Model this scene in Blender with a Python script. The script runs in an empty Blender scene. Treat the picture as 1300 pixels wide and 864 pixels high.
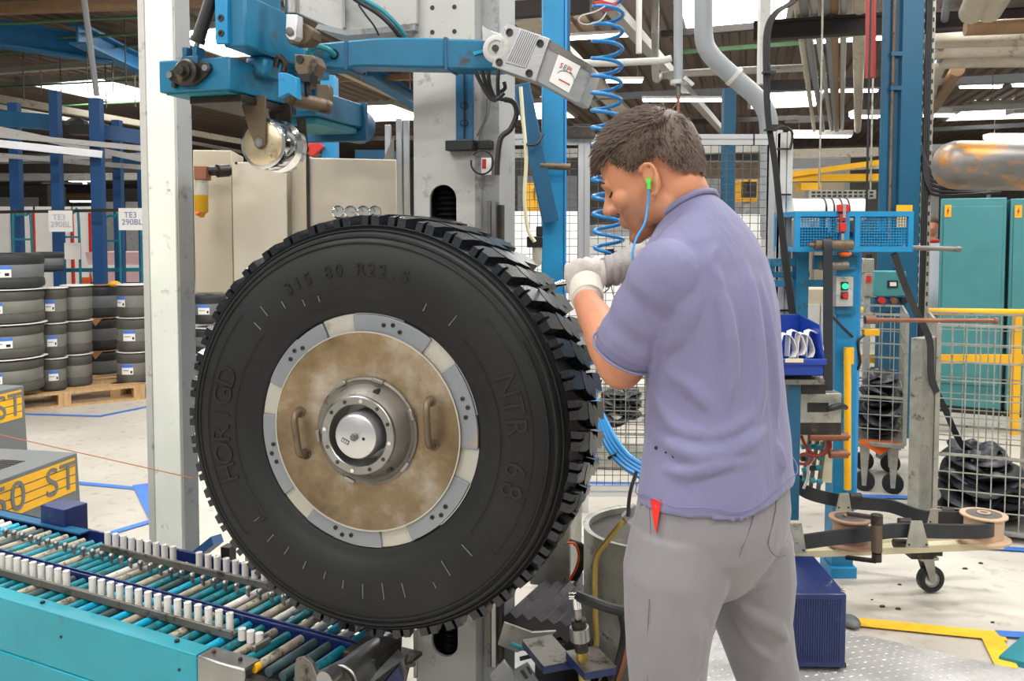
import bpy, bmesh, math, random
from mathutils import Vector, Matrix, Quaternion
random.seed(7)
SC = bpy.context.scene
COL = SC.collection
R = math.radians
# ------------------------------------------------------------------ camera
FPX, PITCH, EYE = 1100.0, R(3.0), 1.52
PPX, PPY = 650.0, 300.0 + FPX * math.tan(PITCH)
cam_data = bpy.data.cameras.new('camera')
cam_data.sensor_width = 36.0
cam_data.lens = 36.0 * FPX / 1300.0
cam_data.shift_y = -(432.0 - PPY) / 1300.0
cam_data.clip_end = 200
cam = bpy.data.objects.new('camera', cam_data)
COL.objects.link(cam)
cam.location = (0, 0, EYE)
cam.rotation_euler = (R(90) - PITCH, 0, 0)
SC.camera = cam
# ------------------------------------------------------------------ world and exposure
SC.view_settings.view_transform = 'Standard'
SC.view_settings.look = 'None'
SC.view_settings.gamma = 1.0
SC.view_settings.use_curve_mapping = False
SC.view_settings.exposure = 0.12
wd = bpy.data.worlds.new('world')
SC.world = wd
wd.use_nodes = True
wd.node_tree.nodes['Background'].inputs[0].default_value = (1.0, 0.98, 0.95, 1)
wd.node_tree.nodes['Background'].inputs[1].default_value = 0.28
LAMP_POWER = 72.0       # each two-tube fixture of the hall
TUBE_GLOW = 9.0
SKY_GLOW = 9.0

# ------------------------------------------------------------------ layout helpers
Z = Vector((0, 0, 1))
def at(px, py, Y):
    a = (px - PPX) / FPX; b = -(py - PPY) / FPX
    dy = math.cos(PITCH) + b * math.sin(PITCH); dz = -math.sin(PITCH) + b * math.cos(PITCH)
    return Vector((a / dy * Y, Y, EYE + dz / dy * Y))
def atz(px, py, z):
    a = (px - PPX) / FPX; b = -(py - PPY) / FPX
    dy = math.cos(PITCH) + b * math.sin(PITCH); dz = -math.sin(PITCH) + b * math.cos(PITCH)
    t = (z - EYE) / dz
    return Vector((a * t, dy * t, z))
def ax(yaw):
    y = R(yaw)
    return Vector((math.cos(y), -math.sin(y), 0)), Vector((math.sin(y), math.cos(y), 0))
def span(P0, t, px):
    """length along t from P0 at which the picture column px is met"""
    k = (px - PPX) / FPX
    c, s = math.cos(PITCH), math.sin(PITCH)
    d0 = P0.y * c - (P0.z - EYE) * s
    dt = t.y * c - t.z * s
    return (k * d0 - P0.x) / (t.x - k * dt)
T16, A16 = ax(16)
# ------------------------------------------------------------------ materials
MATS = {}
def lin(h):
    h = h.lstrip('#')
    v = [int(h[i:i+2], 16) / 255 for i in (0, 2, 4)]
    return [x / 12.92 if x <= 0.04045 else ((x + 0.055) / 1.055) ** 2.4 for x in v]
def mat(key, col, rough=0.5, metal=0.0, var=0.12, scale=6.0, bump=0.0, bscale=60.0, wear=None, wamt=0.35, wscale=9.0, emit=0.0, trans=0.0, coat=0.0, stretch=None, spec=None):
    if key in MATS: return MATS[key]
    m = bpy.data.materials.new(key); m.use_nodes = True
    nt = m.node_tree; N = nt.nodes; Lk = nt.links
    b = N['Principled BSDF']
    c = lin(col)
    b.inputs['Roughness'].default_value = rough
    b.inputs['Metallic'].default_value = metal
    if spec is not None: b.inputs['Specular IOR Level'].default_value = spec
    if coat: b.inputs['Coat Weight'].default_value = coat; b.inputs['Coat Roughness'].default_value = 0.15
    if trans:
        b.inputs['Transmission Weight'].default_value = trans
    if emit:
        b.inputs['Emission Color'].default_value = (*c, 1); b.inputs['Emission Strength'].default_value = emit
    b.inputs['Base Color'].default_value = (*c, 1)
    if var or wear or bump:
        tc = N.new('ShaderNodeTexCoord'); mp = N.new('ShaderNodeMapping')
        Lk.new(tc.outputs['Object'], mp.inputs[0])
        if stretch: mp.inputs['Scale'].default_value = stretch
    if var or wear:
        n1 = N.new('ShaderNodeTexNoise'); n1.inputs['Scale'].default_value = scale; n1.inputs['Detail'].default_value = 6
        Lk.new(mp.outputs[0], n1.inputs[0])
        r1 = N.new('ShaderNodeValToRGB')
        e = r1.color_ramp.elements
        e[0].position, e[1].position = 0.3, 0.72
        e[0].color = (*[x * (1 - var) for x in c], 1); e[1].color = (*[min(1, x * (1 + var)) for x in c], 1)
        Lk.new(n1.outputs[0], r1.inputs[0])
        out = r1.outputs[0]
        if wear:
            n2 = N.new('ShaderNodeTexNoise'); n2.inputs['Scale'].default_value = wscale; n2.inputs['Detail'].default_value = 10; n2.inputs['Roughness'].default_value = 0.7
            Lk.new(mp.outputs[0], n2.inputs[0])
            r2 = N.new('ShaderNodeValToRGB'); e2 = r2.color_ramp.elements
            p = 0.65 - 0.4 * wamt
            e2[0].position, e2[1].position = p, p + 0.1
            Lk.new(n2.outputs[0], r2.inputs[0])
            mx = N.new('ShaderNodeMix'); mx.data_type = 'RGBA'
            Lk.new(r2.outputs[0], mx.inputs[0]); Lk.new(out, mx.inputs[6]); mx.inputs[7].default_value = (*lin(wear), 1)
            out = mx.outputs[2]
        Lk.new(out, b.inputs['Base Color'])
    if bump:
        n3 = N.new('ShaderNodeTexNoise'); n3.inputs['Scale'].default_value = bscale; n3.inputs['Detail'].default_value = 4
        Lk.new(mp.outputs[0], n3.inputs[0])
        bp = N.new('ShaderNodeBump'); bp.inputs['Strength'].default_value = bump; bp.inputs['Distance'].default_value = 0.01
        Lk.new(n3.outputs[0], bp.inputs['Height']); Lk.new(bp.outputs[0], b.inputs['Normal'])
    MATS[key] = m
    return m
mat('blue', '#126a8e', 0.4, var=0.18, wear='#3f4442', wamt=0.2, wscale=11)
mat('blue_bright', '#1a84b6', 0.4, var=0.1, wear='#40586a', wamt=0.08, wscale=25)
mat('blue_dark', '#17577c', 0.45, var=0.14)
mat('blue_rack', '#184a7e', 0.42, var=0.1)
mat('blue_deep', '#16285c', 0.3, var=0.22, wear='#4a5577', wamt=0.16, wscale=16)
mat('blue_column', '#0f5373', 0.4, var=0.08, wear='#274256', wamt=0.1, wscale=20)
mat('teal_side', '#1a8fa0', 0.35, var=0.08, wear='#47686a', wamt=0.1, wscale=9)
mat('teal_cab', '#478d92', 0.45, var=0.06)
mat('teal_frame', '#1d7f8c', 0.5, var=0.1)
mat('roller_teal', '#107f8d', 0.4, var=0.3, scale=14, wear='#3a4a48', wamt=0.3, wscale=30)
mat('roller_bright', '#0fa0c4', 0.4, var=0.2, scale=14, wear='#3a4a48', wamt=0.2, wscale=30)
mat('roller_grey', '#a9a18e', 0.5, var=0.25, scale=14, wear='#4c473e', wamt=0.3, wscale=30)
mat('roller_white', '#dcd7d0', 0.45, var=0.12, scale=14, wear='#5a564e', wamt=0.15, wscale=30)
mat('roller_dark', '#3c5052', 0.5, var=0.3, scale=14)
mat('yellow', '#f0b41c', 0.45, var=0.08)
mat('yellow_worn', '#e9ab18', 0.5, var=0.1, wear='#8a6a20', wamt=0.12)
mat('orange', '#e8671f', 0.5)
mat('red', '#c02a20', 0.45, var=0.08)
mat('red_pipe', '#8d2a26', 0.5)
mat('white_paint', '#dfe3d8', 0.5, var=0.05, wear='#9c9b8e', wamt=0.1, wscale=14)
mat('white', '#f2f1ec', 0.5, var=0.03)
mat('paper', '#eeebe6', 0.75, var=0.03)
mat('grey_paint', '#969898', 0.5, var=0.08, wear='#6a6a68', wamt=0.2, wscale=11)
mat('grey_light', '#b7b6b1', 0.5, var=0.07, wear='#85827a', wamt=0.2, wscale=12)
mat('beige_cab', '#b0a590', 0.5, var=0.06, wear='#a0937e', wamt=0.1, wscale=6)
mat('grey_case', '#6b6f70', 0.5, var=0.05)
mat('grey_pipe', '#8b9093', 0.45, var=0.06)
mat('alu', '#c9cacb', 0.3, 0.75, var=0.05)
mat('alu_plate', '#b6b7b8', 0.38, 0.8, var=0.1, scale=20, stretch=(1, 1, 9))
mat('steel', '#9a9a98', 0.32, 0.9, var=0.15, scale=12)
mat('chrome', '#e4e4e2', 0.12, 1.0, var=0.04)
mat('steel_dull', '#77736c', 0.5, 0.6, var=0.2, wear='#3d3832', wamt=0.25, wscale=18)
mat('steel_dark', '#3b3733', 0.45, 0.6, var=0.3, scale=14, wear='#6b5a48', wamt=0.2, wscale=22)
mat('brown_steel', '#6b5c4a', 0.5, 0.4, var=0.25, wear='#3a332c', wamt=0.25, wscale=18)
mat('galv', '#a7a69c', 0.42, 0.55, var=0.2, scale=14, wear='#6b6455', wamt=0.2, wscale=20)
mat('black', '#17181a', 0.45, var=0.2)
mat('black_cable', '#1d1d1d', 0.5, var=0.15)
mat('rubber', '#26272a', 0.5, var=0.16, scale=16)
mat('rubber_band', '#24272d', 0.4, var=0.25, scale=12)
mat('hose_blue', '#1272b0', 0.3, var=0.06)
mat('hose_light', '#2f8ed2', 0.35, var=0.08)
mat('cream', '#d9d0ae', 0.5, var=0.06)
mat('brass', '#a88f4c', 0.4, 0.6, var=0.2)
mat('wood', '#c19d70', 0.75, var=0.2, scale=10, stretch=(1, 8, 1))
mat('cardboard', '#b98c64', 0.8, var=0.1)
mat('pink', '#d9b3b0', 0.7, var=0.08)
mat('copper', '#8a5a44', 0.45, 0.4, var=0.2)
mat('label_blue', '#4a7ad0', 0.6, var=0.03)
mat('tyre_roll', '#4d4b45', 0.6, var=0.18, scale=8)
mat('tyre_roll_dark', '#2b2d2f', 0.55, var=0.2, scale=8)
mat('tyre_roll_band', '#77766f', 0.5, var=0.12, scale=8)
mat('tube_glow', '#f4f6ff', 0.5, var=0, emit=TUBE_GLOW)
mat('sky_glow', '#fffdf6', 0.5, var=0, emit=SKY_GLOW)
mat('green_pipe', '#5c8a5e', 0.5)
mat('beam_dark', '#2c2422', 0.6, var=0.2)
mat('pipe_cream', '#cfc6b4', 0.45, var=0.1, wear='#8d7a5c', wamt=0.15, wscale=3)
mat('pipe_brown', '#9a7a58', 0.5, var=0.15)
mat('green_led', '#1fe08a', 0.3, var=0, emit=1.5)
mat('screen', '#e8e6dc', 0.3, var=0)
mat('yellow_bowl', '#d9a520', 0.2, var=0.1, trans=0.4)
mat('clear_bowl', '#c9c6b8', 0.2, var=0.05, trans=0.3)
# ------------------------------------------------------------------ mesh builder
def catmull(pts, n=8, closed=False):
    P = [Vector(p) for p in pts]
    out = []
    m = len(P)
    rng = range(m if closed else m - 1)
    for i in rng:
        if closed: a, b, c, d = P[i-1], P[i], P[(i+1) % m], P[(i+2) % m]
        else: a, b, c, d = P[max(i-1, 0)], P[i], P[i+1], P[min(i+2, m-1)]
        for k in range(n):
            t = k / n
            out.append(0.5 * ((2*b) + (c-a)*t + (2*a-5*b+4*c-d)*t*t + (3*b-a-3*c+d)*t**3))
    if not closed: out.append(P[-1])
    return out
class MB:
    def __init__(self): self.bm = bmesh.new()
    def loft(self, rings, cap=True, closed=False):
        bm = self.bm
        vs = [[bm.verts.new(p) for p in r] for r in rings]
        n = len(vs[0])
        k = len(vs)
        for i in range(k if closed else k - 1):
            a, b = vs[i], vs[(i+1) % k]
            for j in range(n):
                try: bm.faces.new((a[j], a[(j+1) % n], b[(j+1) % n], b[j]))
                except ValueError: pass
        if cap and not closed:
            bm.faces.new(list(reversed(vs[0]))); bm.faces.new(vs[-1])
        return self
    def box(self, c, s, t=None, a=None, u=None):
        c = Vector(c)
        t = t or Vector((1, 0, 0)); a = a or Vector((0, 1, 0)); u = u or t.cross(a)
        x, y, z = t * (s[0] / 2), a * (s[1] / 2), u * (s[2] / 2)
        self.loft([[c - x - y - z, c + x - y - z, c + x + y - z, c - x + y - z], [c - x - y + z, c + x - y + z, c + x + y + z, c - x + y + z]])
        return self
    def boxc(self, o, t, a, w, d, h):
        """box from its near lower left corner o: w along t, d along a, h up"""
        return self.box(o + t * (w / 2) + a * (d / 2) + Z * (h / 2), (w, d, h), t, a, Z)
    def pbox(self, x0, y0, x1, y1, Y, depth, yaw=0.0):
        """box whose front face covers the picture rectangle when standing at distance Y"""
        t, a = ax(yaw)
        o = at(x0, y1, Y); top = at(x0, y0, Y)
        return self.boxc(o, t, a, span(o, t, x1), depth, top.z - o.z)
    def bar(self, p0, p1, w, h, up=None):
        p0, p1 = Vector(p0), Vector(p1)
        d = (p1 - p0); L = d.length; d = d / L
        up = up or (Z if abs(d.z) < 0.95 else Vector((0, 1, 0)))
        s = d.cross(up).normalized(); u = s.cross(d)
        x, z = s * (w / 2), u * (h / 2)
        q = [-x - z, x - z, x + z, -x + z]
        return self.loft([[p0 + k for k in q], [p1 + k for k in q]])
    def cyl(self, p0, p1, r, r2=None, seg=16):
        p0, p1 = Vector(p0), Vector(p1); d = (p1 - p0).normalized()
        s = d.orthogonal().normalized(); u = d.cross(s)
        r2 = r if r2 is None else r2
        cs = [(math.cos(2*math.pi*k/seg), math.sin(2*math.pi*k/seg)) for k in range(seg)]
        return self.loft([[p0 + s*(r*c) + u*(r*q) for c, q in cs], [p1 + s*(r2*c) + u*(r2*q) for c, q in cs]])
    def tube(self, pts, r, seg=8, n=0, closed=False):
        P = catmull(pts, n, closed) if n else [Vector(p) for p in pts]
        m = len(P)
        rr = r if isinstance(r, (list, tuple)) else None
        rings = []
        prev = None
        for i in range(m):
            if closed: d = (P[(i+1) % m] - P[i-1])
            else: d = (P[min(i+1, m-1)] - P[max(i-1, 0)])
            d.normalize()
            if prev is None: s = d.orthogonal().normalized()
            else:
                s = prev - d * prev.dot(d); s.normalize()
            prev = s; u = d.cross(s)
            if rr:
                f = i / (m - 1) * (len(rr) - 1); j = min(int(f), len(rr) - 2); q = rr[j] + (rr[j+1] - rr[j]) * (f - j)
            else: q = r
            rings.append([P[i] + s*(q*math.cos(2*math.pi*k/seg)) + u*(q*math.sin(2*math.pi*k/seg)) for k in range(seg)])
        return self.loft(rings, closed=closed)
    def ribbon(self, pts, w, th, side, n=0):
        """flat band along pts; side = direction of its width"""
        P = catmull(pts, n) if n else [Vector(p) for p in pts]
        rings = []
        for i, p in enumerate(P):
            d = (P[min(i+1, len(P)-1)] - P[max(i-1, 0)]).normalized()
            s = Vector(side) - d * d.dot(Vector(side)); s.normalize(); u = d.cross(s)
            x, z = s * (w/2), u * (th/2)
            rings.append([p - x - z, p + x - z, p + x + z, p - x + z])
        return self.loft(rings)
    def lathe(self, prof, o, axis, seg=48, cap=False):
        o, d = Vector(o), Vector(axis).normalized()
        s = Vector((0, 0, 1)) - d * d.z
        s = s.normalized() if s.length > 1e-3 else Vector((1, 0, 0))
        u = d.cross(s)
        rings = []
        for k in range(seg):
            c, q = math.cos(2*math.pi*k/seg), math.sin(2*math.pi*k/seg)
            rings.append([o + d*h + (s*c + u*q)*r for r, h in prof])
        bm = self.bm
        vs = [[bm.verts.new(p) for p in r] for r in rings]
        for k in range(seg):
            a, b = vs[k], vs[(k+1) % seg]
            for j in range(len(prof) - 1):
                bm.faces.new((a[j], b[j], b[j+1], a[j+1]))
        if cap:
            bm.faces.new([v[0] for v in reversed(vs)]); bm.faces.new([v[-1] for v in vs])
        return self
    def prism(self, pts, vec):
        vec = Vector(vec)
        P = [Vector(p) for p in pts]
        return self.loft([P, [p + vec for p in P]])
    def ppoly(self, pxs, Y, vec):
        """outline given in the picture, standing at distance Y, with real thickness vec"""
        return self.prism([at(x, y, Y) for x, y in pxs], vec)
    def ball(self, c, r, t=None, a=None, u=None, seg=16, rg=10):
        c = Vector(c); r = r if isinstance(r, (list, tuple)) else (r, r, r)
        t = t or Vector((1, 0, 0)); a = a or Vector((0, 1, 0)); u = u or Vector((0, 0, 1))
        rings = []
        for i in range(1, rg):
            th = math.pi * i / rg
            rings.append([c + t*(r[0]*math.sin(th)*math.cos(2*math.pi*k/seg)) + a*(r[1]*math.sin(th)*math.sin(2*math.pi*k/seg)) - u*(r[2]*math.cos(th)) for k in range(seg)])
        return self.loft(rings)
    def text(self, s, o, right, up, size, ext=0.002, align='CENTER'):
        cu = bpy.data.curves.new('lettering', 'FONT'); cu.body = s; cu.size = size; cu.extrude = ext; cu.align_x = align; cu.align_y = 'CENTER'
        ob = bpy.data.objects.new('lettering', cu); COL.objects.link(ob)
        me = ob.to_mesh()
        right, up = Vector(right).normalized(), Vector(up).normalized(); nn = right.cross(up)
        vs = [self.bm.verts.new(Vector(o) + right*v.co.x + up*v.co.y + nn*v.co.z) for v in me.vertices]
        for p in me.polygons:
            try: self.bm.faces.new([vs[i] for i in p.vertices])
            except ValueError: pass
        ob.to_mesh_clear(); bpy.data.objects.remove(ob); bpy.data.curves.remove(cu)
        return self
    def build(self, name, m, parent=None, smooth=35, bevel=0.0, label=None, kind=None):
        bm = self.bm
        bmesh.ops.recalc_face_normals(bm, faces=bm.faces[:])
        me = bpy.data.meshes.new(name)
        o = bpy.data.objects.new(name, me); COL.objects.link(o)
        if parent is None:
            xs = [v.co for v in bm.verts]
            off = Vector(((min(v.x for v in xs) + max(v.x for v in xs))/2, (min(v.y for v in xs) + max(v.y for v in xs))/2, min(v.z for v in xs)))
            o.location = off
        else:
            o.parent = parent
            q = parent
            while q.parent: q = q.parent
            off = Vector(q.location)
        bmesh.ops.translate(bm, verts=bm.verts[:], vec=-off)
        bm.to_mesh(me); bm.free()
        me.materials.append(MATS[m] if isinstance(m, str) else m)
        if smooth:
            me.polygons.foreach_set('use_smooth', [True]*len(me.polygons))
            if smooth < 180: me.set_sharp_from_angle(angle=R(smooth))
        if bevel:
            md = o.modifiers.new('edges', 'BEVEL'); md.width = bevel; md.segments = 2; md.limit_method = 'ANGLE'; md.angle_limit = R(40)
            md.harden_normals = False
        if label: o['label'] = label
        if kind: o['kind'] = kind
        return o
def tag(o, label, cat=None, group=None, kind=None):
    o['label'] = label
    if cat: o['category'] = cat
    if group: o['group'] = group
    if kind: o['kind'] = kind
    return o
def thing(name, label, cat, loc, group=None):
    o = bpy.data.objects.new(name, None); COL.objects.link(o)
    o.location = loc; o.empty_display_size = 0.05
    return tag(o, label, cat, group)
def struct(o, label=None):
    o['kind'] = 'structure'
    if label: o['label'] = label
    return o
def copy_tree(o, parent=None):
    c = o.copy(); COL.objects.link(c); c.parent = parent
    for ch in list(o.children): copy_tree(ch, c)
    return c
def dup(ob, delta):
    c = copy_tree(ob); c.location = Vector(ob.location) + Vector(delta)
    return c
# ================================================================== SETTING
T15, A15 = ax(15)
def floor_material():
    m = bpy.data.materials.new('floor_concrete'); m.use_nodes = True
    nt = m.node_tree; N = nt.nodes; Lk = nt.links; b = N['Principled BSDF']
    tc = N.new('ShaderNodeTexCoord')
    n1 = N.new('ShaderNodeTexNoise'); n1.inputs['Scale'].default_value = 0.9; n1.inputs['Detail'].default_value = 8
    n2 = N.new('ShaderNodeTexNoise'); n2.inputs['Scale'].default_value = 14; n2.inputs['Detail'].default_value = 6
    for n in (n1, n2): Lk.new(tc.outputs['Object'], n.inputs[0])
    r1 = N.new('ShaderNodeValToRGB'); e = r1.color_ramp.elements
    e[0].position, e[1].position = 0.32, 0.66
    e[0].color = (*lin('#b3aca0'), 1); e[1].color = (*lin('#d3cec3'), 1)
    Lk.new(n1.outputs[0], r1.inputs[0])
    r2 = N.new('ShaderNodeValToRGB'); e = r2.color_ramp.elements
    e[0].position, e[1].position = 0.27, 0.42
    e[0].color = (*lin('#8d877c'), 1); e[1].color = (1, 1, 1, 1)
    Lk.new(n2.outputs[0], r2.inputs[0])
    mx = N.new('ShaderNodeMix'); mx.data_type = 'RGBA'; mx.blend_type = 'MULTIPLY'; mx.inputs[0].default_value = 0.45
    Lk.new(r1.outputs[0], mx.inputs[6]); Lk.new(r2.outputs[0], mx.inputs[7]); Lk.new(mx.outputs[2], b.inputs['Base Color'])
    b.inputs['Roughness'].default_value = 0.42
    MATS['floor'] = m
floor_material()
b = MB(); b.box((-5, 18, -0.1), (120, 64, 0.2)); floor = struct(b.build('floor', 'floor', smooth=0), 'pale worn concrete factory floor')
mat('paint_blue', '#3f76c8', 0.5, var=0.1); mat('paint_yellow', '#f2bd2e', 0.5, var=0.12, scale=20)
LZ = .002
def line(name, pxs, w, m):
    global LZ; LZ += .0006
    P = [atz(x, y, LZ) for x, y in pxs]
    b = MB()
    for p, q in zip(P, P[1:]):
        d = (q - p).normalized(); LZ += .0003; p = p + Z*(LZ-p.z); q = q + Z*(LZ-q.z); p2 = p - d*w*0.5; q2 = q + d*w*0.5
        b.bar(p2, q2, w, 0.002)
    return b.build(name, m, floor, smooth=0)
line('floor_line', [(20, 525), (127, 528), (196, 514)], 0.055, 'paint_blue')
line('floor_line', [(60, 609), (200, 622)], 0.05, 'paint_blue')
line('floor_line', [(118, 683), (205, 657)], 0.05, 'paint_blue')
line('floor_line', [(182, 617), (206, 662)], 0.11, 'paint_blue')
line('floor_line', [(640, 611), (820, 614)], 0.06, 'paint_blue')
line('floor_line', [(1085, 629), (1160, 631)], 0.06, 'paint_blue')
line('floor_line', [(1070, 683), (1330, 699)], 0.05, 'paint_blue')
line('floor_line', [(1060, 786), (1262, 806)], 0.075, 'paint_yellow')
line('floor_line', [(1258, 806), (1275, 840)], 0.075, 'paint_yellow')
line('floor_line', [(1275, 804), (1340, 808)], 0.05, 'paint_blue')
# roof deck: trapezoid ribs running down the hall
mat('deck', '#6f6054', 0.6, var=0.18, scale=0.6)
ROOF = 5.6
b = MB()
row0, row1 = [], []
per = 0.34
k = -150
prof = []
while k < 110:
    s0 = k * per
    prof += [(s0, 0.0), (s0 + 0.16, 0.0), (s0 + 0.2, 0.07), (s0 + 0.30, 0.07)]
    k += 1
for s, h in prof:
    p = T15*s + Z*(ROOF + h)
    row0.append(p + A15*(-9)); row1.append(p + A15*46)
vs0 = [b.bm.verts.new(p) for p in row0]; vs1 = [b.bm.verts.new(p) for p in row1]
for i in range(len(vs0)-1): b.bm.faces.new((vs0[i], vs0[i+1], vs1[i+1], vs1[i]))
ceiling = struct(b.build('ceiling', 'deck', smooth=0), 'brown corrugated steel roof deck')
mat('wall_far', '#8d8a86', 0.7, var=0.15, scale=0.5)
b = MB(); b.box(A15*42 + Z*2.8, (110, 0.2, 5.6), T15, A15, Z); wall_back = struct(b.build('wall_back', 'wall_far', smooth=0), 'dim grey far wall of the hall')
b = MB(); b.box(-T15*48 + A15*18 + Z*2.8, (0.2, 50, 5.6), T15, A15, Z); struct(b.build('wall_left', 'wall_far', smooth=0), 'grey side wall of the hall')
b = MB(); b.box(T15*34 + A15*18 + Z*2.8, (0.2, 50, 5.6), T15, A15, Z); struct(b.build('wall_right', 'wall_far', smooth=0), 'grey side wall of the hall')
# skylights in the deck
sky = [((85, 127), (188, 99), 2.4), ((252, 72), (320, 30), 1.5), ((446, 157), (514, 126), 2.4), ((880, 30), (985, -4), 1.8), ((972, 135), (1022, 110), 1.9), ((1235, 152), (1300, 128), 2.4), ((640, 150), (700, 128), 2.4)]
for i, (q0, q1, w) in enumerate(sky):
    p = atz((q0[0]+q1[0])/2, (q0[1]+q1[1])/2, ROOF - 0.04)
    dl = 3.4 if i in (0, 2, 4, 5, 6) else 2.4
    b = MB(); b.box(p, (w, dl, 0.05), T15, A15, Z); o = struct(b.build('window_%d' % (i+1), 'sky_glow', smooth=0), 'bright translucent skylight in the roof')
    b = MB()
    for s in (-1, 1):
        b.box(p + T15*(s*(w/2+0.05)), (0.1, dl+.2, 0.16), T15, A15, Z); b.box(p + A15*(s*(dl/2+.05)), (w+0.2, 0.1, 0.16), T15, A15, Z)
    b.build('skylight_frame', 'grey_light', o, smooth=0)
# roof steel: (px0, px1, z, width, height, material)
def roofbar(name, q0, q1, z, w, h, m, rnd=False):
    b = MB(); p, q = atz(*q0, z), atz(*q1, z)
    d = (q - p).normalized(); q = q + d*0.3; p = p - d*0.3
    if rnd: b.cyl(p, q, w/2, seg=10)
    elif h > 0.2:
        up = Z*(h/2)
        b.bar(p + up, q + up, w, 0.04); b.bar(p - up, q - up, w, 0.04); b.bar(p, q, 0.04, h)
    else: b.bar(p, q, w, h)
    return struct(b.build(name, m, smooth=40))
mat('blue_beam', '#2a78ac', 0.45, var=0.12)
trims = [((-80, 30), (118, 62), 5.1, 0.3, 0.42, 'blue_beam'), ((108, 48), (250, 118), 5.1, 0.3, 0.32, 'blue_beam'), ((470, 92), (560, 150), 5.2, 0.3, 0.3, 'blue_beam'),
 ((-20, 92), (190, 76), 5.3, 0.16, 0.12, 'grey_light'), ((-40, 118), (420, 200), 4.7, 0.16, 0.16, 'pipe_cream'), ((-40, 128), (420, 214), 4.6, 0.1, 0.1, 'grey_light'),
 ((-20, 12), (240, 2), 5.3, 0.14, 0.18, 'pipe_brown'), ((-20, 110), (190, 92), 5.3, 0.1, 0.1, 'grey_light'),
 ((395, 70), (640, 185), 5.3, 0.16, 0.2, 'pipe_cream'), ((430, 100), (760, 92), 5.3, 0.14, 0.14, 'pipe_brown'), ((380, 178), (760, 170), 5.0, 0.16, 0.16, 'beam_dark'),
 ((610, 16), (720, 8), 4.4, 0.14, 0.2, 'beam_dark'), ((585, 50), (680, 8), 4.6, 0.1, 0.14, 'grey_pipe'), ((645, 0), (800, 150), 5.0, 0.45, 0.1, 'pipe_cream'), ((680, 20), (780, 170), 5.2, 0.2, 0.1, 'grey_light'),
 ((780, 12), (925, 175), 4.8, 0.18, 0.16, 'grey_light'), ((760, 123), (1100, 108), 5.0, 0.2, 0.14, 'grey_pipe'), ((860, 42), (1000, 30), 5.3, 0.12, 0.12, 'beam_dark'),
 ((880, 65), (1010, 55), 5.3, 0.08, 0.08, 'green_pipe'), ((740, 160), (1000, 150), 5.0, 0.16, 0.14, 'beam_dark'),
 ((985, 38), (1112, 30), 4.4, 0.16, 0.22, 'beam_dark'), ((990, 108), (1112, 104), 4.9, 0.16, 0.2, 'beam_dark'), ((1010, 152), (1112, 148), 5.0, 0.16, 0.2, 'beam_dark'),
 ((1178, 28), (1310, 20), 4.6, 0.16, 0.26, 'beam_dark'), ((1170, 62), (1310, 66), 4.9, 0.16, 0.16, 'beam_dark'), ((1170, 106), (1310, 98), 4.8, 0.2, 0.16, 'grey_pipe'), ((1170, 140), (1310, 134), 4.9, 0.18, 0.14, 'grey_light'), ((1170, 165), (1310, 158), 4.9, 0.14, 0.12, 'grey_pipe')]
for n, (q0, q1, z, w, h, m) in enumerate(trims): roofbar('trim_%d' % (n+1), q0, q1, z, w, h, m)
NT = len(trims)
for y0, y1 in ((32, 20), (53, 42), (69, 57), (112, 100), (140, 128)):
    NT += 1; roofbar('trim_%d' % NT, (-30, y0), (200, y1), 5.2, 0.05, 0.05, 'green_pipe', True)
for x in (28, 50, 76, 109, 133, 142, 158, 170, 520, 612, 690, 1044, 1262):
    y = random.uniform(20, 90); NT += 1
    p = atz(x, y, 5.5); b = MB(); b.cyl(p - Z*1.3, p, 0.012, seg=6); struct(b.build('trim_%d' % NT, 'steel_dull'))
for q0, q1, Yb, w, h, m in (((-60, 203), (200, 200), 22, .3, .2, 'grey_pipe'), ((-60, 214), (200, 213), 26, .3, .25, 'beam_dark'), ((-60, 226), (200, 224), 28, .4, .22, 'grey_light'), ((-60, 240), (200, 240), 33, .4, .35, 'beam_dark'), ((-60, 250), (200, 250), 36, .4, .25, 'pipe_brown'), ((-60, 192), (200, 188), 20, .2, .16, 'beam_dark'),
                     ((640, 196), (760, 194), 20, .3, .2, 'grey_light'), ((640, 218), (760, 217), 26, .3, .25, 'pipe_brown'), ((860, 190), (985, 186), 18, .25, .2, 'grey_light'), ((860, 222), (985, 221), 24, .3, .25, 'grey_pipe'), ((990, 196), (1112, 193), 20, .3, .2, 'pipe_cream'), ((1170, 190), (1330, 186), 24, .3, .25, 'grey_light')):
    NT += 1; b = MB(); b.bar(at(*q0, Yb), at(*q1, Yb), w, h); struct(b.build('trim_%d' % NT, m, smooth=0))
# overhead pipes
def pipe(name, label, pts, r, m, group='pipes under the factory roof', n=0, cat='pipe'):
    b = MB(); b.tube(pts, r, 14, n); return tag(b.build(name, m), label, cat, group)
k = 0
for x0, x1, m, r in ((1008, 1024, 'pipe_cream', .05), (1016, 1034, 'grey_pipe', .06), (1030, 1046, 'grey_light', .05), (1048, 1056, 'grey_pipe', .06), (1058, 1061, 'pipe_brown', .06), (1072, 1070, 'grey_light', .05), (1092, 1090, 'pipe_cream', .1), (1205, 1190, 'grey_pipe', .05)):
    k += 1
    pipe('overhead_pipe', ['first cream pipe from the left in the roof pipe bundle', 'second pipe, grey, in the roof pipe bundle', 'third pipe, pale, in the roof pipe bundle', 'fourth pipe, grey, in the roof pipe bundle', 'brown pipe in the middle of the roof pipe bundle', 'pale pipe right of the brown one in the roof bundle', 'fat cream pipe of the bundle next to the red pipe', 'grey pipe running down the roof right of the blue column'][k-1], [atz(x0, -20, 4.6), atz(x1 + (x1-x0)*0.6, 165, 4.75)], r, m)
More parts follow.
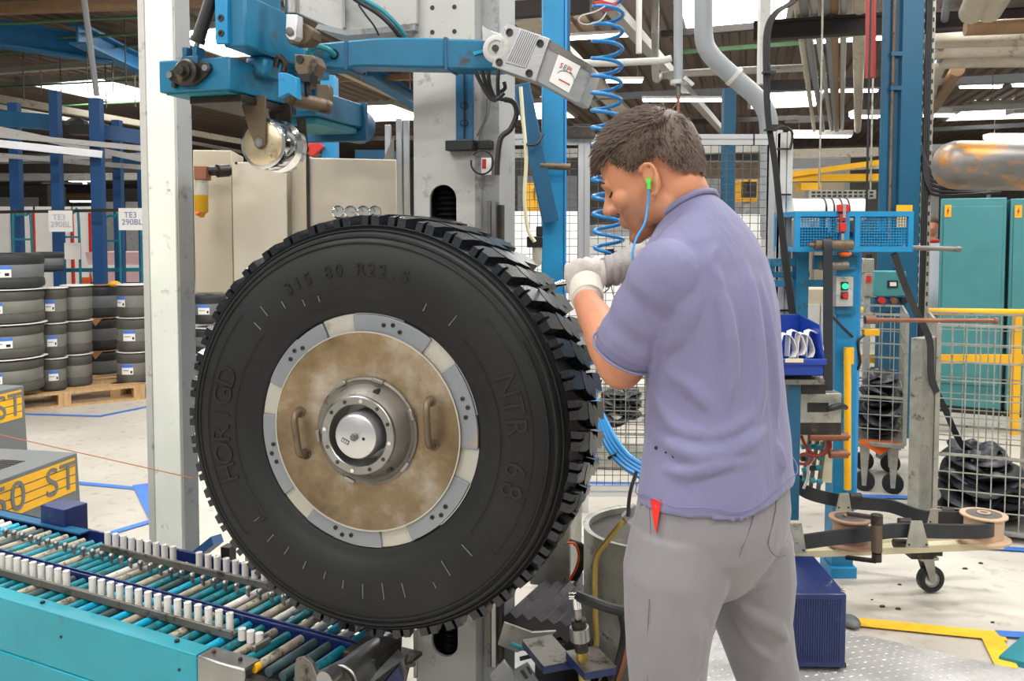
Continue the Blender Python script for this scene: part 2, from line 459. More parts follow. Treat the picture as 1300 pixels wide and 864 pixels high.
pipe('overhead_pipe', 'fat cream lagged pipe crossing under the roof above the tank', [atz(1170, 48, 4.5), atz(1320, 44, 4.5)], 0.16, 'pipe_cream')
pipe('overhead_pipe', 'cream pipe crossing the roof just below the fat lagged pipe', [atz(1170, 66, 4.6), atz(1320, 62, 4.6)], 0.12, 'pipe_cream')
pipe('overhead_pipe', 'cream elbow pipe turning down beside the perforated cable tray', [atz(1330, 78, 4.6), atz(1206, 80, 4.6), atz(1192, 88, 4.6), atz(1182, 118, 4.6)], 0.1, 'pipe_cream', n=4)
pipe('overhead_pipe', 'brown slanting pipe beside the blue steel column', [atz(1216, 88, 4.7), atz(1184, 138, 4.7)], 0.13, 'pipe_brown')
pipe('overhead_pipe', 'brown lagged pipe at the upper right edge', [atz(1225, 36, 4.3), atz(1320, 32, 4.3)], 0.1, 'pipe_brown')
pipe('overhead_pipe', 'short cream duct end at the top right corner', [atz(1233, 16, 4.2), atz(1250, -20, 4.2)], 0.14, 'pipe_cream')
pipe('overhead_pipe', 'second cream duct end at the top right corner', [atz(1256, 14, 4.2), atz(1275, -20, 4.2)], 0.14, 'pipe_cream')
pipe('red_pipe', 'dark red pipe running down beside the blue steel column', [at(1106, -40, 6.4), at(1105, 99, 6.4)], 0.037, 'red_pipe')
# fluorescent lights under the roof
def lamp(p, t, L, name='fluorescent_light', lit=False, label='bright fluorescent tube light hanging under the factory roof', group='fluorescent lights far down the hall'):
    a = Z.cross(t); fat = 2.6 if p.y > 20 else 1.0
    o = thing(name, label, 'light', p - Z*0.06, group)
    b = MB(); b.box(p + Z*0.05, (L, 0.16*fat, 0.06*fat), t, a, Z); b.build('housing', 'white', o, smooth=0)
    for s in (-0.035*fat, 0.035*fat):
        b = MB(); b.cyl(p - t*(L/2-0.03) + a*s - Z*0.005*fat, p + t*(L/2-0.03) + a*s - Z*0.005*fat, 0.028*fat, seg=8); b.build('tube', 'tube_glow', o)
    for s in (-0.35, 0.35):
        b = MB(); b.cyl(p + t*(L*s) + Z*0.07, Vector((p.x, p.y, ROOF)) + t*(L*s), 0.006, seg=6); b.build('hanger', 'steel_dull', o)
    if lit:
        ld = bpy.data.lights.new('tube_light', 'AREA'); ld.shape = 'RECTANGLE'; ld.size = L; ld.size_y = 0.14; ld.energy = LAMP_POWER; ld.color = (1.0, 0.98, 0.94)
        lo = bpy.data.objects.new('tube_light', ld); COL.objects.link(lo); lo.parent = o; lo.location = (0, 0, 0.015)
        lo.rotation_euler = (0, 0, math.atan2(t.y, t.x))
    return o
FL = ['long tube light right above the worker behind the rusty rod', 'short tube light beside the coiled blue hose', 'tube light left of the blue column, upper of three', 'short tube light left of the blue column, middle of three', 'long tube light left of the blue column above the yellow beams', 'short tube light just right of the perforated tray', 'tube light cut by the right edge above the tank', 'short tube light between the cream pipes at the upper right', 'tube light under the cream elbow pipe', 'tube light just above the air tank', 'tube light at the right edge below the cream pipes', 'broad tube light over the far store between two blue posts', 'tube light just behind the broad store light', 'tube light over the store next to the white post', 'small low tube light over the store by the left posts', 'tube light cut by the left edge over the store', 'tiny tube light second from the left edge over the store', 'lowest tube light above the white partition panels', 'tube light high at the left edge behind the track', 'tube light seen through the fence above the yellow housing', 'tube light behind the fence right of the worker', 'small tube light behind the black cable bundle']
li = 0
for x0, x1, y, z in ((815, 918, 127, 4.6), (778, 807, 103, 4.8), (1045, 1115, 115, 4.8), (1082, 1116, 146, 4.9), (1003, 1080, 171, 4.7), (1180, 1202, 144, 4.8), (1282, 1330, 144, 4.8), (1225, 1256, 66, 5.0), (1218, 1272, 110, 4.9), (1252, 1320, 175, 4.7), (1286, 1330, 108, 4.9),
                     (56, 108, 235, 4.6), (88, 118, 228, 4.8), (130, 192, 222, 4.6), (28, 52, 255, 4.4), (-10, 16, 221, 4.6), (28, 46, 220, 4.8), (90, 118, 254, 4.5), (10, 42, 215, 5.0), (640, 700, 232, 4.4), (880, 960, 208, 4.6), (1000, 1035, 208, 4.5)):
    p, q = atz(x0, y, z), atz(x1, y, z)
    if p.y > 38: s = 38 / p.y; p, q = Vector((p.x*s, 38, EYE+(p.z-EYE)*s)), Vector((q.x*s, 38, EYE+(q.z-EYE)*s))
    lamp((p+q)/2, Vector((1, 0, 0)), max(0.8, (q-p).length), label=FL[li]); li += 1
for x in (-4.6, -1.7, 1.2, 4.1):
    for y in (-3.6, -0.6, 2.4, 5.4):
        lamp(Vector((x, y + 0.2*x, 4.3)), T15, 1.6, lit=True, label='fluorescent tube light in the rows above the workstation', group='fluorescent lights over the workstation')
for x in (-7.5, -1.5, 4.5, 10):  # added lamps: nearer rows brighten the store and its pale partitions
    for y in (9.0, 12.5, 17.0):
        lamp(Vector((x + 0.27*y - 2, y, 5.35)), T15, 2.4, lit=True, label='fluorescent tube light in the rows added to brighten the store', group='fluorescent lights added to brighten the store')
# ================================================================== THE TYRE ON THE MACHINE
CT = Vector((-0.3475, 2.0775, 1.0517))          # middle of the rim ring
NF = -A16                                        # towards the viewer along the axle
def tp(r, deg, off):                             # point on the wheel: radius, clock angle from the top clockwise as seen, offset towards the viewer
    q = R(deg)
    return CT + T16*(r*math.sin(q)) + Z*(r*math.cos(q)) + NF*off
def tyre_material():
    m = bpy.data.materials.new('tyre_sidewall'); m.use_nodes = True
    nt = m.node_tree; N = nt.nodes; Lk = nt.links; b = N['Principled BSDF']
    tc = N.new('ShaderNodeTexCoord'); n = N.new('ShaderNodeTexNoise'); n.inputs['Scale'].default_value = 5; n.inputs['Detail'].default_value = 8
    Lk.new(tc.outputs['Object'], n.inputs[0])
    r = N.new('ShaderNodeValToRGB'); e = r.color_ramp.elements; e[0].position, e[1].position = .3, .7
    e[0].color = (*lin('#121416'), 1); e[1].color = (*lin('#1d1f20'), 1)
    Lk.new(n.outputs[0], r.inputs[0]); Lk.new(r.outputs[0], b.inputs['Base Color'])
    b.inputs['Roughness'].default_value = 0.6; b.inputs['Specular IOR Level'].default_value = 0.35
    n2 = N.new('ShaderNodeTexNoise'); n2.inputs['Scale'].default_value = 220; Lk.new(tc.outputs['Object'], n2.inputs[0])
    bp = N.new('ShaderNodeBump'); bp.inputs['Strength'].default_value = .12; bp.inputs['Distance'].default_value = .004
    Lk.new(n2.outputs[0], bp.inputs['Height']); Lk.new(bp.outputs[0], b.inputs['Normal'])
    MATS['tyre'] = m
tyre_material()
mat('tyre_letter', '#0c0d0e', 0.45, var=0.1)
mat('tread', '#1c1f24', 0.24, var=0.15, scale=18, bump=0.05, bscale=60)
mat('vent_hair', '#6f6a5f', 0.6)
tyre = thing('truck_tyre', 'large black truck tyre mounted on the machine hub', 'tyre', CT - Z*0.53)
pr = [(.283, -.03), (.284, .004), (.290, .012), (.300, .013), (.312, .022), (.335, .033), (.36, .038), (.40, .039), (.43, .034), (.4515, .026), (.4525, .0285), (.456, .0285), (.458, .022), (.466, .017), (.468, .0195), (.474, .019), (.476, .012), (.481, .004), (.483, .0065), (.486, .006), (.4865, -.012), (.4905, -.012), (.495, -.0085), (.4965, -.014), (.4955, -.02),
      (.494, -.03), (.494, -.28), (.49, -.30), (.45, -.325), (.40, -.338), (.36, -.335), (.31, -.31), (.283, -.28)]
b = MB(); b.lathe([(r, h) for r, h in pr], CT, NF, 160); carcass = b.build('carcass', 'tyre', tyre, smooth=50)
# tread blocks: two shoulder rows with a notched edge, two zigzag middle rows; every block its own piece
NB = 44
def block(deg, off0, off1, wdeg, skew, notch, top=.5215):
    b = MB()
    # outline on the tread: (angle, offset) going round
    w = wdeg/2
    if notch:
        pts = [(-w, off0), (-w*.28, off0), (-w*.22, off0-.022), (-w*.02, off0-.022), (w*.08, off0), (w, off0), (w+skew*.5, (off0+off1)/2), (w*.8+skew, off1), (-w*.9+skew, off1), (-w+skew*.5, (off0+off1)/2)]
    else:
        pts = [(-w, off0), (0, off0+.010*(1 if off0 > off1 else -1)), (w, off0), (w+skew*.6, (off0+off1)/2), (w+skew, off1), (skew, off1-.008*(1 if off0 > off1 else -1)), (-w+skew, off1), (-w+skew*.4, (off0+off1)/2)]
    lo = [tp(.488, deg+p, o) for p, o in pts]; hi = [tp(top - (.005 if (notch and o > -.03) else 0), deg+p*.95, o - (.003 if notch and o > -.04 else 0)) for p, o in pts]
    b.loft([lo, hi])
    return b
kinds = [(-.015, -.102, 5.3, 2.2, True, .523), (-.112, -.155, 5.8, 2.4, False, .524), (-.165, -.208, 5.8, 2.4, False, .524), (-.300, -.216, 5.3, -2.2, True, .523)]
for ki, (o0, o1, w, sk, nt_, top) in enumerate(kinds):
    first = None
    for i in range(NB):
        dg = i*360/NB + ki*2.1 + random.uniform(-.25, .25)
        if first is None:
            bb = block(0, o0, o1, w, sk, nt_, top); first = bb.build('tread_block', 'tread', tyre, smooth=30); ob = first
        else:
            ob = first.copy(); COL.objects.link(ob); ob.parent = tyre
        ctr = CT - Vector(tyre.location)
        rot = Matrix.Rotation(R(-dg), 4, NF) if False else Matrix.Rotation(R(dg), 4, A16)
        ob.matrix_local = Matrix.Translation(ctr) @ rot @ Matrix.Translation(-ctr)
# raised lettering curved round the sidewall
def arc_text(s, mid, r, size, off, label):
    adv = size*0.66/r*180/math.pi
    a0 = mid - adv*(len(s)-1)/2
    for i, ch in enumerate(s):
        if ch == ' ': continue
        d = a0 + i*adv; q = R(d)
        rad = T16*math.sin(q) + Z*math.cos(q); tan = T16*math.cos(q) - Z*math.sin(q)
        b = MB(); b.text(ch, tp(r, d, off), tan, rad, size, .0014); b.build('raised_letter', 'tyre_letter', tyre, smooth=0, label=label)
arc_text('NTR 68', 88, .383, .074, .040, 'raised letter of NTR 68')
arc_text('HORIGD', 270, .383, .074, .040, 'raised letter of the brand name')
arc_text('315 80 R22.5', -6, .390, .043, .040, 'raised letter of the size marking 315 80 R22.5')
def arc_panel(mid, half, r0, r1, off):
    pts = [tp(r1, mid-half+2*half*k/24, off) for k in range(25)] + [tp(r0, mid+half-2*half*k/24, off) for k in range(25)]
    b = MB(); b.tube(pts, .0009, 5, closed=True); return b
arc_panel(88, 40, .345, .423, .0375).build('letter_panel_outline', 'tyre_letter', tyre)
arc_panel(270, 41, .345, .423, .0375).build('letter_panel_outline', 'tyre_letter', tyre)
for dg, r0, r1 in [(28, .335, .36), (40, .345, .375), (134, .35, .385), (145, .35, .39), (152, .385, .40), (164, .365, .40), (172, .36, .40), (180, .365, .40), (188, .365, .385), (196, .36, .378), (205, .36, .38), (214, .355, .378), (222, .36, .386), (318, .37, .40), (326, .355, .375), (334, .335, .352), (341, .33, .345), (231, .36, .38), (312, .36, .385)]:
    b = MB(); m_ = (r0+r1)/2
    offm = .0392 if m_ > .35 else .036
    b.bar(tp(r0, dg, offm), tp(r1, dg, offm), .0018, .0022, NF); b.build('mould_flash', 'vent_hair', tyre, smooth=0)
# ------------------------------------------------------------------ hub: expanding rim segments, dished plate, spindle
hub = thing('wheel_hub', 'expanding steel hub with brown dished plate inside the tyre', 'hub', CT - Z*0.29)
mat('rim_plate', '#b7b5ab', 0.45, .35, var=0.12, wear='#8d8878', wamt=.15)
mat('rim_shoe', '#868a90', 0.42, .35, var=0.08, wear='#a58e7a', wamt=.12, wscale=12)
def dish_material():
    m = bpy.data.materials.new('dish_plate'); m.use_nodes = True
    nt = m.node_tree; N = nt.nodes; Lk = nt.links; b = N['Principled BSDF']
    tc = N.new('ShaderNodeTexCoord')
    n = N.new('ShaderNodeTexNoise'); n.inputs['Scale'].default_value = 5.5; n.inputs['Detail'].default_value = 8; n.inputs['Roughness'].default_value = .62
    Lk.new(tc.outputs['Object'], n.inputs[0])
    r = N.new('ShaderNodeValToRGB'); e = r.color_ramp.elements; e[0].position, e[1].position = .33, .68
    e[0].color = (*lin('#6d5c46'), 1); e[1].color = (*lin('#b9b1a4'), 1)
    x = e.new(.5); x.color = (*lin('#8f7d62'), 1)
    Lk.new(n.outputs[0], r.inputs[0]); Lk.new(r.outputs[0], b.inputs['Base Color'])
    b.inputs['Metallic'].default_value = .75; b.inputs['Roughness'].default_value = .4
    MATS['dish'] = m
dish_material()
b = MB(); b.lathe([(.20, -.12), (.287, -.12), (.287, -.008), (.284, -.002), (.236, -.004), (.20, -.02)], CT, NF, 96); b.build('rim_drum', 'steel_dull', hub)
def seg(d0, d1, r0, r1, o0, o1, n=10):
    b = MB()
    rings = []
    for k in range(n+1):
        d = d0 + (d1-d0)*k/n
        rings.append([tp(r0, d, o0), tp(r1, d, o0), tp(r1, d, o1), tp(r0, d, o1)])
    b.loft(rings); return b
gaps = [-15, 44, 104, 164, 224, 284]       # middles of the six pale bridge plates
for g in gaps:
    seg(g-9, g+9, .235, .2865, -.004, .0045, 6).build('bridge_plate', 'rim_plate', hub, bevel=.001)
    s0, s1 = g+9, g+51
    sh = seg(s0-.6, s1+.6, .238, .2825, .001, .012, 14).build('rim_shoe', 'rim_shoe', hub, bevel=.0015)
    seg(s0, s1-16, .2835, .2905, -.006, .006, 10).build('rim_lip', 'alu', hub)
    mid = (s0+s1)/2
    for dd, rr in ((-4.5, .262), (0.5, .268), (5.2, .258)):
        c = tp(rr, mid+dd, .0115); b = MB(); b.lathe([(.0055, .0), (.0055, .0025), (.0045, .003), (.0022, .003), (.002, .001), (.0002, .001)], c, NF, 14); b.build('screw', 'steel_dark', sh)
b = MB(); b.lathe([(.2415, -.01), (.2415, .016), (.239, .018), (.236, .017), (.18, .010), (.13, .006), (.112, .005), (.112, -.01)], CT, NF, 96); dish = b.build('dished_plate', 'dish', hub)
b = MB(); b.lathe([(.2395, .0175), (.2425, .0175), (.2425, .0205), (.2395, .0205), (.2395, .0175)], CT, NF, 96); b.build('plate_edge', 'rim_plate', hub)
for s, dg in ((-1, 265), (1, 80)):
    c = tp(.172, dg, .01)
    u = (Z*math.cos(R(8*s)) + T16*math.sin(R(8*-1))).normalized()
    if s > 0: u = (Z - T16*.06).normalized()
    P = [c - u*.052, c - u*.050 + NF*.022, c - u*.036 + NF*.033, c + NF*.034, c + u*.036 + NF*.033, c + u*.050 + NF*.022, c + u*.052]
    b = MB(); b.tube(P, .0085, 12, 5)
    for e in (-1, 1): b.cyl(c + u*(.052*e) - NF*.002, c + u*(.052*e) + NF*.003, .014, seg=14)
    b.build('grab_handle', 'brown_steel', hub, smooth=60)
b = MB(); b.lathe([(.131, .004), (.131, .012), (.126, .0145), (.121, .012), (.116, .012), (.112, .022), (.100, .046), (.094, .05)], CT, NF, 64); col_ = b.build('hub_cone', 'steel_dull', hub)
for dg in (15, 68, 128, 200, 262, 330):
    b = MB(); q = R(dg); rad = T16*math.sin(q)+Z*math.cos(q); tan = T16*math.cos(q)-Z*math.sin(q)
    b.box(tp(.128, dg, .014), (.028, .009, .012), tan, rad, NF); b.build('clip', 'steel', hub, bevel=.0015)
for dg in (20, 140, 262):
    b = MB(); b.cyl(tp(.107, dg, .02), tp(.107, dg, .038), .007, seg=10); b.build('bolt', 'steel_dark', hub)
b = MB(); b.lathe([(.094, .04), (.094, .060), (.092, .062), (.076, .062), (.074, .060), (.074, -.02), (.0, -.02)], CT, NF, 64); flange = b.build('spindle_flange', 'steel', hub)
for k in range(12):
    dg = k*30+8; c = tp(.084, dg, .061)
    b = MB(); b.cyl(c, c + NF*(.006 if k % 3 == 0 else .002), .0048, seg=10); b.build('screw', 'steel_dark' if k % 3 else 'chrome', flange)
b = MB(); b.lathe([(.0555, -.02), (.0555, .060), (.052, .070), (.047, .073), (.0, .073)], CT, NF, 48)
nose = b.build('spindle_nose', 'alu', hub)
b = MB(); b.cyl(tp(0, 0, .072), tp(0, 0, .082), .0095, seg=6); b.cyl(tp(0, 0, .082), tp(0, 0, .085), .005, seg=8); b.build('nut', 'steel_dull', nose)
b = MB(); c = tp(.022, 100, .0725); b.cyl(c, c + NF*.001, .004, seg=10); b.build('hole', 'black', nose)
c = tp(.028, 245, .0735)
uu = (T16 - Z*.45).normalized(); vv = NF.cross(uu)*-1
b = MB(); b.box(c, (.020, .010, .001), uu, vv, NF); b.build('stamp_frame', 'black', nose)
b = MB()
for s in (-.006, 0, .006): b.box(c + uu*s + NF*.0006, (.0045, .007, .001), uu, vv, NF)
b.build('stamp_mark', 'alu', nose)
# axle shaft running back to the column
b = MB(); b.cyl(CT - NF*.10, CT - NF*.62, .075, seg=32); b.build('axle', 'steel_dark', hub)
b = MB(); b.lathe([(.0, -.14), (.27, -.14), (.27, -.16), (.0, -.16)], CT, NF, 48); b.build('back_plate', 'steel_dark', hub)
# ================================================================== MACHINE: COLUMN AND ARMS
YC = 2.62
cb = at(527, 500, YC); cb.z = 0.0
cw = span(Vector((cb.x, cb.y, EYE)), T16, 603)
def cy(px): return YC - (px-527)/FPX*YC*.287
col = thing('machine_column', 'tall grey steel machine column with a slot behind the tyre', 'machine', cb)
def cpt(u, v, z): return Vector((cb.x, cb.y, 0)) + T16*u + A16*v + Z*z
TOPZ = 3.1
zs1, zs0 = at(565, 235, YC).z, at(568, 828, YC).z
su0, su1 = cw*.26, cw*.70
um = (su0+su1)/2; sr = (su1-su0)/2
arcs_t = [(um - sr*math.cos(R(a)), zs1 - sr + sr*math.sin(R(a))) for a in range(0, 91, 15)]
arcs_b = [(um - sr*math.cos(R(a)), zs0 + sr - sr*math.sin(R(a))) for a in range(90, -1, -15)]
left = [(0, 0), (0, TOPZ), (um, TOPZ)] + [(x, z) for x, z in reversed(arcs_t)] + [(x, z) for x, z in reversed(arcs_b)] + [(um, 0)]
right = [(2*um - x, z) for x, z in left]
right = [((cw if abs(x - 2*um) < 1e-6 else x), z) for x, z in right]
b = MB(); b.prism([cpt(x, 0, z) for x, z in left], A16*.012); b.build('front_plate', 'grey_light', col)
b = MB(); b.prism([cpt(x, 0, z) for x, z in right], A16*.012); b.build('front_plate', 'grey_light', col)
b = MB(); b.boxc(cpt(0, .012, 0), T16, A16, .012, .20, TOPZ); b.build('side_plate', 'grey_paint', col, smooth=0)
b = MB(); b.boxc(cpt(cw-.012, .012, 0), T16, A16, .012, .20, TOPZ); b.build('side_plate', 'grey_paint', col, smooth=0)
b = MB(); b.boxc(cpt(.012, .2, 0), T16, A16, cw-.024, .012, TOPZ); b.build('back_plate', 'black', col, smooth=0)
b = MB()
z = zs0; prof = []
while z < zs1:
    prof += [(sr*.62, z), (sr*.98, z+.008)]; z += .016
b.lathe([(r, h) for r, h in prof], cpt(um, .06, 0), Z, 24); b.build('bellows', 'black', col, smooth=0)
# rounded flange to the right of the front plate
b = MB()
fl = [cpt(cw-.002, .0, 0), cpt(cw+.012, .008, 0), cpt(cw+.018, .024, 0), cpt(cw+.066, .03, 0), cpt(cw+.066, .2, 0), cpt(cw-.002, .2, 0)]
b.prism(fl, Z*TOPZ); b.build('side_flange', 'grey_paint', col, smooth=50)
# guide rails
for y0, y1 in ((255, 318), (758, 846)):
    b = MB(); p0, p1 = at(618, y1, cy(618)-.02), at(618, y0, cy(618)-.02)
    b.boxc(p0, T16, A16, .012, .03, p1.z-p0.z); b.build('guide_rail', 'steel_dull', col, smooth=0)
    b = MB(); p0, p1 = at(624, y1, cy(624)-.03), at(624, y0, cy(624)-.03)
    b.boxc(p0, T16, A16, .013, .03, p1.z-p0.z); b.build('guide_rail', 'steel', col, smooth=0)
    b = MB(); p0, p1 = at(631, y1-4, cy(631)-.01), at(631, y0+5, cy(631)-.01)
    b.boxc(p0, T16, A16, .014, .03, p1.z-p0.z); b.build('guide_rail', 'steel_dark', col, smooth=0)
for x, y in ((549, 10), (577, 9), (549, 41), (577, 40)):
    p = at(x, y, cy(x)-.001); b = MB(); b.cyl(p, p + A16*.004 - A16*.006, .007, seg=14); b.build('bolt_hole', 'black', col)
# sticker on the flange
b = MB(); p = at(611, 222, cy(611)-.003); b.boxc(p, T16, A16, .030, .002, .05); st = b.build('sticker', 'white', col, smooth=0)
b = MB(); b.boxc(p + T16*.003 - A16*.001 + Z*.018, T16, A16, .012, .001, .028); b.build('sticker_red', 'red', st, smooth=0)
# foot plate
b = MB(); b.boxc(cpt(-.04, -.04, 0), T16, A16, cw+.16, .32, .03); b.build('foot_plate', 'grey_paint', col, smooth=0, bevel=.004)
# blue strip with slotted cable line
b = MB(); b.pbox(579, 60, 600, 190, cy(579)-.012, .012, 16); strip = b.build('blue_strip', 'blue_dark', col, smooth=0)
b = MB()
b.tube([at(589, y, cy(589)-.016) for y in (88, 130, 175)], .0022, 6); b.build('strip_cable', 'black_cable', strip)
b = MB()
for y in (134, 156): b.tube([at(589+5*math.cos(k), y+4*math.sin(k), cy(589)-.016) for k in [i*math.pi/5 for i in range(10)]], .0015, 5, closed=True)
b.build('cable_clip', 'black_cable', strip)
# photo sensor bracket under the strip
sensor = thing('photo_sensor', 'small black sensor block on a bracket with a cable loop', 'sensor', at(590, 192, YC-.06))
b = MB(); b.pbox(565, 178, 600, 191, YC-.07, .045, 16); b.build('sensor_body', 'black', sensor, bevel=.002)
b = MB(); b.pbox(600, 178, 622, 189, YC-.06, .04, 16); b.build('sensor_connector', 'black', sensor, bevel=.002)
b = MB()
for x, y in ((570, 181), (576, 187), (590, 184)): q = at(x, y, YC-.071); b.cyl(q, q - A16*.002, .0025, seg=8)
b.build('screw', 'steel', sensor)
b = MB(); b.tube([at(612 + 14*math.cos(k), 206 - 15*math.sin(k), YC-.08) for k in [math.pi*.8 - i*2*math.pi/14*.93 for i in range(15)]], .0028, 6, 3); b.build('cable_loop', 'steel_dark', sensor)
b = MB(); b.tube([at(608, 178, YC-.07), at(613, 160, YC-.09), at(620, 145, YC-.1), at(622, 125, YC-.1)], .0028, 6, 4); b.build('cable', 'grey_case', sensor)
# white beam leaving the column top to the left
beam = thing('machine_top_beam', 'white steel box beam leaving the column head above the blue arm', 'machine', at(460, 46, YC))
b = MB(); b.prism([at(x, y, YC-.02) for x, y in ((360, -60), (360, 8), (388, 22), (440, 44), (530, 30), (530, -60))], A16*.16); b.build('beam_box', 'grey_light', beam, bevel=.004)
b = MB(); b.bar(at(436, -30, YC-.03), at(437, 36, YC-.03), .008, .014); b.build('weld_rib', 'grey_paint', beam)
b = MB(); b.prism([at(x, y, YC-.03) for x, y in ((400, 36), (440, 45), (527, 38), (527, 31), (440, 38), (404, 30))], A16*.18); b.build('bottom_flange', 'grey_paint', beam)
hoses = thing('hydraulic_hoses', 'two dark green hydraulic hoses curving down across the white beam', 'hose', at(500, 45, YC-.06))
for dx, dy in ((0, 0), (5, -4)):
    b = MB(); b.tube([at(435+dx, -12+dy, YC-.08), at(455+dx, 2+dy, YC-.08), at(478+dx, 16+dy, YC-.09), at(495+dx, 31+dy, YC-.09), at(510+dx, 50+dy, YC-.07)], .0065, 8, 5); b.build('hose', 'black_cable' if dx == 0 else 'teal_frame', hoses)
b = MB(); b.tube([at(455, 6, YC-.085), at(465, 20, YC-.09), at(475, 33, YC-.09), at(481, 45, YC-.08)], .0028, 6, 4); b.build('thin_hose', 'black_cable', hoses)
# ------------------------------------------------------------------ blue swing arm
YA = 2.36
arm = thing('swing_arm', 'horizontal blue steel arm crossing in front of the grey column', 'machine', at(520, 90, YA))
b = MB(); b.ppoly([(396, 55), (440, 51), (472, 48), (500, 47), (565, 48), (565, 86), (470, 84), (450, 84), (438, 88), (396, 86)], YA, A16*.085); b.build('arm_beam', 'blue', arm, bevel=.006)
b = MB(); b.ppoly([(565, 48.5), (618, 50), (640, 66), (640, 86), (622, 89), (565, 87)], YA, A16*.085); b.build('arm_end', 'blue', arm, bevel=.006)
b = MB(); b.ppoly([(563, 47), (567, 47), (568, 88), (564, 88)], YA-.003, A16*.09); b.build('weld_seam', 'blue_dark', arm)
b = MB(); b.ppoly([(437, 52), (441, 52), (441, 88), (437, 88)], YA-.003, A16*.09); b.build('weld_seam', 'blue_dark', arm)
b = MB(); q = at(424, 69, YA); b.cyl(q, q - A16*.003, .014, seg=20); b.build('cable_gland', 'black', arm)
b = MB(); b.tube([at(424, 70, YA-.004), at(416, 63, YA-.03), at(402, 59, YA-.035), at(394, 64, YA-.03), at(396, 76, YA-.02), at(404, 88, YA)], .008, 8, 5); b.build('hose', 'teal_frame', arm)
b = MB(); b.ppoly([(600, 66), (612, 63), (614, 66), (602, 70)], YA-.006, A16*.006); b.build('end_tab', 'roller_bright', arm)
# ------------------------------------------------------------------ grey drive with the SEPL plate
YM = 2.24
drive = thing('servo_drive', 'grey motor drive with a SEPL sticker tilted on the arm end', 'motor', at(680, 105, YM))
e1 = (at(698, 49, YM) - at(644, 30, YM)).normalized(); e2 = (at(624, 84, YM) - at(644, 30, YM)).normalized()
b = MB(); b.ppoly([(644, 30), (698, 49), (680, 103), (624, 84)], YM-.012, A16*.012); plate = b.build('face_plate', 'alu_plate', drive, bevel=.0015)
b = MB(); b.ppoly([(660, 36), (685, 45), (667, 86), (642, 79)], YM-.016, A16*.005); b.build('ribbed_pad', 'alu', plate)
b = MB()
for k in range(9):
    f = k/8.0
    p = at(663+f*20, 38+f*7, YM-.0165); q = at(645+f*20, 77+f*7, YM-.0165)
    b.bar(p, q, .0018, .0018, A16)
b.build('rib', 'grey_case', plate)
for x, y in ((647, 41), (686, 55), (634, 79), (672, 93)):
    q = at(x, y, YM-.013); b = MB(); b.lathe([(.0095, 0), (.0095, .004), (.006, .004), (.005, .001), (.0, .001)], q, -A16, 18); b.build('bolt', 'steel_dark', plate)
b = MB(); b.ppoly([(640, 32), (698, 50), (752, 84), (751, 94), (737, 131), (729, 130), (680, 103), (624, 83)], YM, A16*.11); body = b.build('motor_body', 'grey_paint', drive, bevel=.004)
b = MB(); b.ppoly([(698, 50), (752, 84), (748, 92), (694, 60)], YM-.002, A16*.02); b.build('body_edge', 'steel_dull', body)
b = MB(); b.ppoly([(709, 69), (737, 84), (722, 118), (697, 103)], YM-.003, A16*.002); stick = b.build('sticker', 'paper', drive, smooth=0, label='white sticker reading SEPL')
rr_ = (at(737, 84, YM) - at(709, 69, YM)).normalized(); uu_ = (at(709, 69, YM) - at(697, 103, YM)).normalized()
uu_ = (uu_ - rr_*uu_.dot(rr_)).normalized()
for ch, f, m in (('S', -.5, 'red'), ('E', -.17, 'teal_frame'), ('P', .15, 'red'), ('L', .45, 'red')):
    b = MB(); b.text(ch, at(719.5, 87, YM-.0045) + rr_*(.026*f*1.2), rr_, uu_, .019, .0003); b.build('logo_letter', m, stick, smooth=0)
b = MB(); b.tube([at(719, 97, YM-.0045) + rr_*(.024*math.cos(k)) + uu_*(.016*math.sin(k)-.004) for k in [math.pi*i/10 for i in range(11)]], .0008, 5); b.build('logo_arc', 'teal_frame', stick)
b = MB(); b.bar(at(716.5, 104, YM-.0045) - rr_*.016, at(716.5, 104, YM-.0045) + rr_*.016, .0004, .003, uu_); b.build('logo_line', 'red', stick)
b = MB(); q = at(630, 62, YM-.004); b.lathe([(.036, .035), (.036, 0), (.030, -.004), (.022, -.004), (.019, 0), (.010, 0), (.008, -.008), (.0, -.008)], q, A16, 32); piv = b.build('pivot_disc', 'grey_light', drive)
b = MB(); b.cyl(q - A16*.01, q - A16*.004, .009, seg=14); b.build('pivot_pin', 'steel_dark', piv)
b = MB(); b.ppoly([(612, 33), (626, 40), (640, 44), (640, 56), (612, 52)], YM+.05, A16*.05); b.build('clamp', 'alu', drive, bevel=.002)
cab_bundle = thing('cable_bundle', 'bunch of black cables hanging below the drive', 'cable', at(620, 130, YM+.1))
for i, pts in enumerate([[(603, 90), (612, 108), (622, 124), (630, 128)], [(612, 90), (618, 110), (626, 126), (634, 124)], [(620, 90), (622, 110), (630, 126), (640, 118)], [(633, 88), (632, 108), (634, 124), (640, 126)],
                         [(628, 126), (634, 118), (641, 112), (640, 104)], [(640, 126), (652, 130), (656, 145), (648, 164), (636, 175), (632, 200), (631, 222)]]):
    b = MB(); b.tube([at(x, y, YM+.08+.012*i) for x, y in pts], .0075 if i == 5 else .0055, 8, 5); b.build('cable', 'black_cable', cab_bundle)
b = MB(); b.tube([at(618, 126, YM+.1), at(616, 150, YM+.14), at(606, 172, YM+.2)], .003, 6, 5); b.build('cable', 'grey_case', cab_bundle)
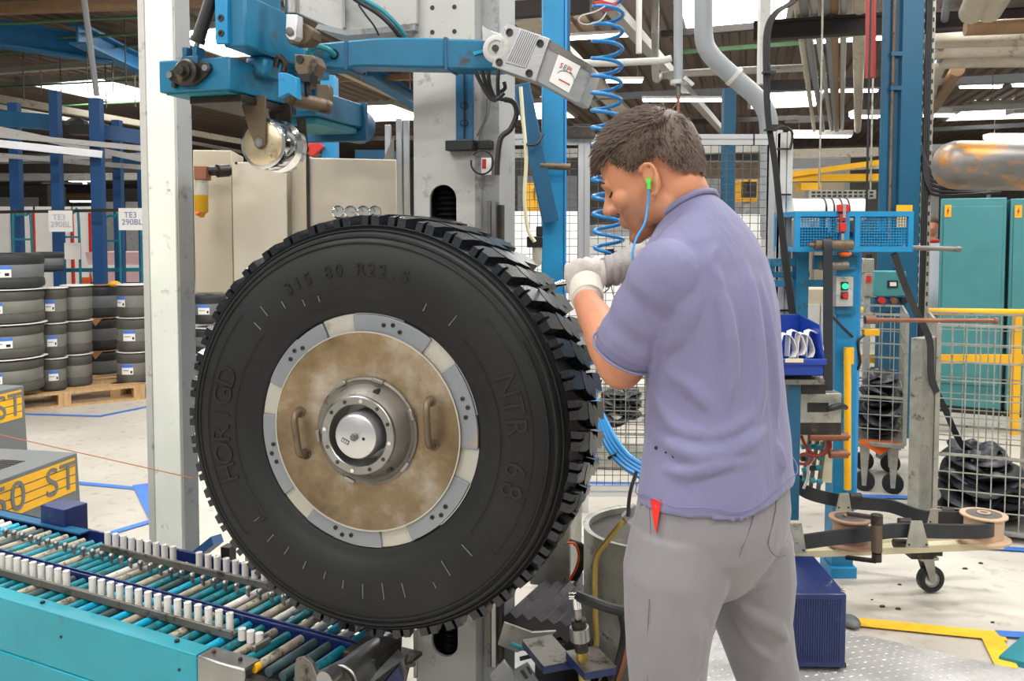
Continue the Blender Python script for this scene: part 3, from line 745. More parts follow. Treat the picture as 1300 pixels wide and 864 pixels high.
# ------------------------------------------------------------------ stitching roller head at the upper left
YH = 2.10
cn = at(292, 113, YH)            # near lower corner of the long beam
head = thing('stitching_unit', 'blue pressing head with a pair of shiny pulley wheels over the tyre', 'machine', cn)
W, H_, LEN = .20, .078, .30
b = MB(); b.boxc(cn - T16*W, T16, A16, W, LEN, H_); b.build('head_beam', 'blue', head, bevel=.004)
b = MB(); b.boxc(cn - T16*W + T16*.012 + A16*.012 - Z*.004, T16, A16, W-.024, LEN-.05, .006); b.build('beam_underside', 'teal_frame', head, smooth=0)
b = MB(); b.boxc(cn - T16*.05 + A16*LEN, T16, A16, .05, .012, H_+.01); b.build('end_flange', 'blue', head, bevel=.002)
b = MB(); b.boxc(cn - T16*.045 + A16*(LEN+.012) - Z*.002, T16, A16, .047, .055, H_+.004); b.build('hinge_block', 'blue_bright', head, bevel=.003)
b = MB(); b.boxc(cn - T16*.17 + A16*(LEN+.1) - Z*.01, T16, A16, .18, .30, .075); b.build('rear_beam', 'blue', head, bevel=.004)
b = MB(); b.boxc(cn - T16*.15 + A16*(LEN+.12) - Z*.03, T16, A16, .15, .26, .02); b.build('rear_underside', 'teal_frame', head, bevel=.003)
b = MB(); b.boxc(cn - T16*.19 + A16*(LEN+.40) - Z*.05, T16, A16, .21, .02, .12); b.build('rear_flange', 'blue_dark', head, bevel=.003)
q = cn - T16*.04 + A16*(LEN+.42) + Z*.005
b = MB(); b.cyl(q, q + A16*.07, .055, seg=24); b.build('drive_motor', 'blue_dark', head, bevel=.003)
# bearing flange on the near face
q = cn - T16*.105 + Z*.042 - A16*.001
b = MB(); P = []
for s, r in ((0, .030),): pass
b.prism([q + T16*x + Z*z for x, z in ((-.062, -.006), (-.050, -.020), (-.02, -.031), (.012, -.031), (.045, -.012), (.060, .006), (.056, .020), (.02, .031), (-.012, .031), (-.045, .012), (-.060, .006))], -A16*.012); bf = b.build('bearing_flange', 'steel_dark', head, bevel=.002)
b = MB(); b.lathe([(.031, .0), (.031, .016), (.026, .02), (.020, .02), (.020, .026), (.012, .026), (.012, .04), (.0, .04)], q - A16*.01, -A16, 28); b.build('bearing_cap', 'steel_dark', head)
for x, z in ((-.05, -.004), (.05, .008)):
    b = MB(); b.cyl(q + T16*x + Z*z - A16*.012, q + T16*x + Z*z - A16*.02, .0085, seg=6); b.build('bolt', 'steel', bf)
b = MB(); b.cyl(q - T16*.045 - Z*.028, q - T16*.045 - Z*.028 - A16*.012, .006, seg=10); b.build('bolt', 'steel_dark', bf)
# worn bare metal patch
b = MB(); b.ppoly([(283, 78), (292, 73.5), (297, 76), (296, 108), (290, 111), (286, 104)], YH-.0035, A16*.002); 
b.bm.free()
# pulley wheels and their fork
mat('wheel_face', '#cdbf9e', .3, .7, var=.12, wear='#7d6f52', wamt=.15)
w0 = at(333, 182, YH+.12)
b = MB(); pf = [(.0, .0), (.048, .0), (.064, .004), (.066, .010), (.066, .05), (.060, .055), (.050, .060), (.050, .075), (.060, .08), (.068, .084), (.068, .105), (.062, .11), (.0, .11)]
b.lathe([(r, h) for r, h in pf], w0, A16, 64); wh = b.build('pulley_wheel', 'chrome', head, smooth=40)
b = MB(); b.lathe([(.0, -.004), (.03, -.003), (.052, -.001), (.056, .002)], w0, A16, 48); b.build('wheel_face', 'wheel_face', wh)
b = MB(); b.cyl(w0 - A16*.02, w0 + A16*.13, .011, seg=16); b.build('axle', 'chrome', head)
b = MB(); b.lathe([(.012, 0), (.012, -.008), (.007, -.008), (.006, -.002), (0, -.002)], w0 - A16*.012, A16, 18); b.build('axle_nut', 'steel', head)
def fork(o):
    top = cn.z + .002
    pts = [w0 + o + T16*x + Z*z for x, z in ((-.058, top - w0.z), (.018, top - w0.z), (.016, .0), (.010, -.012), (0, -.016), (-.010, -.012), (-.03, .03))]
    b = MB(); b.prism(pts, A16*.006); return b
fork(-A16*.012).build('fork_plate', 'brown_steel', head, bevel=.001); fork(A16*.112).build('fork_plate', 'steel_dark', head, bevel=.001)
b = MB(); b.boxc(cn - T16*.15 + A16*.05 - Z*.022, T16, A16, .15, .26, .018); b.build('fork_mount', 'steel_dark', head, bevel=.002)
# damper and clevis
q0, q1 = at(274, -18, YH+.02), at(252, 48, YH+.02)
b = MB(); b.cyl(q0, q1, .0155, seg=18); b.cyl(q1, q1 + (q1-q0).normalized()*.012, .018, seg=18); b.build('damper', 'black', head)
b = MB(); b.cyl(q1, at(248, 66, YH+.02), .006, seg=10); b.build('damper_rod', 'chrome', head)
cv = at(246, 78, YH+.03)
b = MB(); b.box(cv, (.045, .035, .02), T16, A16, Z)
for s in (-.014, .014): b.box(cv + T16*s + Z*.02, (.012, .035, .025), T16, A16, Z)
b.build('clevis', 'blue_dark', head, bevel=.002)
# upper blue block
ub = at(312, 58, YH-.01)
b = MB(); b.boxc(ub - T16*.062, T16, A16, .062, .28, .125); b.build('upper_block', 'blue', head, bevel=.006)
b = MB(); b.boxc(ub - T16*.075 - A16*.012 + Z*.006, T16, A16, .034, .014, .14); pl_ = b.build('block_plate', 'blue_bright', head, bevel=.002)
for z in (.03, .066): q = ub - T16*.058 - A16*.012 + Z*z; b = MB(); b.lathe([(.008, 0), (.008, .003), (.004, .003), (.003, 0), (0, 0)], q, -A16, 16); b.build('bolt', 'steel_dark', pl_)
b = MB(); b.boxc(ub - T16*.07 + A16*.10 - Z*.05, T16, A16, .06, .10, .05); b.build('lower_block', 'blue', head, bevel=.012)
b = MB(); b.boxc(ub - T16*.13 + A16*.02 + Z*.10, T16, A16, .12, .16, .08); b.build('top_rail', 'blue', head, bevel=.004)
b = MB(); b.boxc(ub - T16*.1 + A16*.28 - Z*.01, T16, A16, .1, .14, .06); b.build('arm_socket', 'blue', head, bevel=.004)
# clevis link, cam and dark cylinder
b = MB(); b.ppoly([(363, 18), (377, 18), (377, 46), (373, 51), (366, 50), (362, 44)], YH+.06, A16*.03); lk = b.build('clevis_link', 'alu', head, bevel=.002)
b = MB(); q = at(368, 40, YH+.058); b.lathe([(.010, 0), (.010, .004), (.005, .005), (0, .005)], q, -A16, 16); b.build('link_pin', 'steel_dull', lk)
b = MB(); b.cyl(at(371, -20, YH+.08), at(371, 18, YH+.08), .018, seg=18); b.build('cylinder_rod_end', 'steel', head)
b = MB(); b.ppoly([(372, 30), (388, 30), (397, 38), (396, 48), (388, 56), (368, 56), (364, 50)], YH+.10, A16*.05); b.build('cam_block', 'brown_steel', head, bevel=.003)
b = MB(); b.ppoly([(373, 68), (398, 70), (403, 82), (396, 96), (378, 95), (374, 88)], YH+.04, A16*.05); cb2 = b.build('cam_plate', 'brown_steel', head, bevel=.003)
b = MB(); q = at(381, 75, YH+.038); b.cyl(q, q - A16*.003, .010, seg=16); b.build('hole', 'black', cb2)
b = MB(); b.pbox(379, 94, 393, 104, YH+.03, .04, 16); b.cyl(at(390, 104, YH+.05), at(391, 120, YH+.05), .008, seg=12); b.build('hose_fitting', 'black', head)
b = MB(); b.cyl(at(371, 125, YH+.04), at(417, 136, YH+.12), .019, seg=20); dc = b.build('push_cylinder', 'brown_steel', head)
b = MB(); q = at(371, 125, YH+.04); d = (at(417, 136, YH+.12) - q).normalized(); b.cyl(q - d*.012, q + d*.002, .014, seg=6); b.build('cylinder_bolt', 'brown_steel', dc)
b = MB(); b.ppoly([(353, 92), (362, 92), (376, 98), (378, 126), (366, 118), (353, 124)], YH-.005, A16*.02); b.build('hinge_plate', 'blue_bright', head, bevel=.002)
b = MB(); b.ppoly([(402, 107), (416, 107), (419, 112), (419, 130), (402, 130)], YH+.2, A16*.02); b.build('stop_plate', 'brown_steel', head, bevel=.002)
b = MB(); b.tube([at(350, 85, YH+.1), at(354, 72, YH+.1), at(362, 80, YH+.1), at(360, 92, YH+.1)], .008, 8, 4); b.build('lever', 'steel_dark', head)
b = MB(); b.tube([at(382, 150, YH+.2), at(384, 170, YH+.22), at(386, 192, YH+.25)], .012, 8, 3); b.build('rear_strut', 'steel_dark', head)
# ------------------------------------------------------------------ white steel post on the left
wp = at(187, 500, 3.3); wp.z = 0
Tw, Aw = ax(24)
post = thing('steel_post', 'white painted steel post standing behind the conveyor', 'post', wp)
wl = span(Vector((wp.x, wp.y, EYE)), Tw, 224)
b = MB(); b.boxc(wp, Tw, Aw, wl, .012, 3.2); b.build('front_face', 'white_paint', post, smooth=0, bevel=.003)
b = MB(); b.boxc(wp - Aw*.006, Tw, Aw, .03, .012, 3.2); b.build('left_flange', 'grey_light', post, smooth=0)
b = MB(); b.boxc(wp + Tw*(wl-.012) + Aw*.012, Tw, Aw, .012, .075, 3.2); b.build('side_face', 'grey_paint', post, smooth=0)  # side turned from the light: the white post's shade set as grey colour
b = MB(); b.boxc(wp + Tw*(wl-.012) - Aw*.004, Tw, Aw, .012, .016, 3.2); b.build('edge_strip', 'white_paint', post, smooth=0)
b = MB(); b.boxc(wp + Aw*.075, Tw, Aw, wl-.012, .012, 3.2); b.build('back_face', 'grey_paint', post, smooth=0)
b = MB(); b.boxc(wp - Tw*.05 - Aw*.05, Tw, Aw, wl+.1, .2, .015); b.build('base_plate', 'grey_paint', post, smooth=0)
b = MB(); b.bar(at(236, 716, 3.15), at(276, 684, 3.0), .04, .03); brace = tag(b.build('diagonal_brace', 'blue_rack'), 'short diagonal blue brace between white post and tyre', 'brace')
b = MB(); b.pbox(281, 694, 292, 745, 2.95, .04, 16); tag(b.build('slotted_upright', 'steel_dark'), 'dark slotted upright behind the lower tyre edge', 'bracket')
# ------------------------------------------------------------------ beige control boxes behind the tyre
mat('beige2', '#bdb4a3', 0.5, var=0.05, wear='#b0a48e', wamt=.1, wscale=5)
bx = thing('control_box', 'beige steel control box carrying the yellow air filter', 'box', at(300, 372, 3.05))
b = MB(); b.pbox(248, 190, 297, 372, 3.02, .25, -8); b.build('box_side', 'beige_cab', bx, bevel=.004)
b = MB(); b.pbox(297, 206, 366, 374, 3.03, .22, 16); b.build('box_door', 'beige2', bx, bevel=.003)
b = MB(); b.pbox(366, 198, 391, 380, 3.00, .2, 10); b.build('box_trim', 'beige_cab', bx, bevel=.003)
b = MB()
for x, y in ((300, 207), (364, 216)): q = at(x, y, 3.01); b.cyl(q, q - Vector((0, .004, 0)), .005, seg=8)
b.build('screw', 'steel_dark', bx)
b = MB(); b.boxc(Vector((at(300, 372, 3.1).x, 3.15, 0)), T16, A16, .1, .1, at(300, 372, 3.1).z); b.build('support_leg', 'grey_paint', bx, smooth=0)
cb_ = thing('electric_cabinet', 'beige electric cabinet beside the grey column, plain front', 'cabinet', at(440, 360, 2.98))
b = MB(); b.pbox(394, 200, 505, 400, 2.96, .22, -14); b.build('cabinet_body', 'beige2', cb_, bevel=.004)
b = MB(); b.pbox(391, 196, 395, 400, 2.95, .02, -14); b.build('door_seal', 'steel_dark', cb_, smooth=0)
b = MB(); b.boxc(Vector((at(450, 400, 3.0).x, 3.08, 0)), T16, A16, .1, .1, at(450, 400, 3.0).z); b.build('support_leg', 'grey_paint', cb_, smooth=0)
filt = thing('air_filter', 'air filter with yellow oil bowl on the beige control box', 'filter', at(256, 280, 2.9))
b = MB(); b.pbox(246, 210, 262, 228, 2.9, .05, 0); b.build('filter_head', 'copper', filt, bevel=.003)
b = MB(); b.cyl(at(262, 217, 2.93), at(284, 217, 2.96), .016, seg=16); b.cyl(at(276, 217, 2.94), at(290, 216, 2.97), .022, seg=16); b.build('filter_elbow', 'steel_dark', filt)
b = MB(); b.cyl(at(256, 228, 2.925), at(256, 248, 2.925), .022, seg=20); b.build('bowl_top', 'clear_bowl', filt)
b = MB(); b.lathe([(.0, 0), (.008, .0), (.012, .012), (.022, .018), (.023, .075)], at(256, 276, 2.925), Z, 20); b.build('bowl', 'yellow_bowl', filt)
b = MB(); b.ball(at(251, 271, 2.90), .008); b.build('drain_lamp', 'orange', filt)
for i, x in enumerate((429, 445, 461, 476)):
    g = thing('pressure_gauge', ['small round pressure gauge on the cabinet, first from the roller head', 'small round pressure gauge on the cabinet, second from the roller head', 'small round pressure gauge on the cabinet, third from the roller head', 'small round pressure gauge on the cabinet, nearest the grey column'][i], 'gauge', at(x, 280, 2.86), 'pressure gauges above the tyre')
    nn_ = -ax(-14)[1]
    c = at(x, 269, 2.87)
    b = MB(); b.lathe([(.0, -.012), (.019, -.012), (.021, .0), (.021, .008), (.017, .010), (.017, .004)], c, nn_, 24); b.build('case', 'chrome', g)
    b = MB(); b.lathe([(.017, .004), (.0, .004)], c, nn_, 24); dl = b.build('dial', 'white', g)
    b = MB(); b.bar(c + nn_*.006, c + nn_*.006 + Z*.012*(1 if i != 1 else -.1) - Vector((.006 if i != 1 else -.012, 0, 0)), .002, .001); b.build('needle', 'black', dl)
    b = MB(); b.cyl(c - Z*.02, c - Z*.05, .007, seg=10); b.build('stem', 'brass', g)
# aluminium profile posts by the column
for i, (x0, x1, y0) in enumerate(((505, 512, 150), (514, 521, 152), (491, 498, 158))):
    b = MB(); p = at(x0, 500, 3.25); b.boxc(Vector((p.x, p.y, 0)), Vector((1, 0, 0)), Vector((0, 1, 0)), (x1-x0)/FPX*3.25, .03, at(x0, y0, 3.25).z)
    o = b.build('profile_post', 'alu', smooth=0, bevel=.002)
    tag(o, ['slim aluminium profile post beside the beige cabinet, middle of three', 'slim aluminium profile post nearest the grey column', 'slim aluminium profile post farthest from the column'][i], 'post', 'aluminium posts by the cabinet')
b = MB(); b.ppoly([(484, 208), (500, 172), (500, 214), (484, 214)], 3.22, Vector((0, .01, 0))); tag(b.build('gusset_plate', 'steel_dull'), 'dark triangular gusset plate on the aluminium posts', 'bracket')
p = at(408, 215, 3.5); sp_ = thing('support_post', 'blue support post behind the pulley wheels with a red hook', 'post', Vector((p.x, 3.5, 0)))
b = MB(); b.boxc(Vector((p.x, 3.5, 0)), Vector((1, 0, 0)), Vector((0, 1, 0)), .057, .08, at(408, 95, 3.5).z); b.build('post_tube', 'blue_bright', sp_, bevel=.003)
b = MB(); b.ppoly([(388, 182), (404, 180), (412, 186), (398, 198), (391, 198), (392, 188)], 3.48, Vector((0, .03, 0))); b.build('red_hook', 'red', sp_, bevel=.004)
# ------------------------------------------------------------------ blue post with brace right of the column
bp_ = at(688, 430, 3.3); bp_.z = 0
bpost = thing('blue_post', 'bright blue square post with a slanting brace behind the tyre', 'post', bp_)
b = MB(); pw = 28/FPX*3.3; b.boxc(bp_, Vector((1, 0, 0)), Vector((0, 1, 0)), pw, .09, 3.0); b.build('post_tube', 'blue_bright', bpost, bevel=.004)
b = MB(); b.boxc(bp_ + Vector((pw, -.004, 0)), Vector((1, 0, 0)), Vector((0, 1, 0)), .008, .09, 3.0); b.build('post_edge', 'hose_light', bpost, smooth=0)
b = MB(); b.bar(at(662, 108, 3.26), at(699, 282, 3.26), .06, .06, Vector((0, 1, 0))); b.build('brace', 'blue_dark', bpost, bevel=.003)
b = MB(); b.cyl(at(686, 210, 3.24), at(724, 212, 3.24), .013, seg=12); b.build('strap', 'brown_steel', bpost)
b = MB(); b.pbox(708, -40, 716, 66, 3.45, .06, 0); b.pbox(716, -40, 724, 66, 3.44, .05, 0); b.build('upper_extension', 'blue_dark', bpost, bevel=.002)
reg = thing('air_regulator', 'small air regulator with clear bowl on the blue post', 'regulator', at(682, 338, 3.2))
b = MB(); b.pbox(669, 300, 689, 314, 3.2, .05, 0); b.pbox(681, 287, 689, 300, 3.2, .05, 0); b.build('regulator_body', 'black', reg, bevel=.003)
b = MB(); b.lathe([(.006, 0), (.014, .008), (.018, .02), (.018, .075)], at(682, 338, 3.22), Z, 16, cap=True); b.build('regulator_bowl', 'clear_bowl', reg)
b = MB(); b.tube([at(661, 110, 3.2), at(664, 150, 3.2), at(668, 200, 3.19), at(666, 250, 3.19), at(670, 290, 3.19), at(679, 307, 3.19)], .007, 8, 6); tag(b.build('air_line', 'cream'), 'thin cream air line hanging along the blue brace', 'hose')
b = MB(); b.tube([at(665, 180, 3.22), at(672, 184, 3.18), at(682, 182, 3.18), at(689, 170, 3.2)], .006, 6, 4); tag(b.build('cable_tie', 'black'), 'black cable tie looped round the blue brace', 'strap')
# ================================================================== ROLLER CONVEYOR
TC, AC = ax(26.5)
K0 = atz(249, 832, 0.455)                 # near top edge of the teal side at its right end
def kp(u, v, z): return K0 + TC*u + AC*v + Z*z      # u along the conveyor (0 = end of the teal side, minus to the left), v across, z from the deck edge
conv = thing('roller_conveyor', 'teal roller conveyor with striped rollers feeding the tyre machine', 'conveyor', Vector((K0.x, K0.y, 0)) - TC*.6 + AC*.25)
UL = -2.4
b = MB(); b.boxc(kp(UL, 0, -.16), TC, AC, -UL, .012, .16); b.build('side_panel', 'teal_side', conv, bevel=.004)
b = MB(); b.boxc(kp(UL, .0, -.004), TC, AC, -UL, .052, .006); b.build('side_cap', 'teal_side', conv, bevel=.002)
b = MB(); b.boxc(kp(UL, -.004, -.33), TC, AC, -UL, .012, .17); b.build('lower_panel', 'teal_side', conv, bevel=.003)
b = MB(); b.boxc(kp(.004, -.002, -.20), TC, AC, .16, .03, .20); b.boxc(kp(.004, -.002, -.006), TC, AC, .16, .06, .008); b.build('end_bracket', 'steel', conv, bevel=.004)
for x in (-1.6, -.64, -.1):
    q = kp(x, .03, .002); b = MB(); b.cyl(q, q + Z*.006, .007, seg=6); b.build('bolt', 'steel_dark', conv)
for x, z in ((-.52, -.06), (-.06, -.05)):
    q = kp(x, -.001, z); b = MB(); b.cyl(q, q - AC*.002, .004, seg=10); b.build('hole', 'black', conv)
for x in (.03, .12):
    q = kp(x, .03, .002); b = MB(); b.cyl(q, q + Z*.006, .006, seg=6); b.build('bolt', 'steel_dark', conv)
# far side rail and middle strip
UR = .36
b = MB(); b.boxc(kp(UL, .50, -.12), TC, AC, UR-.1-UL, .012, .13); b.build('far_side', 'blue_deep', conv, bevel=.003)
b = MB(); b.boxc(kp(UL, .46, .004), TC, AC, 1.35, .05, .006); b.build('far_cap', 'blue_dark', conv, smooth=0)
b = MB(); b.boxc(kp(UL, .214, -.06), TC, AC, UR-UL, .006, .07); b.boxc(kp(UL, .232, -.06), TC, AC, UR-UL, .006, .07); b.boxc(kp(UL, .214, -.005), TC, AC, UR-UL, .022, .006); b.build('middle_strip', 'blue_deep', conv, bevel=.002)
b = MB(); b.boxc(kp(UL, .02, -.14), TC, AC, UR-UL, .48, .01); b.build('drip_tray', 'steel_dark', conv, smooth=0)
for u, v in ((-2.2, .02), (-2.2, .46), (-.08, .46), (-.2, .02)):
    b = MB(); p = kp(u, v, 0); b.boxc(Vector((p.x, p.y, 0)), TC, AC, .05, .04, p.z-.13); b.build('leg', 'teal_side', conv, smooth=0)
# rollers: near lane and far lane, each one a piece
cols = ['roller_teal', 'roller_bright', 'roller_grey', 'roller_white', 'roller_dark']
def roller(u, v0, v1, m, tip):
    p, q = kp(u, v0, -.012), kp(u, v1, -.012)
    b = MB(); b.cyl(p, q, .0118, seg=14); r = b.build('roller', m, conv)
    if tip:
        b = MB(); b.cyl(p - AC*.001, p + AC*.014, .0125, seg=14); b.build('end_ring', 'yellow', r)
    return r
random.seed(11)
near_seq = {0: 2, 1: 3, 2: 0, 3: 3}
PITCHR = .0455
u = -1.75; i = 0
while u < .34:
    c = random.choice([0, 0, 1, 2, 2, 3, 0, 4, 2]); tipc = c in (2, 3) and random.random() < .6
    roller(u, .035, .212, cols[c], tipc)
    c = random.choice([0, 0, 1, 2, 2, 3, 0, 4, 1, 3]); tipc = c in (2, 3) and random.random() < .6
    roller(u, .238, .455, cols[c], tipc)
    u += PITCHR; i += 1
# ball castors standing between the far rollers
u = -1.70
first = None
while u < .12:
    q = kp(u, .345, .012)
    if first is None:
        b = MB(); b.ball(q + Z*.006, .010, seg=12, rg=8); b.cyl(q - Z*.03, q, .006, seg=8); b.cyl(q - Z*.004, q + Z*.001, .009, seg=6)
        first = b.build('ball_castor', 'steel', conv)
        fu = u
    else:
        o = first.copy(); COL.objects.link(o); o.parent = conv; o.location = TC*(u - fu)
    u += PITCHR
# guide bars with upright white peg rollers
def guide(u0, u1, v, gaps, name, hh=.05):
    b = MB(); b.boxc(kp(u0, v-.004, .002), TC, AC, u1-u0, .008, .022); g = b.build('guide_bar', 'steel_dull', conv, bevel=.0015)
    b = MB(); b.boxc(kp(u0, v, .008), TC, AC, u1-u0, .028, .006); b.build('guide_ledge', 'steel_dull', g, smooth=0)
    first = None; u = u0 + .02
    while u < u1 - .015:
        if any(a < u < c for a, c in gaps): u += .0385; continue
        q = kp(u, v + .014, .014)
        if first is None:
            b = MB(); b.lathe([(.0, .0), (.0102, .0), (.0102, hh), (.008, hh+.001), (.0055, hh-.004), (.0, hh-.004)], q, Z, 14); first = b.build('peg_roller', 'roller_white', g); fu = u
        else:
            o = first.copy(); COL.objects.link(o); o.parent = g; o.location = TC*(u - fu)
        u += .0385
    return g
guide(-1.60, .02, .105, [(-.64, -.56)], 'near')
guide(-.86, .22, .395, [(-.50, -.455)], 'far')
for k in range(3):
    q = kp(.04+k*.03, .12, .0); b = MB(); b.cyl(q, q + Z*.03, .0105, seg=14); b.build('peg_roller', 'roller_white', conv)
b = MB(); b.boxc(kp(.11, .08, -.006), TC, AC, .012, .06, .02); b.build('latch', 'steel', conv, bevel=.002)
# linkage near the tyre and dark end block
b = MB(); b.bar(kp(.20, .36, .03), kp(.30, .33, .01), .012, .03); b.bar(kp(.18, .40, .05), kp(.25, .36, .0), .014, .02); q = kp(.205, .36, .03); b.cyl(q - AC*.02, q + AC*.02, .014, seg=14); b.build('stop_linkage', 'steel_dark', conv, bevel=.001)
b = MB(); b.boxc(kp(.33, .17, -.05), TC, AC, .10, .12, .06); b.build('end_block', 'steel_dark', conv, bevel=.003)
b = MB(); b.boxc(kp(.16, -.0, -.20), TC, AC, .25, .03, .18); b.build('end_skirt', 'black', conv, bevel=.003)
# small blue box by the far rail and chute
b = MB(); p = atz(40, 668, 0.47); b.boxc(Vector((p.x, p.y + .06, .2)), TC, AC, .13, .10, .33); tag(b.build('junction_box', 'blue_deep', bevel=.004), 'small navy box standing behind the conveyor rail', 'box')
# drive roller under the tyre
dr = thing('lift_roller', 'shiny steel lifting roller under the tyre beside the conveyor end', 'roller', at(440, 880, 2.1))
p0, p1 = at(432, 868, 2.03), at(490, 822, 2.28)
dd = (p1-p0).normalized()
b = MB(); b.cyl(p0, p1, .045, seg=32); b.build('roller_drum', 'steel', dr, bevel=.004)
b = MB(); b.cyl(p0 - dd*.012, p0 + dd*.002, .040, seg=28); b.build('roller_end', 'steel_dark', dr)
q = at(386, 850, 2.02)
b = MB()
b.prism([q + TC*x + Z*z for x, z in ((-.03, .0), (-.025, .022), (0, .032), (.022, .022), (.06, -.05), (.11, -.09), (.09, -.16), (-.03, -.16))], AC*.012); ap = b.build('arm_plate', 'steel_dull', dr, bevel=.002)
b = MB(); b.cyl(q - AC*.008, q + AC*.002, .011, seg=6); b.build('bolt', 'steel_dull', ap)
q2 = at(416, 862, 2.0); b = MB(); b.cyl(q2 - AC*.012, q2 + AC*.03, .024, seg=18); b.build('hub_cap', 'steel', dr)
b = MB(); b.prism([kp(.30, .07, -.02), kp(.42, .05, -.05), kp(.46, .26, -.02), kp(.38, .30, .0)], Z*.004); b.build('slide_plate', 'grey_case', dr, smooth=0)
# ================================================================== CLUTTER UNDER THE TYRE
drum = at(826, 700, 2.55); drum.z = 0
vessel = thing('steel_vessel', 'round steel vessel with rim and bent brass pipe beside the worker', 'vessel', drum)
zt = at(738, 668, 2.55).z
b = MB(); b.lathe([(.13, zt-.46), (.2, zt-.27), (.2, zt), (.203, zt+.004), (.198, zt+.006), (.185, zt+.002), (.185, zt-.02), (.0, zt-.02)], drum, Z, 56); b.build('shell', 'galv', vessel, smooth=40)
b = MB(); b.lathe([(.183, zt-.016), (.05, zt-.012), (.0, zt-.012)], drum, Z, 40); b.build('lid', 'steel_dark', vessel)
b = MB(); b.lathe([(.0, .0), (.15, .0), (.15, .16), (.13, zt-.46)], drum, Z, 40); b.build('foot', 'steel_dark', vessel)
b = MB(); b.tube([at(797, 655, 2.33), at(788, 665, 2.31), at(772, 685, 2.31), at(758, 705, 2.32), at(755, 730, 2.33), at(756, 790, 2.33), at(757, 815, 2.33), at(752, 836, 2.33)], .0085, 10, 6); b.build('bent_pipe', 'brass', vessel)
b = MB(); q = at(800, 654, 2.32); b.cyl(q - Vector((.012, 0, .012)), q + Vector((.02, 0, .02)), .018, seg=6); b.build('pipe_nut', 'steel', vessel)
b = MB(); b.tube([at(797, 655, 2.3), at(800, 625, 2.3), at(808, 598, 2.32)], .005, 6, 5); tag(b.build('black_wire', 'black_cable'), 'black wire rising from the steel vessel past the worker', 'cable')
b = MB(); b.tube([at(733, 756, 2.2), at(748, 762, 2.18), at(770, 770, 2.17), at(800, 777, 2.2), at(840, 782, 2.26)], .014, 10, 5); hz = tag(b.build('rubber_hose', 'rubber'), 'thick black rubber hose crossing in front of the steel vessel', 'hose')
cp = thing('hose_coupling', 'metal quick coupling standing upright under the tyre', 'coupling', at(735, 845, 2.25))
for z0, z1, r, m, n in ((772, 757, .012, 'chrome', 'tip'), (786, 772, .010, 'steel', 'neck'), (795, 786, .020, 'steel_dark', 'collar'), (812, 795, .026, 'steel', 'body'), (826, 812, .018, 'steel_dark', 'nut'), (870, 826, .015, 'brass', 'stem')):
    b = MB(); b.cyl(at(733 + (z0-772)*.10, z0, 2.2), at(733 + (z1-772)*.10, z1, 2.2), r, seg=18); b.build(n, m, cp, bevel=.001)
b = MB(); b.cyl(at(722, 757, 2.2), at(736, 757, 2.2), .010, seg=12); b.build('elbow', 'chrome', cp)
# way cover bellows
mat('pleat_dark', '#4a474b', .5, var=.2)
bl = thing('bellows_cover', 'dark pleated bellows cover lying beneath the tyre', 'cover', at(690, 800, 2.7))
p00, p10, p01 = at(640, 782, 2.62), at(752, 800, 2.52), at(688, 738, 2.95)
b = MB(); top = []
n = 14
vx, vy = (p10-p00), (p01-p00)
ring0, ring1 = [], []
for k in range(n+1):
    f = k/n; h = .016 if k % 2 else 0
    ring0.append(p00 + vx*f + Z*h); ring1.append(p00 + vx*f + vy + Z*h)
va = [b.bm.verts.new(p) for p in ring0]; vb = [b.bm.verts.new(p) for p in ring1]
vc = [b.bm.verts.new(p - Z*.05) for p in ring0]; vd = [b.bm.verts.new(p - Z*.05) for p in ring1]
for k in range(n):
    b.bm.faces.new((va[k], va[k+1], vb[k+1], vb[k])); b.bm.faces.new((vc[k+1], vc[k], vd[k], vd[k+1])); b.bm.faces.new((va[k+1], va[k], vc[k], vc[k+1])); b.bm.faces.new((vb[k], vb[k+1], vd[k+1], vd[k]))
b.build('pleats', 'pleat_dark', bl, smooth=0)
b = MB(); q = p00 + vx*.5 + vy*.5; b.boxc(Vector((q.x-.1, q.y-.1, 0)), T16, A16, .2, .2, q.z-.06); b.build('support_block', 'black', bl, smooth=0)
# beige housing behind the tyre
b = MB(); b.pbox(672, 640, 724, 742, 2.95, .2, 16); hs = thing('pump_housing', 'grease stained beige housing behind the lower tyre edge', 'machine', at(700, 742, 2.95)); b.build('housing', 'galv', hs, bevel=.006)
b = MB()
for x, y in ((718, 690), (720, 716), (714, 740)): q = at(x, y, 2.94); b.cyl(q, q - Vector((0, .012, 0)), .007, seg=8)
b.build('bolt', 'chrome', hs)
p = at(690, 742, 3.0); b = MB(); b.boxc(Vector((p.x, p.y+.03, 0)), T16, A16, .12, .12, p.z); b.build('stand', 'steel_dark', hs, smooth=0)
wires = thing('loose_wires', 'curled black and orange wires beside the beige housing', 'cable', at(732, 720, 2.8))
for i, (dx, m) in enumerate(((0, 'black_cable'), (3, 'black_cable'), (-3, 'orange'), (5, 'black_cable'))):
    b = MB(); b.tube([at(724+dx, 685+i*2, 2.8), at(733+dx, 690, 2.78), at(738+dx, 705, 2.78), at(734+dx, 722, 2.8), at(726+dx, 736, 2.82)], .005, 6, 5); b.build('wire', m, wires)
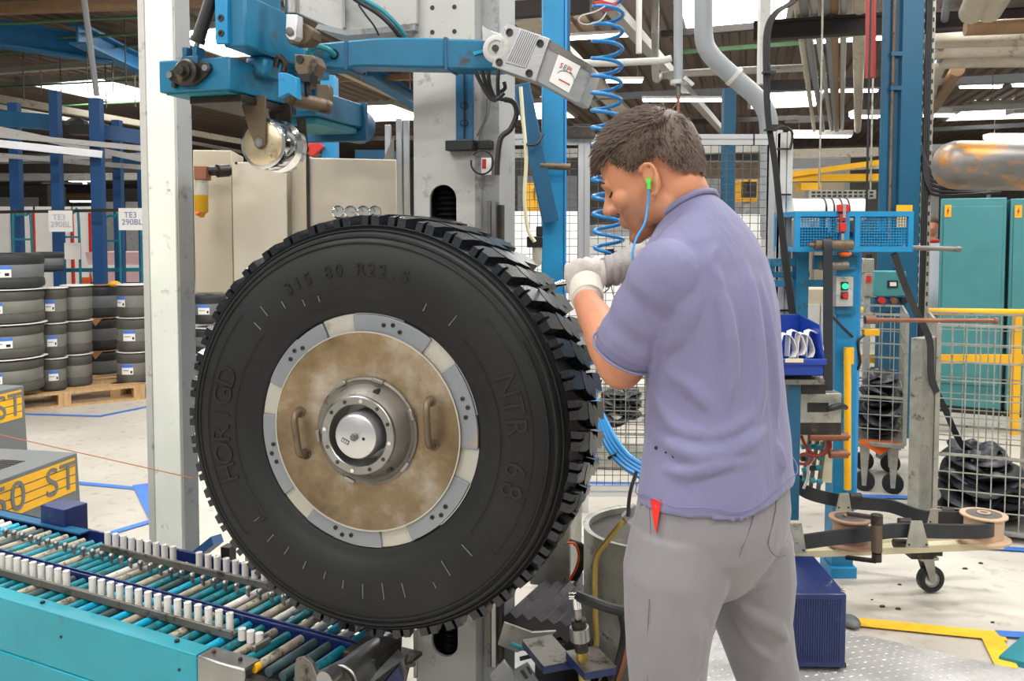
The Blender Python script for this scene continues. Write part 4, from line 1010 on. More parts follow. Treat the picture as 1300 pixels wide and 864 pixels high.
# torn sheet, tool steel, brackets on a greasy base
base = thing('bed_plate', 'greasy dark machine base plate on the floor under the tyre', 'machine', Vector((.05, 2.6, 0)))
b = MB(); b.boxc(Vector((-.02, 2.12, 0)), T16, A16, .55, .5, .10); b.build('base_slab', 'steel_dark', base, bevel=.01)
b = MB(); b.boxc(Vector((-.05, 2.2, .10)), T16, A16, .35, .3, .06); b.build('base_step', 'black', base, bevel=.006)
b = MB(); b.prism([at(x, y, 2.45) for x, y in ((640, 790), (676, 803), (706, 801), (692, 815), (656, 828), (632, 818))], Vector((0, .01, .0))); tag(b.build('torn_sheet', 'galv', smooth=0), 'crumpled torn silver sheet under the tyre', 'sheet')
def toolblock(x0, y0, lab):
    t, a = ax(28)
    b = MB(); o = at(x0, y0, 2.18); b.boxc(o, t, a, .09, .16, .03); oo = b.build('steel_block', 'blue_deep', bevel=.002)
    return tag(oo, lab, 'block')
b = MB(); t_, a_ = ax(-20)
sb = thing('toolmaker_block', 'polished steel block with blue paint, left of two under the tyre', 'block', at(712, 862, 2.2)); b.boxc(at(690, 856, 2.22), t_, a_, .09, .16, .02); b.build('block_body', 'blue_deep', sb, bevel=.002)
b = MB(); b.boxc(at(690, 856, 2.22) + Z*.02, t_, a_, .09, .16, .003); b.build('block_top', 'steel_dull', sb, smooth=0)
sb2 = thing('toolmaker_block', 'polished steel block with blue paint, right of two under the tyre', 'block', at(760, 862, 2.15)); b = MB(); b.boxc(at(742, 864, 2.14), t_, a_, .09, .12, .02); b.build('block_body', 'blue_deep', sb2, bevel=.002)
b = MB(); b.boxc(at(742, 864, 2.14) + Z*.02, t_, a_, .09, .12, .003); b.build('block_top', 'steel_dull', sb2, smooth=0)
br = thing('slotted_bracket', 'grey bracket with two slots leaning under the tyre', 'bracket', at(670, 864, 2.25))
b = MB(); b.ppoly([(652, 852), (670, 842), (688, 872), (664, 884)], 2.25, Vector((0, .012, 0))); b.build('bracket_plate', 'grey_case', br, bevel=.001)
b = MB(); b.ppoly([(660, 852), (664, 850), (671, 860), (667, 862)], 2.248, Vector((0, .004, 0))); b.ppoly([(668, 847), (671, 846), (676, 854), (673, 856)], 2.248, Vector((0, .004, 0))); b.build('slot', 'black', br)
b = MB(); b.ppoly([(622, 860), (640, 840), (664, 870), (640, 890)], 2.35, Vector((0, .02, 0))); tag(b.build('grey_wedge', 'grey_paint', bevel=.002), 'pale grey steel wedge at the foot of the column', 'block')
for i, pts in enumerate([[(700, 815), (680, 825), (662, 822), (648, 816)], [(716, 818), (698, 828), (676, 832), (660, 836)], [(786, 772), (792, 800), (786, 835), (778, 864)], [(792, 775), (797, 810), (792, 840), (784, 864)]]):
    b = MB(); b.tube([at(x, y, 2.4 if i < 2 else 2.28) for x, y in pts], .006 if i < 2 else .009, 8, 5)
    tag(b.build('oily_cable', ['teal_frame', 'black_cable', 'black_cable', 'copper'][i]), ['thin dark green cable lying under the tyre', 'thin black cable lying under the tyre', 'thick black cable hanging down the steel vessel', 'rusty brown cable hanging down the steel vessel'][i], 'cable')
# bolts and levers by the lift roller
lv = thing('lever_set', 'greasy steel levers and pins between lift roller and column', 'mechanism', at(510, 860, 2.3))
for p, q, r in (((505, 828), (514, 852), .010), ((520, 830), (512, 864), .009), ((500, 846), (526, 842), .008), ((486, 810), (496, 826), .012), ((470, 805), (480, 818), .012)):
    b = MB(); b.cyl(at(*p, 2.32), at(*q, 2.30), r, seg=12); b.build('lever', 'steel_dull', lv)
b = MB(); b.ppoly([(488, 866), (506, 845), (512, 866)], 2.2, Vector((0, .02, 0))); b.build('blue_guard', 'blue_deep', lv, bevel=.001)
b = MB(); b.pbox(525, 800, 529, 860, 2.58, .01, 16); b.build('ruler_strip', 'galv', lv, smooth=0)
b = MB(); b.pbox(484, 812, 502, 864, 2.5, .05, 16); b.build('dark_upright', 'steel_dark', lv, smooth=0)
# bundle of light blue hoses
bh = thing('blue_hose_bundle', 'bundle of light blue air hoses curving between tyre and worker', 'hose', at(790, 590, 2.5))
for i in range(4):
    dx, dy = i*3.2, -i*3.5
    b = MB(); b.tube([at(748+dx*.6, 505+dy*.3, 2.75), at(757+dx, 533+dy*.3, 2.7), at(772+dx, 568+dy, 2.62), at(790+dx, 590+dy, 2.55), at(815+dx, 606+dy, 2.45)], .0085, 8, 6); b.build('hose', 'hose_light', bh)
b = MB(); b.tube([at(773, 581, 2.6), at(782, 577, 2.58), at(789, 570, 2.6)], .006, 6); b.build('tie', 'black', bh)
# coiled blue air hose hanging to the hands
ch = thing('coiled_air_hose', 'bright blue coiled air hose hanging beside the worker', 'hose', at(770, 330, 2.05))
P = []
N_ = 16
for k in range(N_*14):
    f = k/(N_*14-1); y = -25 + f*350
    th = 2*math.pi*k/14
    ctr = at(773 - 3*math.sin(f*3.1), y, 2.12)
    rad = .036 if f < .97 else .036*(1-f)/.03
    P.append(ctr + Vector((rad*math.cos(th), rad*math.sin(th), 0)))
b = MB(); b.tube(P, .0048, 8); b.build('coil', 'hose_blue', ch, smooth=180)
b = MB(); b.ppoly([(752, 2), (766, 0), (780, 4), (785, 0), (782, 10), (768, 11), (758, 8)], 2.1, Vector((0, .03, 0))); b.build('hanger_clip', 'red', ch, bevel=.002)
b = MB(); b.tube([at(768, 8, 2.08), at(755, 15, 2.07), at(738, 20, 2.07), at(735, 27, 2.07), at(745, 31, 2.07), at(762, 26, 2.07), at(770, 16, 2.08)], .0018, 5, 5); b.build('wire_loop', 'grey_light', ch)
b = MB(); b.cyl(at(773, 316, 2.12), at(774, 330, 2.12), .012, seg=10); b.build('hose_end', 'black', ch)
# ================================================================== FENCE BEHIND THE TYRE
X1, Y1 = Vector((1, 0, 0)), Vector((0, 1, 0))
YF = 4.7
fence = thing('mesh_fence', 'aluminium framed wire mesh safety fence behind the worker', 'fence', Vector((at(800, 600, YF).x, YF, 0)))
zt = at(800, 172, YF).z
for x0, x1, n in ((640, 652, 0), (733, 749, 1), (972, 990, 2)):
    p = at(x0, 500, YF); b = MB(); w = (x1-x0)/FPX*YF
    for k in range(2): b.boxc(Vector((p.x + k*(w/2), YF, 0)), X1, Y1, w/2-.006, .04, zt+.03)
    b.boxc(Vector((p.x, YF+.008, 0)), X1, Y1, w-.004, .03, zt+.03)
    po = b.build('post', 'alu', fence, smooth=0)
    b = MB(); b.boxc(Vector((p.x-.002, YF-.002, zt+.03)), X1, Y1, w, .044, .03); b.build('end_cap', 'black', po, bevel=.002)
def rail(x0, x1, z):
    p, q = at(x0, 400, YF), at(x1, 400, YF)
    b = MB(); b.boxc(Vector((p.x, YF, z)), X1, Y1, q.x-p.x, .04, .026); b.boxc(Vector((p.x, YF, z+.032)), X1, Y1, q.x-p.x, .04, .026); b.boxc(Vector((p.x, YF+.008, z)), X1, Y1, q.x-p.x, .03, .05); return b
rail(652, 733, zt-.05).build('rail', 'alu', fence, smooth=0); rail(749, 972, zt-.05).build('rail', 'alu', fence, smooth=0)
rail(652, 733, .09).build('rail', 'alu', fence, smooth=0); rail(749, 972, .09).build('rail', 'alu', fence, smooth=0)
for x in (868, 953):
    p = at(x, 400, YF); b = MB(); b.boxc(Vector((p.x, YF-.003, zt-.052)), X1, Y1, .008, .046, .064); b.build('rail_tie', 'black', fence, smooth=0)
mat('wire', '#5a5852', 0.5, .4, var=.1)
for xa, xb in ((652, 733), (749, 972)):
    a, c = at(xa, 400, YF).x, at(xb, 400, YF).x
    b = MB(); n = int((c-a)/.042)
    for k in range(1, n): b.box((a+(c-a)*k/n, YF+.02, (zt+.1)/2), (.0032, .0032, zt-.15))
    nz = int((zt-.15)/.042)
    for k in range(1, nz): b.box(((a+c)/2, YF+.023, .12+(zt-.17)*k/nz), (c-a, .0032, .0032))
    b.build('wire_mesh', 'wire', fence, smooth=0, kind='stuff')
# dark box rail on the fence corner
b = MB(); b.pbox(719, 160, 756, 174, 4.62, .09); tag(b.build('cable_duct', 'steel_dark', bevel=.003), 'dark cable duct fixed at the fence corner by the blue post', 'duct')
# second white profile post with black cable bundle
wp2 = at(988, 400, 3.9); wp2.z = 0
p2 = thing('profile_post', 'white aluminium profile post carrying black cables beside the blue station', 'post', wp2)
b = MB(); z2 = at(988, 168, 3.9).z
b.boxc(wp2, X1, Y1, .024, .05, z2); b.boxc(wp2 + X1*.03, X1, Y1, .024, .05, z2); b.boxc(wp2 + Y1*.01, X1, Y1, .054, .035, z2); b.build('profile', 'grey_light', p2, smooth=0)
for y in (190, 248, 395):
    b = MB(); q = at(987, y, 3.88); b.boxc(q, X1, Y1, .062, .012, .008); b.build('clamp', 'black', p2)
blk = thing('cable_bundle', 'long bundle of black cables hanging past the white profile post', 'cable', at(1005, 392, 3.4))
for i in range(4):
    dx = i*2.2 - 3
    b = MB(); b.tube([at(1022+dx, -22, 3.6), at(1006+dx, 2, 3.6), at(985+dx, 16, 3.6), at(974+dx, 40, 3.6), at(973+dx, 90, 3.6), at(975+dx*.8, 150, 3.6), at(984+dx*.8, 210, 3.6), at(991+dx*.8, 280, 3.6), at(998+dx, 340, 3.6), at(1006+dx, 398, 3.62)], .0048, 8, 6); b.build('cable', 'black_cable', blk)
b = MB(); b.box(at(976, 92, 3.59), (.05, .03, .008)); b.box(at(978, 165, 3.59), (.05, .03, .008)); b.build('tie', 'black', blk)
b = MB(); b.tube([at(985, 164, 3.86), at(994, 161, 3.86), at(1004, 165, 3.86), at(1006, 175, 3.86), at(1003, 190, 3.86)], .006, 6, 4); tag(b.build('cable_loop', 'black'), 'short black cable loop on top of the white profile post', 'cable')
# hung strut, vertical pipe with valve, grey duct
b = MB(); b.pbox(964, -20, 977, 106, 5.6, .06); st_ = tag(b.build('hanger_strut', 'grey_light', smooth=0), 'pale slotted strut hanging beside the grey duct', 'strut')
duct = thing('ventilation_duct', 'grey round duct bending down behind the fence', 'duct', at(980, 300, 5.4))
b = MB(); b.tube([at(893, -40, 5.4), at(893, 20, 5.4), at(894, 50, 5.4), at(900, 66, 5.4), at(914, 82, 5.4), at(940, 105, 5.4), at(960, 123, 5.4), at(972, 140, 5.4), at(976, 160, 5.4), at(977, 200, 5.4), at(977, 300, 5.4)], .057, 24, 4); b.build('duct_tube', 'grey_pipe', duct, smooth=60)
d_ = (at(940, 105, 5.4) - at(914, 82, 5.4)).normalized(); q = at(932, 97, 5.4)
b = MB(); b.cyl(q - d_*.012, q + d_*.012, .066, seg=24); b.build('duct_clamp', 'grey_light', duct)
b = MB(); b.tube([at(977, 296, 5.4), at(977, 700, 5.4)], .05, 18); b.build('duct_riser', 'grey_light', duct)
vp = thing('vertical_pipe', 'grey vertical pipe with side branch ending in a rusty rod', 'pipe', at(862, 165, 5.0))
b = MB(); b.cyl(at(861, -30, 5), at(861, 103, 5), .026, seg=16); b.build('riser', 'grey_pipe', vp)
b = MB(); b.tube([at(852, 74, 5), at(842, 77, 5), at(776, 80, 5), at(740, 80, 5)], .020, 14); b.build('branch', 'grey_light', vp)
b = MB(); b.cyl(at(861, 102, 5), at(861, 107, 5), .045, seg=20); b.build('flange', 'grey_light', vp)
b = MB(); b.cyl(at(861, 107, 5), at(861, 122, 5), .014, seg=12); b.build('gland', 'steel_dull', vp)
b = MB(); b.cyl(at(861, 120, 5), at(861, 168, 5), .010, seg=10); b.build('rod', 'copper', vp)
b = MB(); b.bar(at(868, 98, 4.95), at(880, 108, 4.95), .025, .02); b.build('valve_handle', 'grey_light', vp)
pipe('overhead_pipe', 'pale elbow pipe running level behind the duct bend', [Vector((*atz(832, 92, 4.2).xy, ROOF)), atz(832, 92, 4.2), atz(840, 96, 4.2), atz(870, 93, 4.2), atz(975, 88, 4.2), atz(1020, 86, 4.2)], .06, 'grey_light', n=4)
pipe('overhead_pipe', 'thin pale pipe hanging straight down left of the vertical pipe', [Vector((at(810, -20, 6).x, 6, ROOF)), at(811, 68, 6)], .02, 'grey_light')
b = MB(); b.pbox(917, 112, 932, 330, 9.0, .12); tag(b.build('steel_column', 'blue_column', smooth=0), 'slim dark blue column beyond the fence behind the worker', 'column')
# ================================================================== BLUE WINDING STATION ON THE RIGHT
YS = 3.8
stn = thing('winding_station', 'blue winding station with mesh guard, push buttons and black band', 'machine', Vector((at(1073, 500, YS).x, YS, 0)))
b = MB(); p = at(1060, 500, YS); b.boxc(Vector((p.x, YS, 0)), X1, Y1, 28/FPX*YS, .10, at(1060, 300, YS).z); b.build('post', 'blue_bright', stn, bevel=.004)
b = MB(); b.boxc(Vector((p.x-.01, YS-.02, 0)), X1, Y1, 28/FPX*YS+.02, .14, .05); b.build('post_foot', 'blue_bright', stn, bevel=.004)
b = MB(); b.boxc(Vector((p.x+.098, YS+.01, .3)), X1, Y1, .012, .08, at(1060, 320, YS).z-.3); b.build('post_edge', 'hose_light', stn, smooth=0)
# guard box
gx0, gx1 = at(999, 290, YS).x, at(1145, 290, YS).x
gz1, gz0 = at(1000, 269, YS).z, at(1000, 319, YS).z
gd = .28
b = MB(); fr = .022
for y_ in (YS-.10, YS-.10+gd):
    b.box(((gx0+gx1)/2, y_, gz1-fr/2), (gx1-gx0, fr, fr)); b.box(((gx0+gx1)/2, y_, gz0+fr/2), (gx1-gx0, fr, fr))
    for x in (gx0+fr/2, gx1-fr/2, at(1063, 290, YS).x, at(1076, 290, YS).x): b.box((x, y_, (gz0+gz1)/2), (fr, fr, gz1-gz0-fr*2))
for x in (gx0+fr/2, gx1-fr/2):
    for z in (gz0+fr/2, gz1-fr/2): b.box((x, YS-.10+gd/2, z), (fr, gd-fr, fr))
g_ = b.build('guard_frame', 'blue_bright', stn, smooth=0)
b = MB(); b.box(((gx0+gx1)/2, YS-.10+gd/2, gz1-.004), (gx1-gx0-.02, gd-.02, .004)); b.build('guard_lid', 'blue_bright', stn, smooth=0)
b = MB()
for xa, xb in ((gx0+fr, at(1062, 290, YS).x), (at(1078, 290, YS).x, gx1-fr)):
    n = int((xb-xa)/.0115)
    for k in range(1, n): b.box((xa+(xb-xa)*k/n, YS-.10, (gz0+gz1)/2), (.0038, .002, gz1-gz0-2*fr))
    for k in range(1, 11): b.box(((xa+xb)/2, YS-.102, gz0+fr+(gz1-gz0-2*fr)*k/11), (xb-xa, .002, .0038))
b.build('guard_mesh', 'blue_bright', stn, smooth=0, kind='stuff')
b = MB(); b.box(((gx0+gx1)/2+.05, YS+.05, gz0+.06), (.30, .08, .05)); b.box((gx0+.12, YS+.05, gz0+.07), (.12, .1, .07)); b.build('inner_mechanism', 'blue_dark', stn, bevel=.003)
b = MB(); q = at(1070, 269, YS-.12)
b.box(q + Z*.016, (.045, .03, .032)); b.box(q - Z*.022, (.026, .02, .03)); b.box(q - Z*.064, (.028, .02, .04)); b.build('red_latch', 'red', stn, bevel=.003)
b = MB(); b.box(q + Z*.005 - Y1*.016, (.012, .006, .06)); b.box(q - Z*.105, (.012, .01, .03)); b.build('latch_hasp', 'alu', stn)
# spindles
b = MB(); b.cyl(at(1034, 311, YS-.16), at(1082, 311, YS-.16), .022, seg=20); b.cyl(at(1027, 311, YS-.16), at(1034, 311, YS-.16), .010, seg=12); b.build('upper_roller', 'brown_steel', stn)
b = MB(); b.cyl(at(1041, 337, YS-.14), at(1076, 337, YS-.14), .020, seg=20); b.build('lower_roller', 'steel_dull', stn)
b = MB(); b.cyl(at(1145, 314, YS), at(1214, 316, YS), .011, seg=14); b.cyl(at(1214, 316, YS), at(1219, 316, YS), .014, seg=6); b.build('side_shaft', 'steel_dull', stn)
b = MB(); b.cyl(at(1108, 406, YS), at(1263, 407, YS), .010, seg=14); b.cyl(at(1098, 406, YS), at(1112, 406, YS), .018, seg=12); b.cyl(at(1262, 407, YS), at(1266, 407, YS), .014, seg=8); b.build('lower_shaft', 'copper', stn)
b = MB(); b.ball(at(1073, 322, YS-.14), (.028, .02, .012)); b.build('orange_cap', 'orange', stn)
# left bracket frame
b = MB(); b.pbox(1010, 307, 1026, 405, YS-.02, .06); b.pbox(980, 328, 1012, 338, YS-.01, .04); b.pbox(980, 345, 1028, 352, YS+.02, .03); b.pbox(980, 355, 1046, 364, YS, .03); b.pbox(978, 328, 984, 345, YS, .04); b.build('bracket_frame', 'blue', stn, bevel=.002)
b = MB(); b.pbox(1034, 324, 1088, 342, YS-.03, .03); b.build('roller_bracket', 'blue', stn, bevel=.002)
b = MB(); b.pbox(1022, 364, 1024, 406, YS+.01, .01); b.build('slim_rod', 'black', stn)
# push button box
b = MB(); b.pbox(1061, 351, 1083, 389, YS-.06, .06); pb = b.build('button_box', 'grey_light', stn, bevel=.003)
b = MB(); q = at(1072, 363, YS-.062); b.box(q, (.030, .006, .036)); b.box(at(1072, 375, YS-.062), (.030, .006, .03)); b.build('button_plate', 'steel_dark', pb)
b = MB(); b.cyl(q, q - Y1*.014, .012, seg=18); b.build('green_button', 'green_led', pb)
b = MB(); q = at(1072, 375, YS-.062); b.cyl(q, q - Y1*.014, .013, seg=18); b.build('red_button', 'red', pb)
b = MB(); b.pbox(1060, 389, 1086, 399, YS-.03, .03); b.build('box_shelf', 'blue', stn, bevel=.002)
# black rubber band over the rollers and down
b = MB(); b.ribbon([at(1051, 318, YS-.1), at(1051, 308, YS-.13), at(1050.5, 305, YS-.165), at(1050.5, 309, YS-.19), at(1051, 360, YS-.19), at(1051, 430, YS-.18), at(1051, 498, YS-.15)], .036, .012, X1, 4); tag(b.build('rubber_band', 'rubber_band', smooth=60), 'wide black rubber band hanging over the station roller', 'band')
b = MB(); b.ribbon([at(1135, 322, YS+.05), at(1148, 360, YS+.1), at(1163, 395, YS+.2), at(1180, 432, YS+.35), at(1183, 480, YS+.5), at(1200, 520, YS+.6), at(1222, 565, YS+.72), at(1245, 572, YS+.8)], .030, .010, X1, 6); tag(b.build('rubber_strip', 'rubber_band', smooth=60), 'black rubber strip running from the guard into the wire cart', 'band')
# yellow tube
b = MB(); b.tube([at(1078, 443, YS-.06), at(1076, 452, YS-.06), at(1076, 480, YS-.06), at(1076, 621, YS-.06)], .0155, 14, 3); yt = b.build('yellow_tube', 'yellow', stn)
b = MB(); b.pbox(1072, 441, 1084, 462, YS-.045, .012); b.build('tube_clip', 'yellow_worn', stn)
b = MB(); b.pbox(1097, 418, 1117, 426, YS+.02, .03); b.build('yellow_tag', 'yellow', stn, bevel=.002)
b = MB(); b.tube([at(1097, 425, YS), at(1090, 432, YS-.01), at(1090, 445, YS), at(1092, 460, YS), at(1087, 472, YS+.02)], .006, 6, 4); b.build('cable', 'black_cable', stn)
b = MB(); b.tube([at(1057, 402, YS-.12), at(1068, 414, YS-.06), at(1082, 427, YS-.01)], .006, 6, 3); b.build('cable', 'black_cable', stn)
# grip box with black handle
gb = thing('grip_box', 'worn metal slot box with a black handle on the blue station', 'box', at(1045, 552, YS-.15))
b = MB(); b.pbox(1015, 499, 1068, 537, YS-.22, .14); b.build('box_body', 'galv', gb, bevel=.004)
b = MB(); b.pbox(1025, 511, 1052, 523, YS-.222, .01); b.build('slot', 'black', gb, smooth=0)
b = MB(); b.pbox(1015, 537, 1068, 552, YS-.215, .13); b.build('box_base', 'steel_dark', gb, bevel=.003)
b = MB(); b.tube([at(1049, 520, YS-.26), at(1058, 517, YS-.27), at(1068, 515, YS-.25), at(1074, 517, YS-.22)], [.010, .014, .013, .010], 12, 4); b.build('handle', 'rubber', gb)
b = MB(); b.pbox(1070, 506, 1076, 530, YS-.05, .05); b.build('green_terminal', 'teal_frame', gb, bevel=.002)
for i, (y, x0, x1) in enumerate(((554, 1027, 1076), (576, 1053, 1076))):
    b = MB(); b.cyl(at(x0, y, YS-.2), at(x1, y, YS-.2), .018, seg=18); b.cyl(at(x1, y, YS-.2), at(x1+3, y, YS-.2), .007, seg=8); tag(b.build('copper_roller', 'copper'), ['longer brown guide roller under the grip box', 'shorter brown guide roller under the grip box'][i], 'roller')
wr = thing('wiring_panel', 'cluttered valve panel with teal fittings and red hoses', 'panel', at(1030, 620, YS-.1))
b = MB(); b.pbox(1040, 560, 1056, 612, YS-.06, .02, 8); b.build('panel_plate', 'cream', wr, smooth=0)
random.seed(5)
for k in range(12):
    b = MB(); x, y = 1017+ (k % 3)*10 + random.uniform(-2, 2), 566 + (k//3)*15 + random.uniform(-2, 2)
    b.cyl(at(x, y, YS-.1), at(x+6, y-1, YS-.1), .012, seg=10); b.build('valve_fitting', random.choice(['teal_frame', 'teal_frame', 'steel_dull', 'black']), wr)
for k in range(3):
    b = MB(); b.bar(at(1018+k*10, 625, YS-.07), at(1028+k*10, 556, YS-.07), .012, .02); b.build('manifold', 'steel_dull', wr)
for pts in ([(1017, 553), (1024, 568), (1032, 577), (1026, 588), (1013, 588)], [(1053, 553), (1054, 568), (1046, 576), (1034, 578), (1020, 576), (1012, 582)], [(1052, 552), (1050, 570), (1040, 578)]):
    b = MB(); b.tube([at(x, y, YS-.17) for x, y in pts], .007, 8, 5); b.build('red_hose', 'red_pipe', wr)
b = MB(); b.tube([at(1034, 580, YS-.16), at(1026, 592, YS-.16), at(1026, 605, YS-.16), at(1020, 620, YS-.16)], .006, 6, 5); b.build('grey_hose', 'grey_light', wr)
# blue storage bin with white offcuts on a shelf
bn = thing('storage_bin', 'deep blue plastic bin with white offcuts on the station shelf', 'bin', at(1022, 480, 3.5))
mat('bin_blue', '#1b3f9c', 0.35, var=.06)
def hexbin():
    b = MB(); o = at(972, 477, 3.45); w = .235; t, a = X1, Y1
    th = .006
    b.boxc(o, t, a, w, .3, th)
    b.boxc(o, t, a, w, th, .055)                           # low lip in front
    b.boxc(o + a*.3, t, a, w, th, .22)
    b.prism([o, o + a*.3, o + a*.3 + Z*.22, o + a*.05 + Z*.20, o + Z*.07], t*th); b.prism([o + t*w, o + t*w + a*.3, o + t*w + a*.3 + Z*.22, o + t*w + a*.05 + Z*.20, o + t*w + Z*.07], -t*th)
    return b
hexbin().build('bin_shell', 'bin_blue', bn, bevel=.002)
b = MB(); b.pbox(970, 456, 1050, 463, 3.435, .02); b.build('front_lip', 'bin_blue', bn, bevel=.002)
b = MB(); b.pbox(997, 455, 1020, 460, 3.43, .004); b.build('bin_label', 'cream', bn, smooth=0)
random.seed(3)
for k in range(4):
    x, y = 996+k*11, 447 - (k % 2)*3
    b = MB(); P_ = [at(x-8, y+8, 3.55), at(x-5, y-20-random.uniform(0, 6), 3.56), at(x+7, y-20, 3.55), at(x+13, y-3, 3.54), at(x+9, y+7, 3.53)]
    b.ribbon(P_, .06, .002, Y1, 3); tag(b.build('paper_offcut', 'paper', smooth=60), ['curled white paper offcut in the blue bin, nearest the worker', 'curled white offcut in the blue bin, second from the worker', 'curled white offcut in the blue bin, third from the worker', 'curled white offcut in the blue bin by the black band'][k], 'offcut', 'offcuts in the bin')
sh_ = thing('station_shelf', 'dark metal shelf under the blue bin', 'shelf', at(1020, 492, 3.5))
b = MB(); b.pbox(960, 482, 1047, 488, 3.45, .32); b.build('shelf_top', 'steel_dull', sh_, smooth=0)
b = MB(); b.pbox(1018, 488, 1048, 500, 3.5, .2); b.build('shelf_slats', 'black', sh_, smooth=0)
b = MB(); b.pbox(998, 486, 1014, 660, 3.48, .06); b.build('shelf_leg', 'blue_column', sh_, smooth=0)
# ================================================================== SPOOL TROLLEY
tr = thing('spool_trolley', 'low trolley arm with two spools guiding a thick black band', 'trolley', Vector((at(1180, 750, 3.63).x, 3.63, 0)))
zb = .27
b = MB(); b.bar(at(985, 702, 3.35), at(1270, 690, 3.50), .05, .03); b.bar(at(1000, 690, 3.65), at(1240, 683, 3.75), .04, .03); b.bar(at(1165, 690, 3.45), at(1170, 686, 3.72), .04, .03); b.bar(at(1040, 696, 3.4), at(1044, 690, 3.67), .04, .03); b.build('frame', 'cream', tr, bevel=.003)
def spool(cx, top, bot, Y, rr, m):
    c = at(cx, bot, Y); h = at(cx, top, Y).z - c.z
    b = MB(); b.lathe([(.0, 0), (rr*1.15, 0), (rr*1.15, .008), (rr*.82, .012), (rr*.82, h-.012), (rr, h-.006), (rr, h), (rr*.3, h+.002), (rr*.28, h+.008), (.0, h+.008)], c, Z, 40); s = b.build('spool', m, tr)
    b = MB(); b.lathe([(rr*.75, h+.0015), (rr*.35, h+.004), (rr*.35, h+.006), (0, h+.01)], c, Z, 30); b.build('spool_cap', 'steel_dull', s)
    return c, h
mat('spool_wood', '#c8a98c', .5, var=.1); mat('spool_brown', '#a4826a', .5, var=.15)
c1, h1 = spool(1248, 652, 684, 3.45, .088, 'spool_wood')
c2, h2 = spool(1079, 656, 690, 3.40, .082, 'spool_brown')
b = MB()
zz = lambda p, dz: Vector((p.x, p.y, p.z+dz))
band = [at(985, 692, 3.30), at(1030, 686, 3.30), at(1060, 682, 3.30), at(1090, 679, 3.31), at(1140, 673, 3.33), at(1200, 674, 3.34), at(1245, 674, 3.35), at(1262, 670, 3.40), at(1262, 664, 3.50), at(1248, 658, 3.56), at(1210, 657, 3.60), at(1170, 655, 3.66), at(1130, 642, 3.72), at(1090, 638, 3.75), at(1050, 632, 3.72), at(1020, 622, 3.70), at(1010, 605, 3.72)]
b.ribbon(band, .055, .016, Z, 6); tag(b.build('rubber_loop', 'rubber_band', smooth=60), 'thick black rubber band looped round the two spools', 'band')
for i, (x0, x1, xt0, xt1, yb, yt, Y) in enumerate(((1150, 1180, 1157, 1171, 695, 661, 3.30), (1177, 1200, 1182, 1196, 666, 646, 3.62), (1061, 1081, 1066, 1078, 648, 626, 3.68), (988, 1024, 998, 1018, 702, 664, 3.22))):
    b = MB(); b.ppoly([(x0, yb), (x1, yb), (xt1, yt), (xt0, yt)], Y, Y1*.006); gp = b.build('guide_plate', 'galv', tr, bevel=.001)
    b = MB(); q = at(x0+4, yb-4, Y-.001); b.cyl(q, q-Y1*.003, .004, seg=8); q = at(x1-4, yb-4, Y-.001); b.cyl(q, q-Y1*.003, .004, seg=8); b.build('rivet', 'steel_dark', gp)
for x, y, Y in ((1144, 689, 3.36), (1150, 662, 3.6), (1087, 630, 3.75), (1204, 648, 3.7)):
    b = MB(); q = at(x, y, Y); b.cyl(q - X1*.03, q + X1*.02, .017, seg=14); b.build('guide_roller', 'steel_dark', tr)
# crank pillar
b = MB(); b.cyl(at(1113, 700, 3.22), at(1113, 664, 3.22), .020, seg=18); pi_ = b.build('pillar', 'brown_steel', tr)
b = MB(); b.cyl(at(1113, 712, 3.22), at(1113, 702, 3.22), .018, seg=18); b.build('pillar_foot', 'steel_dark', pi_)
b = MB(); b.cyl(at(1113, 665, 3.22), at(1113, 653, 3.22), .022, seg=18); b.build('pillar_cap', 'steel_dark', pi_)
b = MB(); b.bar(at(1075, 652, 3.24), at(1114, 657, 3.22), .02, .014); b.build('crank_arm', 'steel_dark', tr, bevel=.002)
b = MB(); b.bar(at(1074, 707, 3.3), at(1113, 712, 3.22), .02, .014); b.build('crank_arm', 'steel_dark', tr, bevel=.002)
def castor(parent, px, py, Y, r, gy, ang=0.0):
    c = at(px, py, Y); fwd = Vector((math.cos(ang), math.sin(ang), 0)); sd = Vector((-math.sin(ang), math.cos(ang), 0))
    b = MB(); b.lathe([(r*.62, -.018), (r*.9, -.02), (r, -.012), (r, .012), (r*.9, .02), (r*.62, .018)], c, sd, 36); w = b.build('castor_wheel', 'black', parent)
    b = MB(); b.lathe([(r*.62, -.012), (r*.56, -.016), (r*.5, -.006), (r*.2, -.008), (r*.16, -.016), (0, -.016)], c, sd, 28); b.lathe([(r*.62, .012), (r*.5, .006), (r*.2, .008), (0, .016)], c, sd, 28); b.build('castor_rim', 'alu', w)
    top = at(px, gy, Y).z
    b = MB()
    for s in (-.026, .026):
        o = c + sd*s
        b.prism([o - fwd*.012 - Z*.012, o + fwd*.012 - Z*.012, o + fwd*(.0) + Z*(top-c.z), o - fwd*.05 + Z*(top-c.z)], sd*.003)
    b.box(Vector((c.x, c.y, top)) - fwd*.025, (.08, .07, .012), fwd, sd, Z); b.build('castor_fork', 'galv', parent, bevel=.001)
castor(tr, 1181, 734, 3.63, .057, 706, 0.1)
b = MB(); b.pbox(1157, 698, 1186, 710, 3.58, .1); b.pbox(1185, 698, 1197, 706, 3.6, .05); b.build('castor_mount', 'steel_dark', tr, bevel=.003)
for x, Y in ((1010, 3.35), (1015, 3.68)):
    b = MB(); p = at(x, 692, Y); b.boxc(Vector((p.x, p.y, 0)), X1, Y1, .03, .03, p.z); b.build('trolley_leg', 'blue_bright', tr, smooth=0)
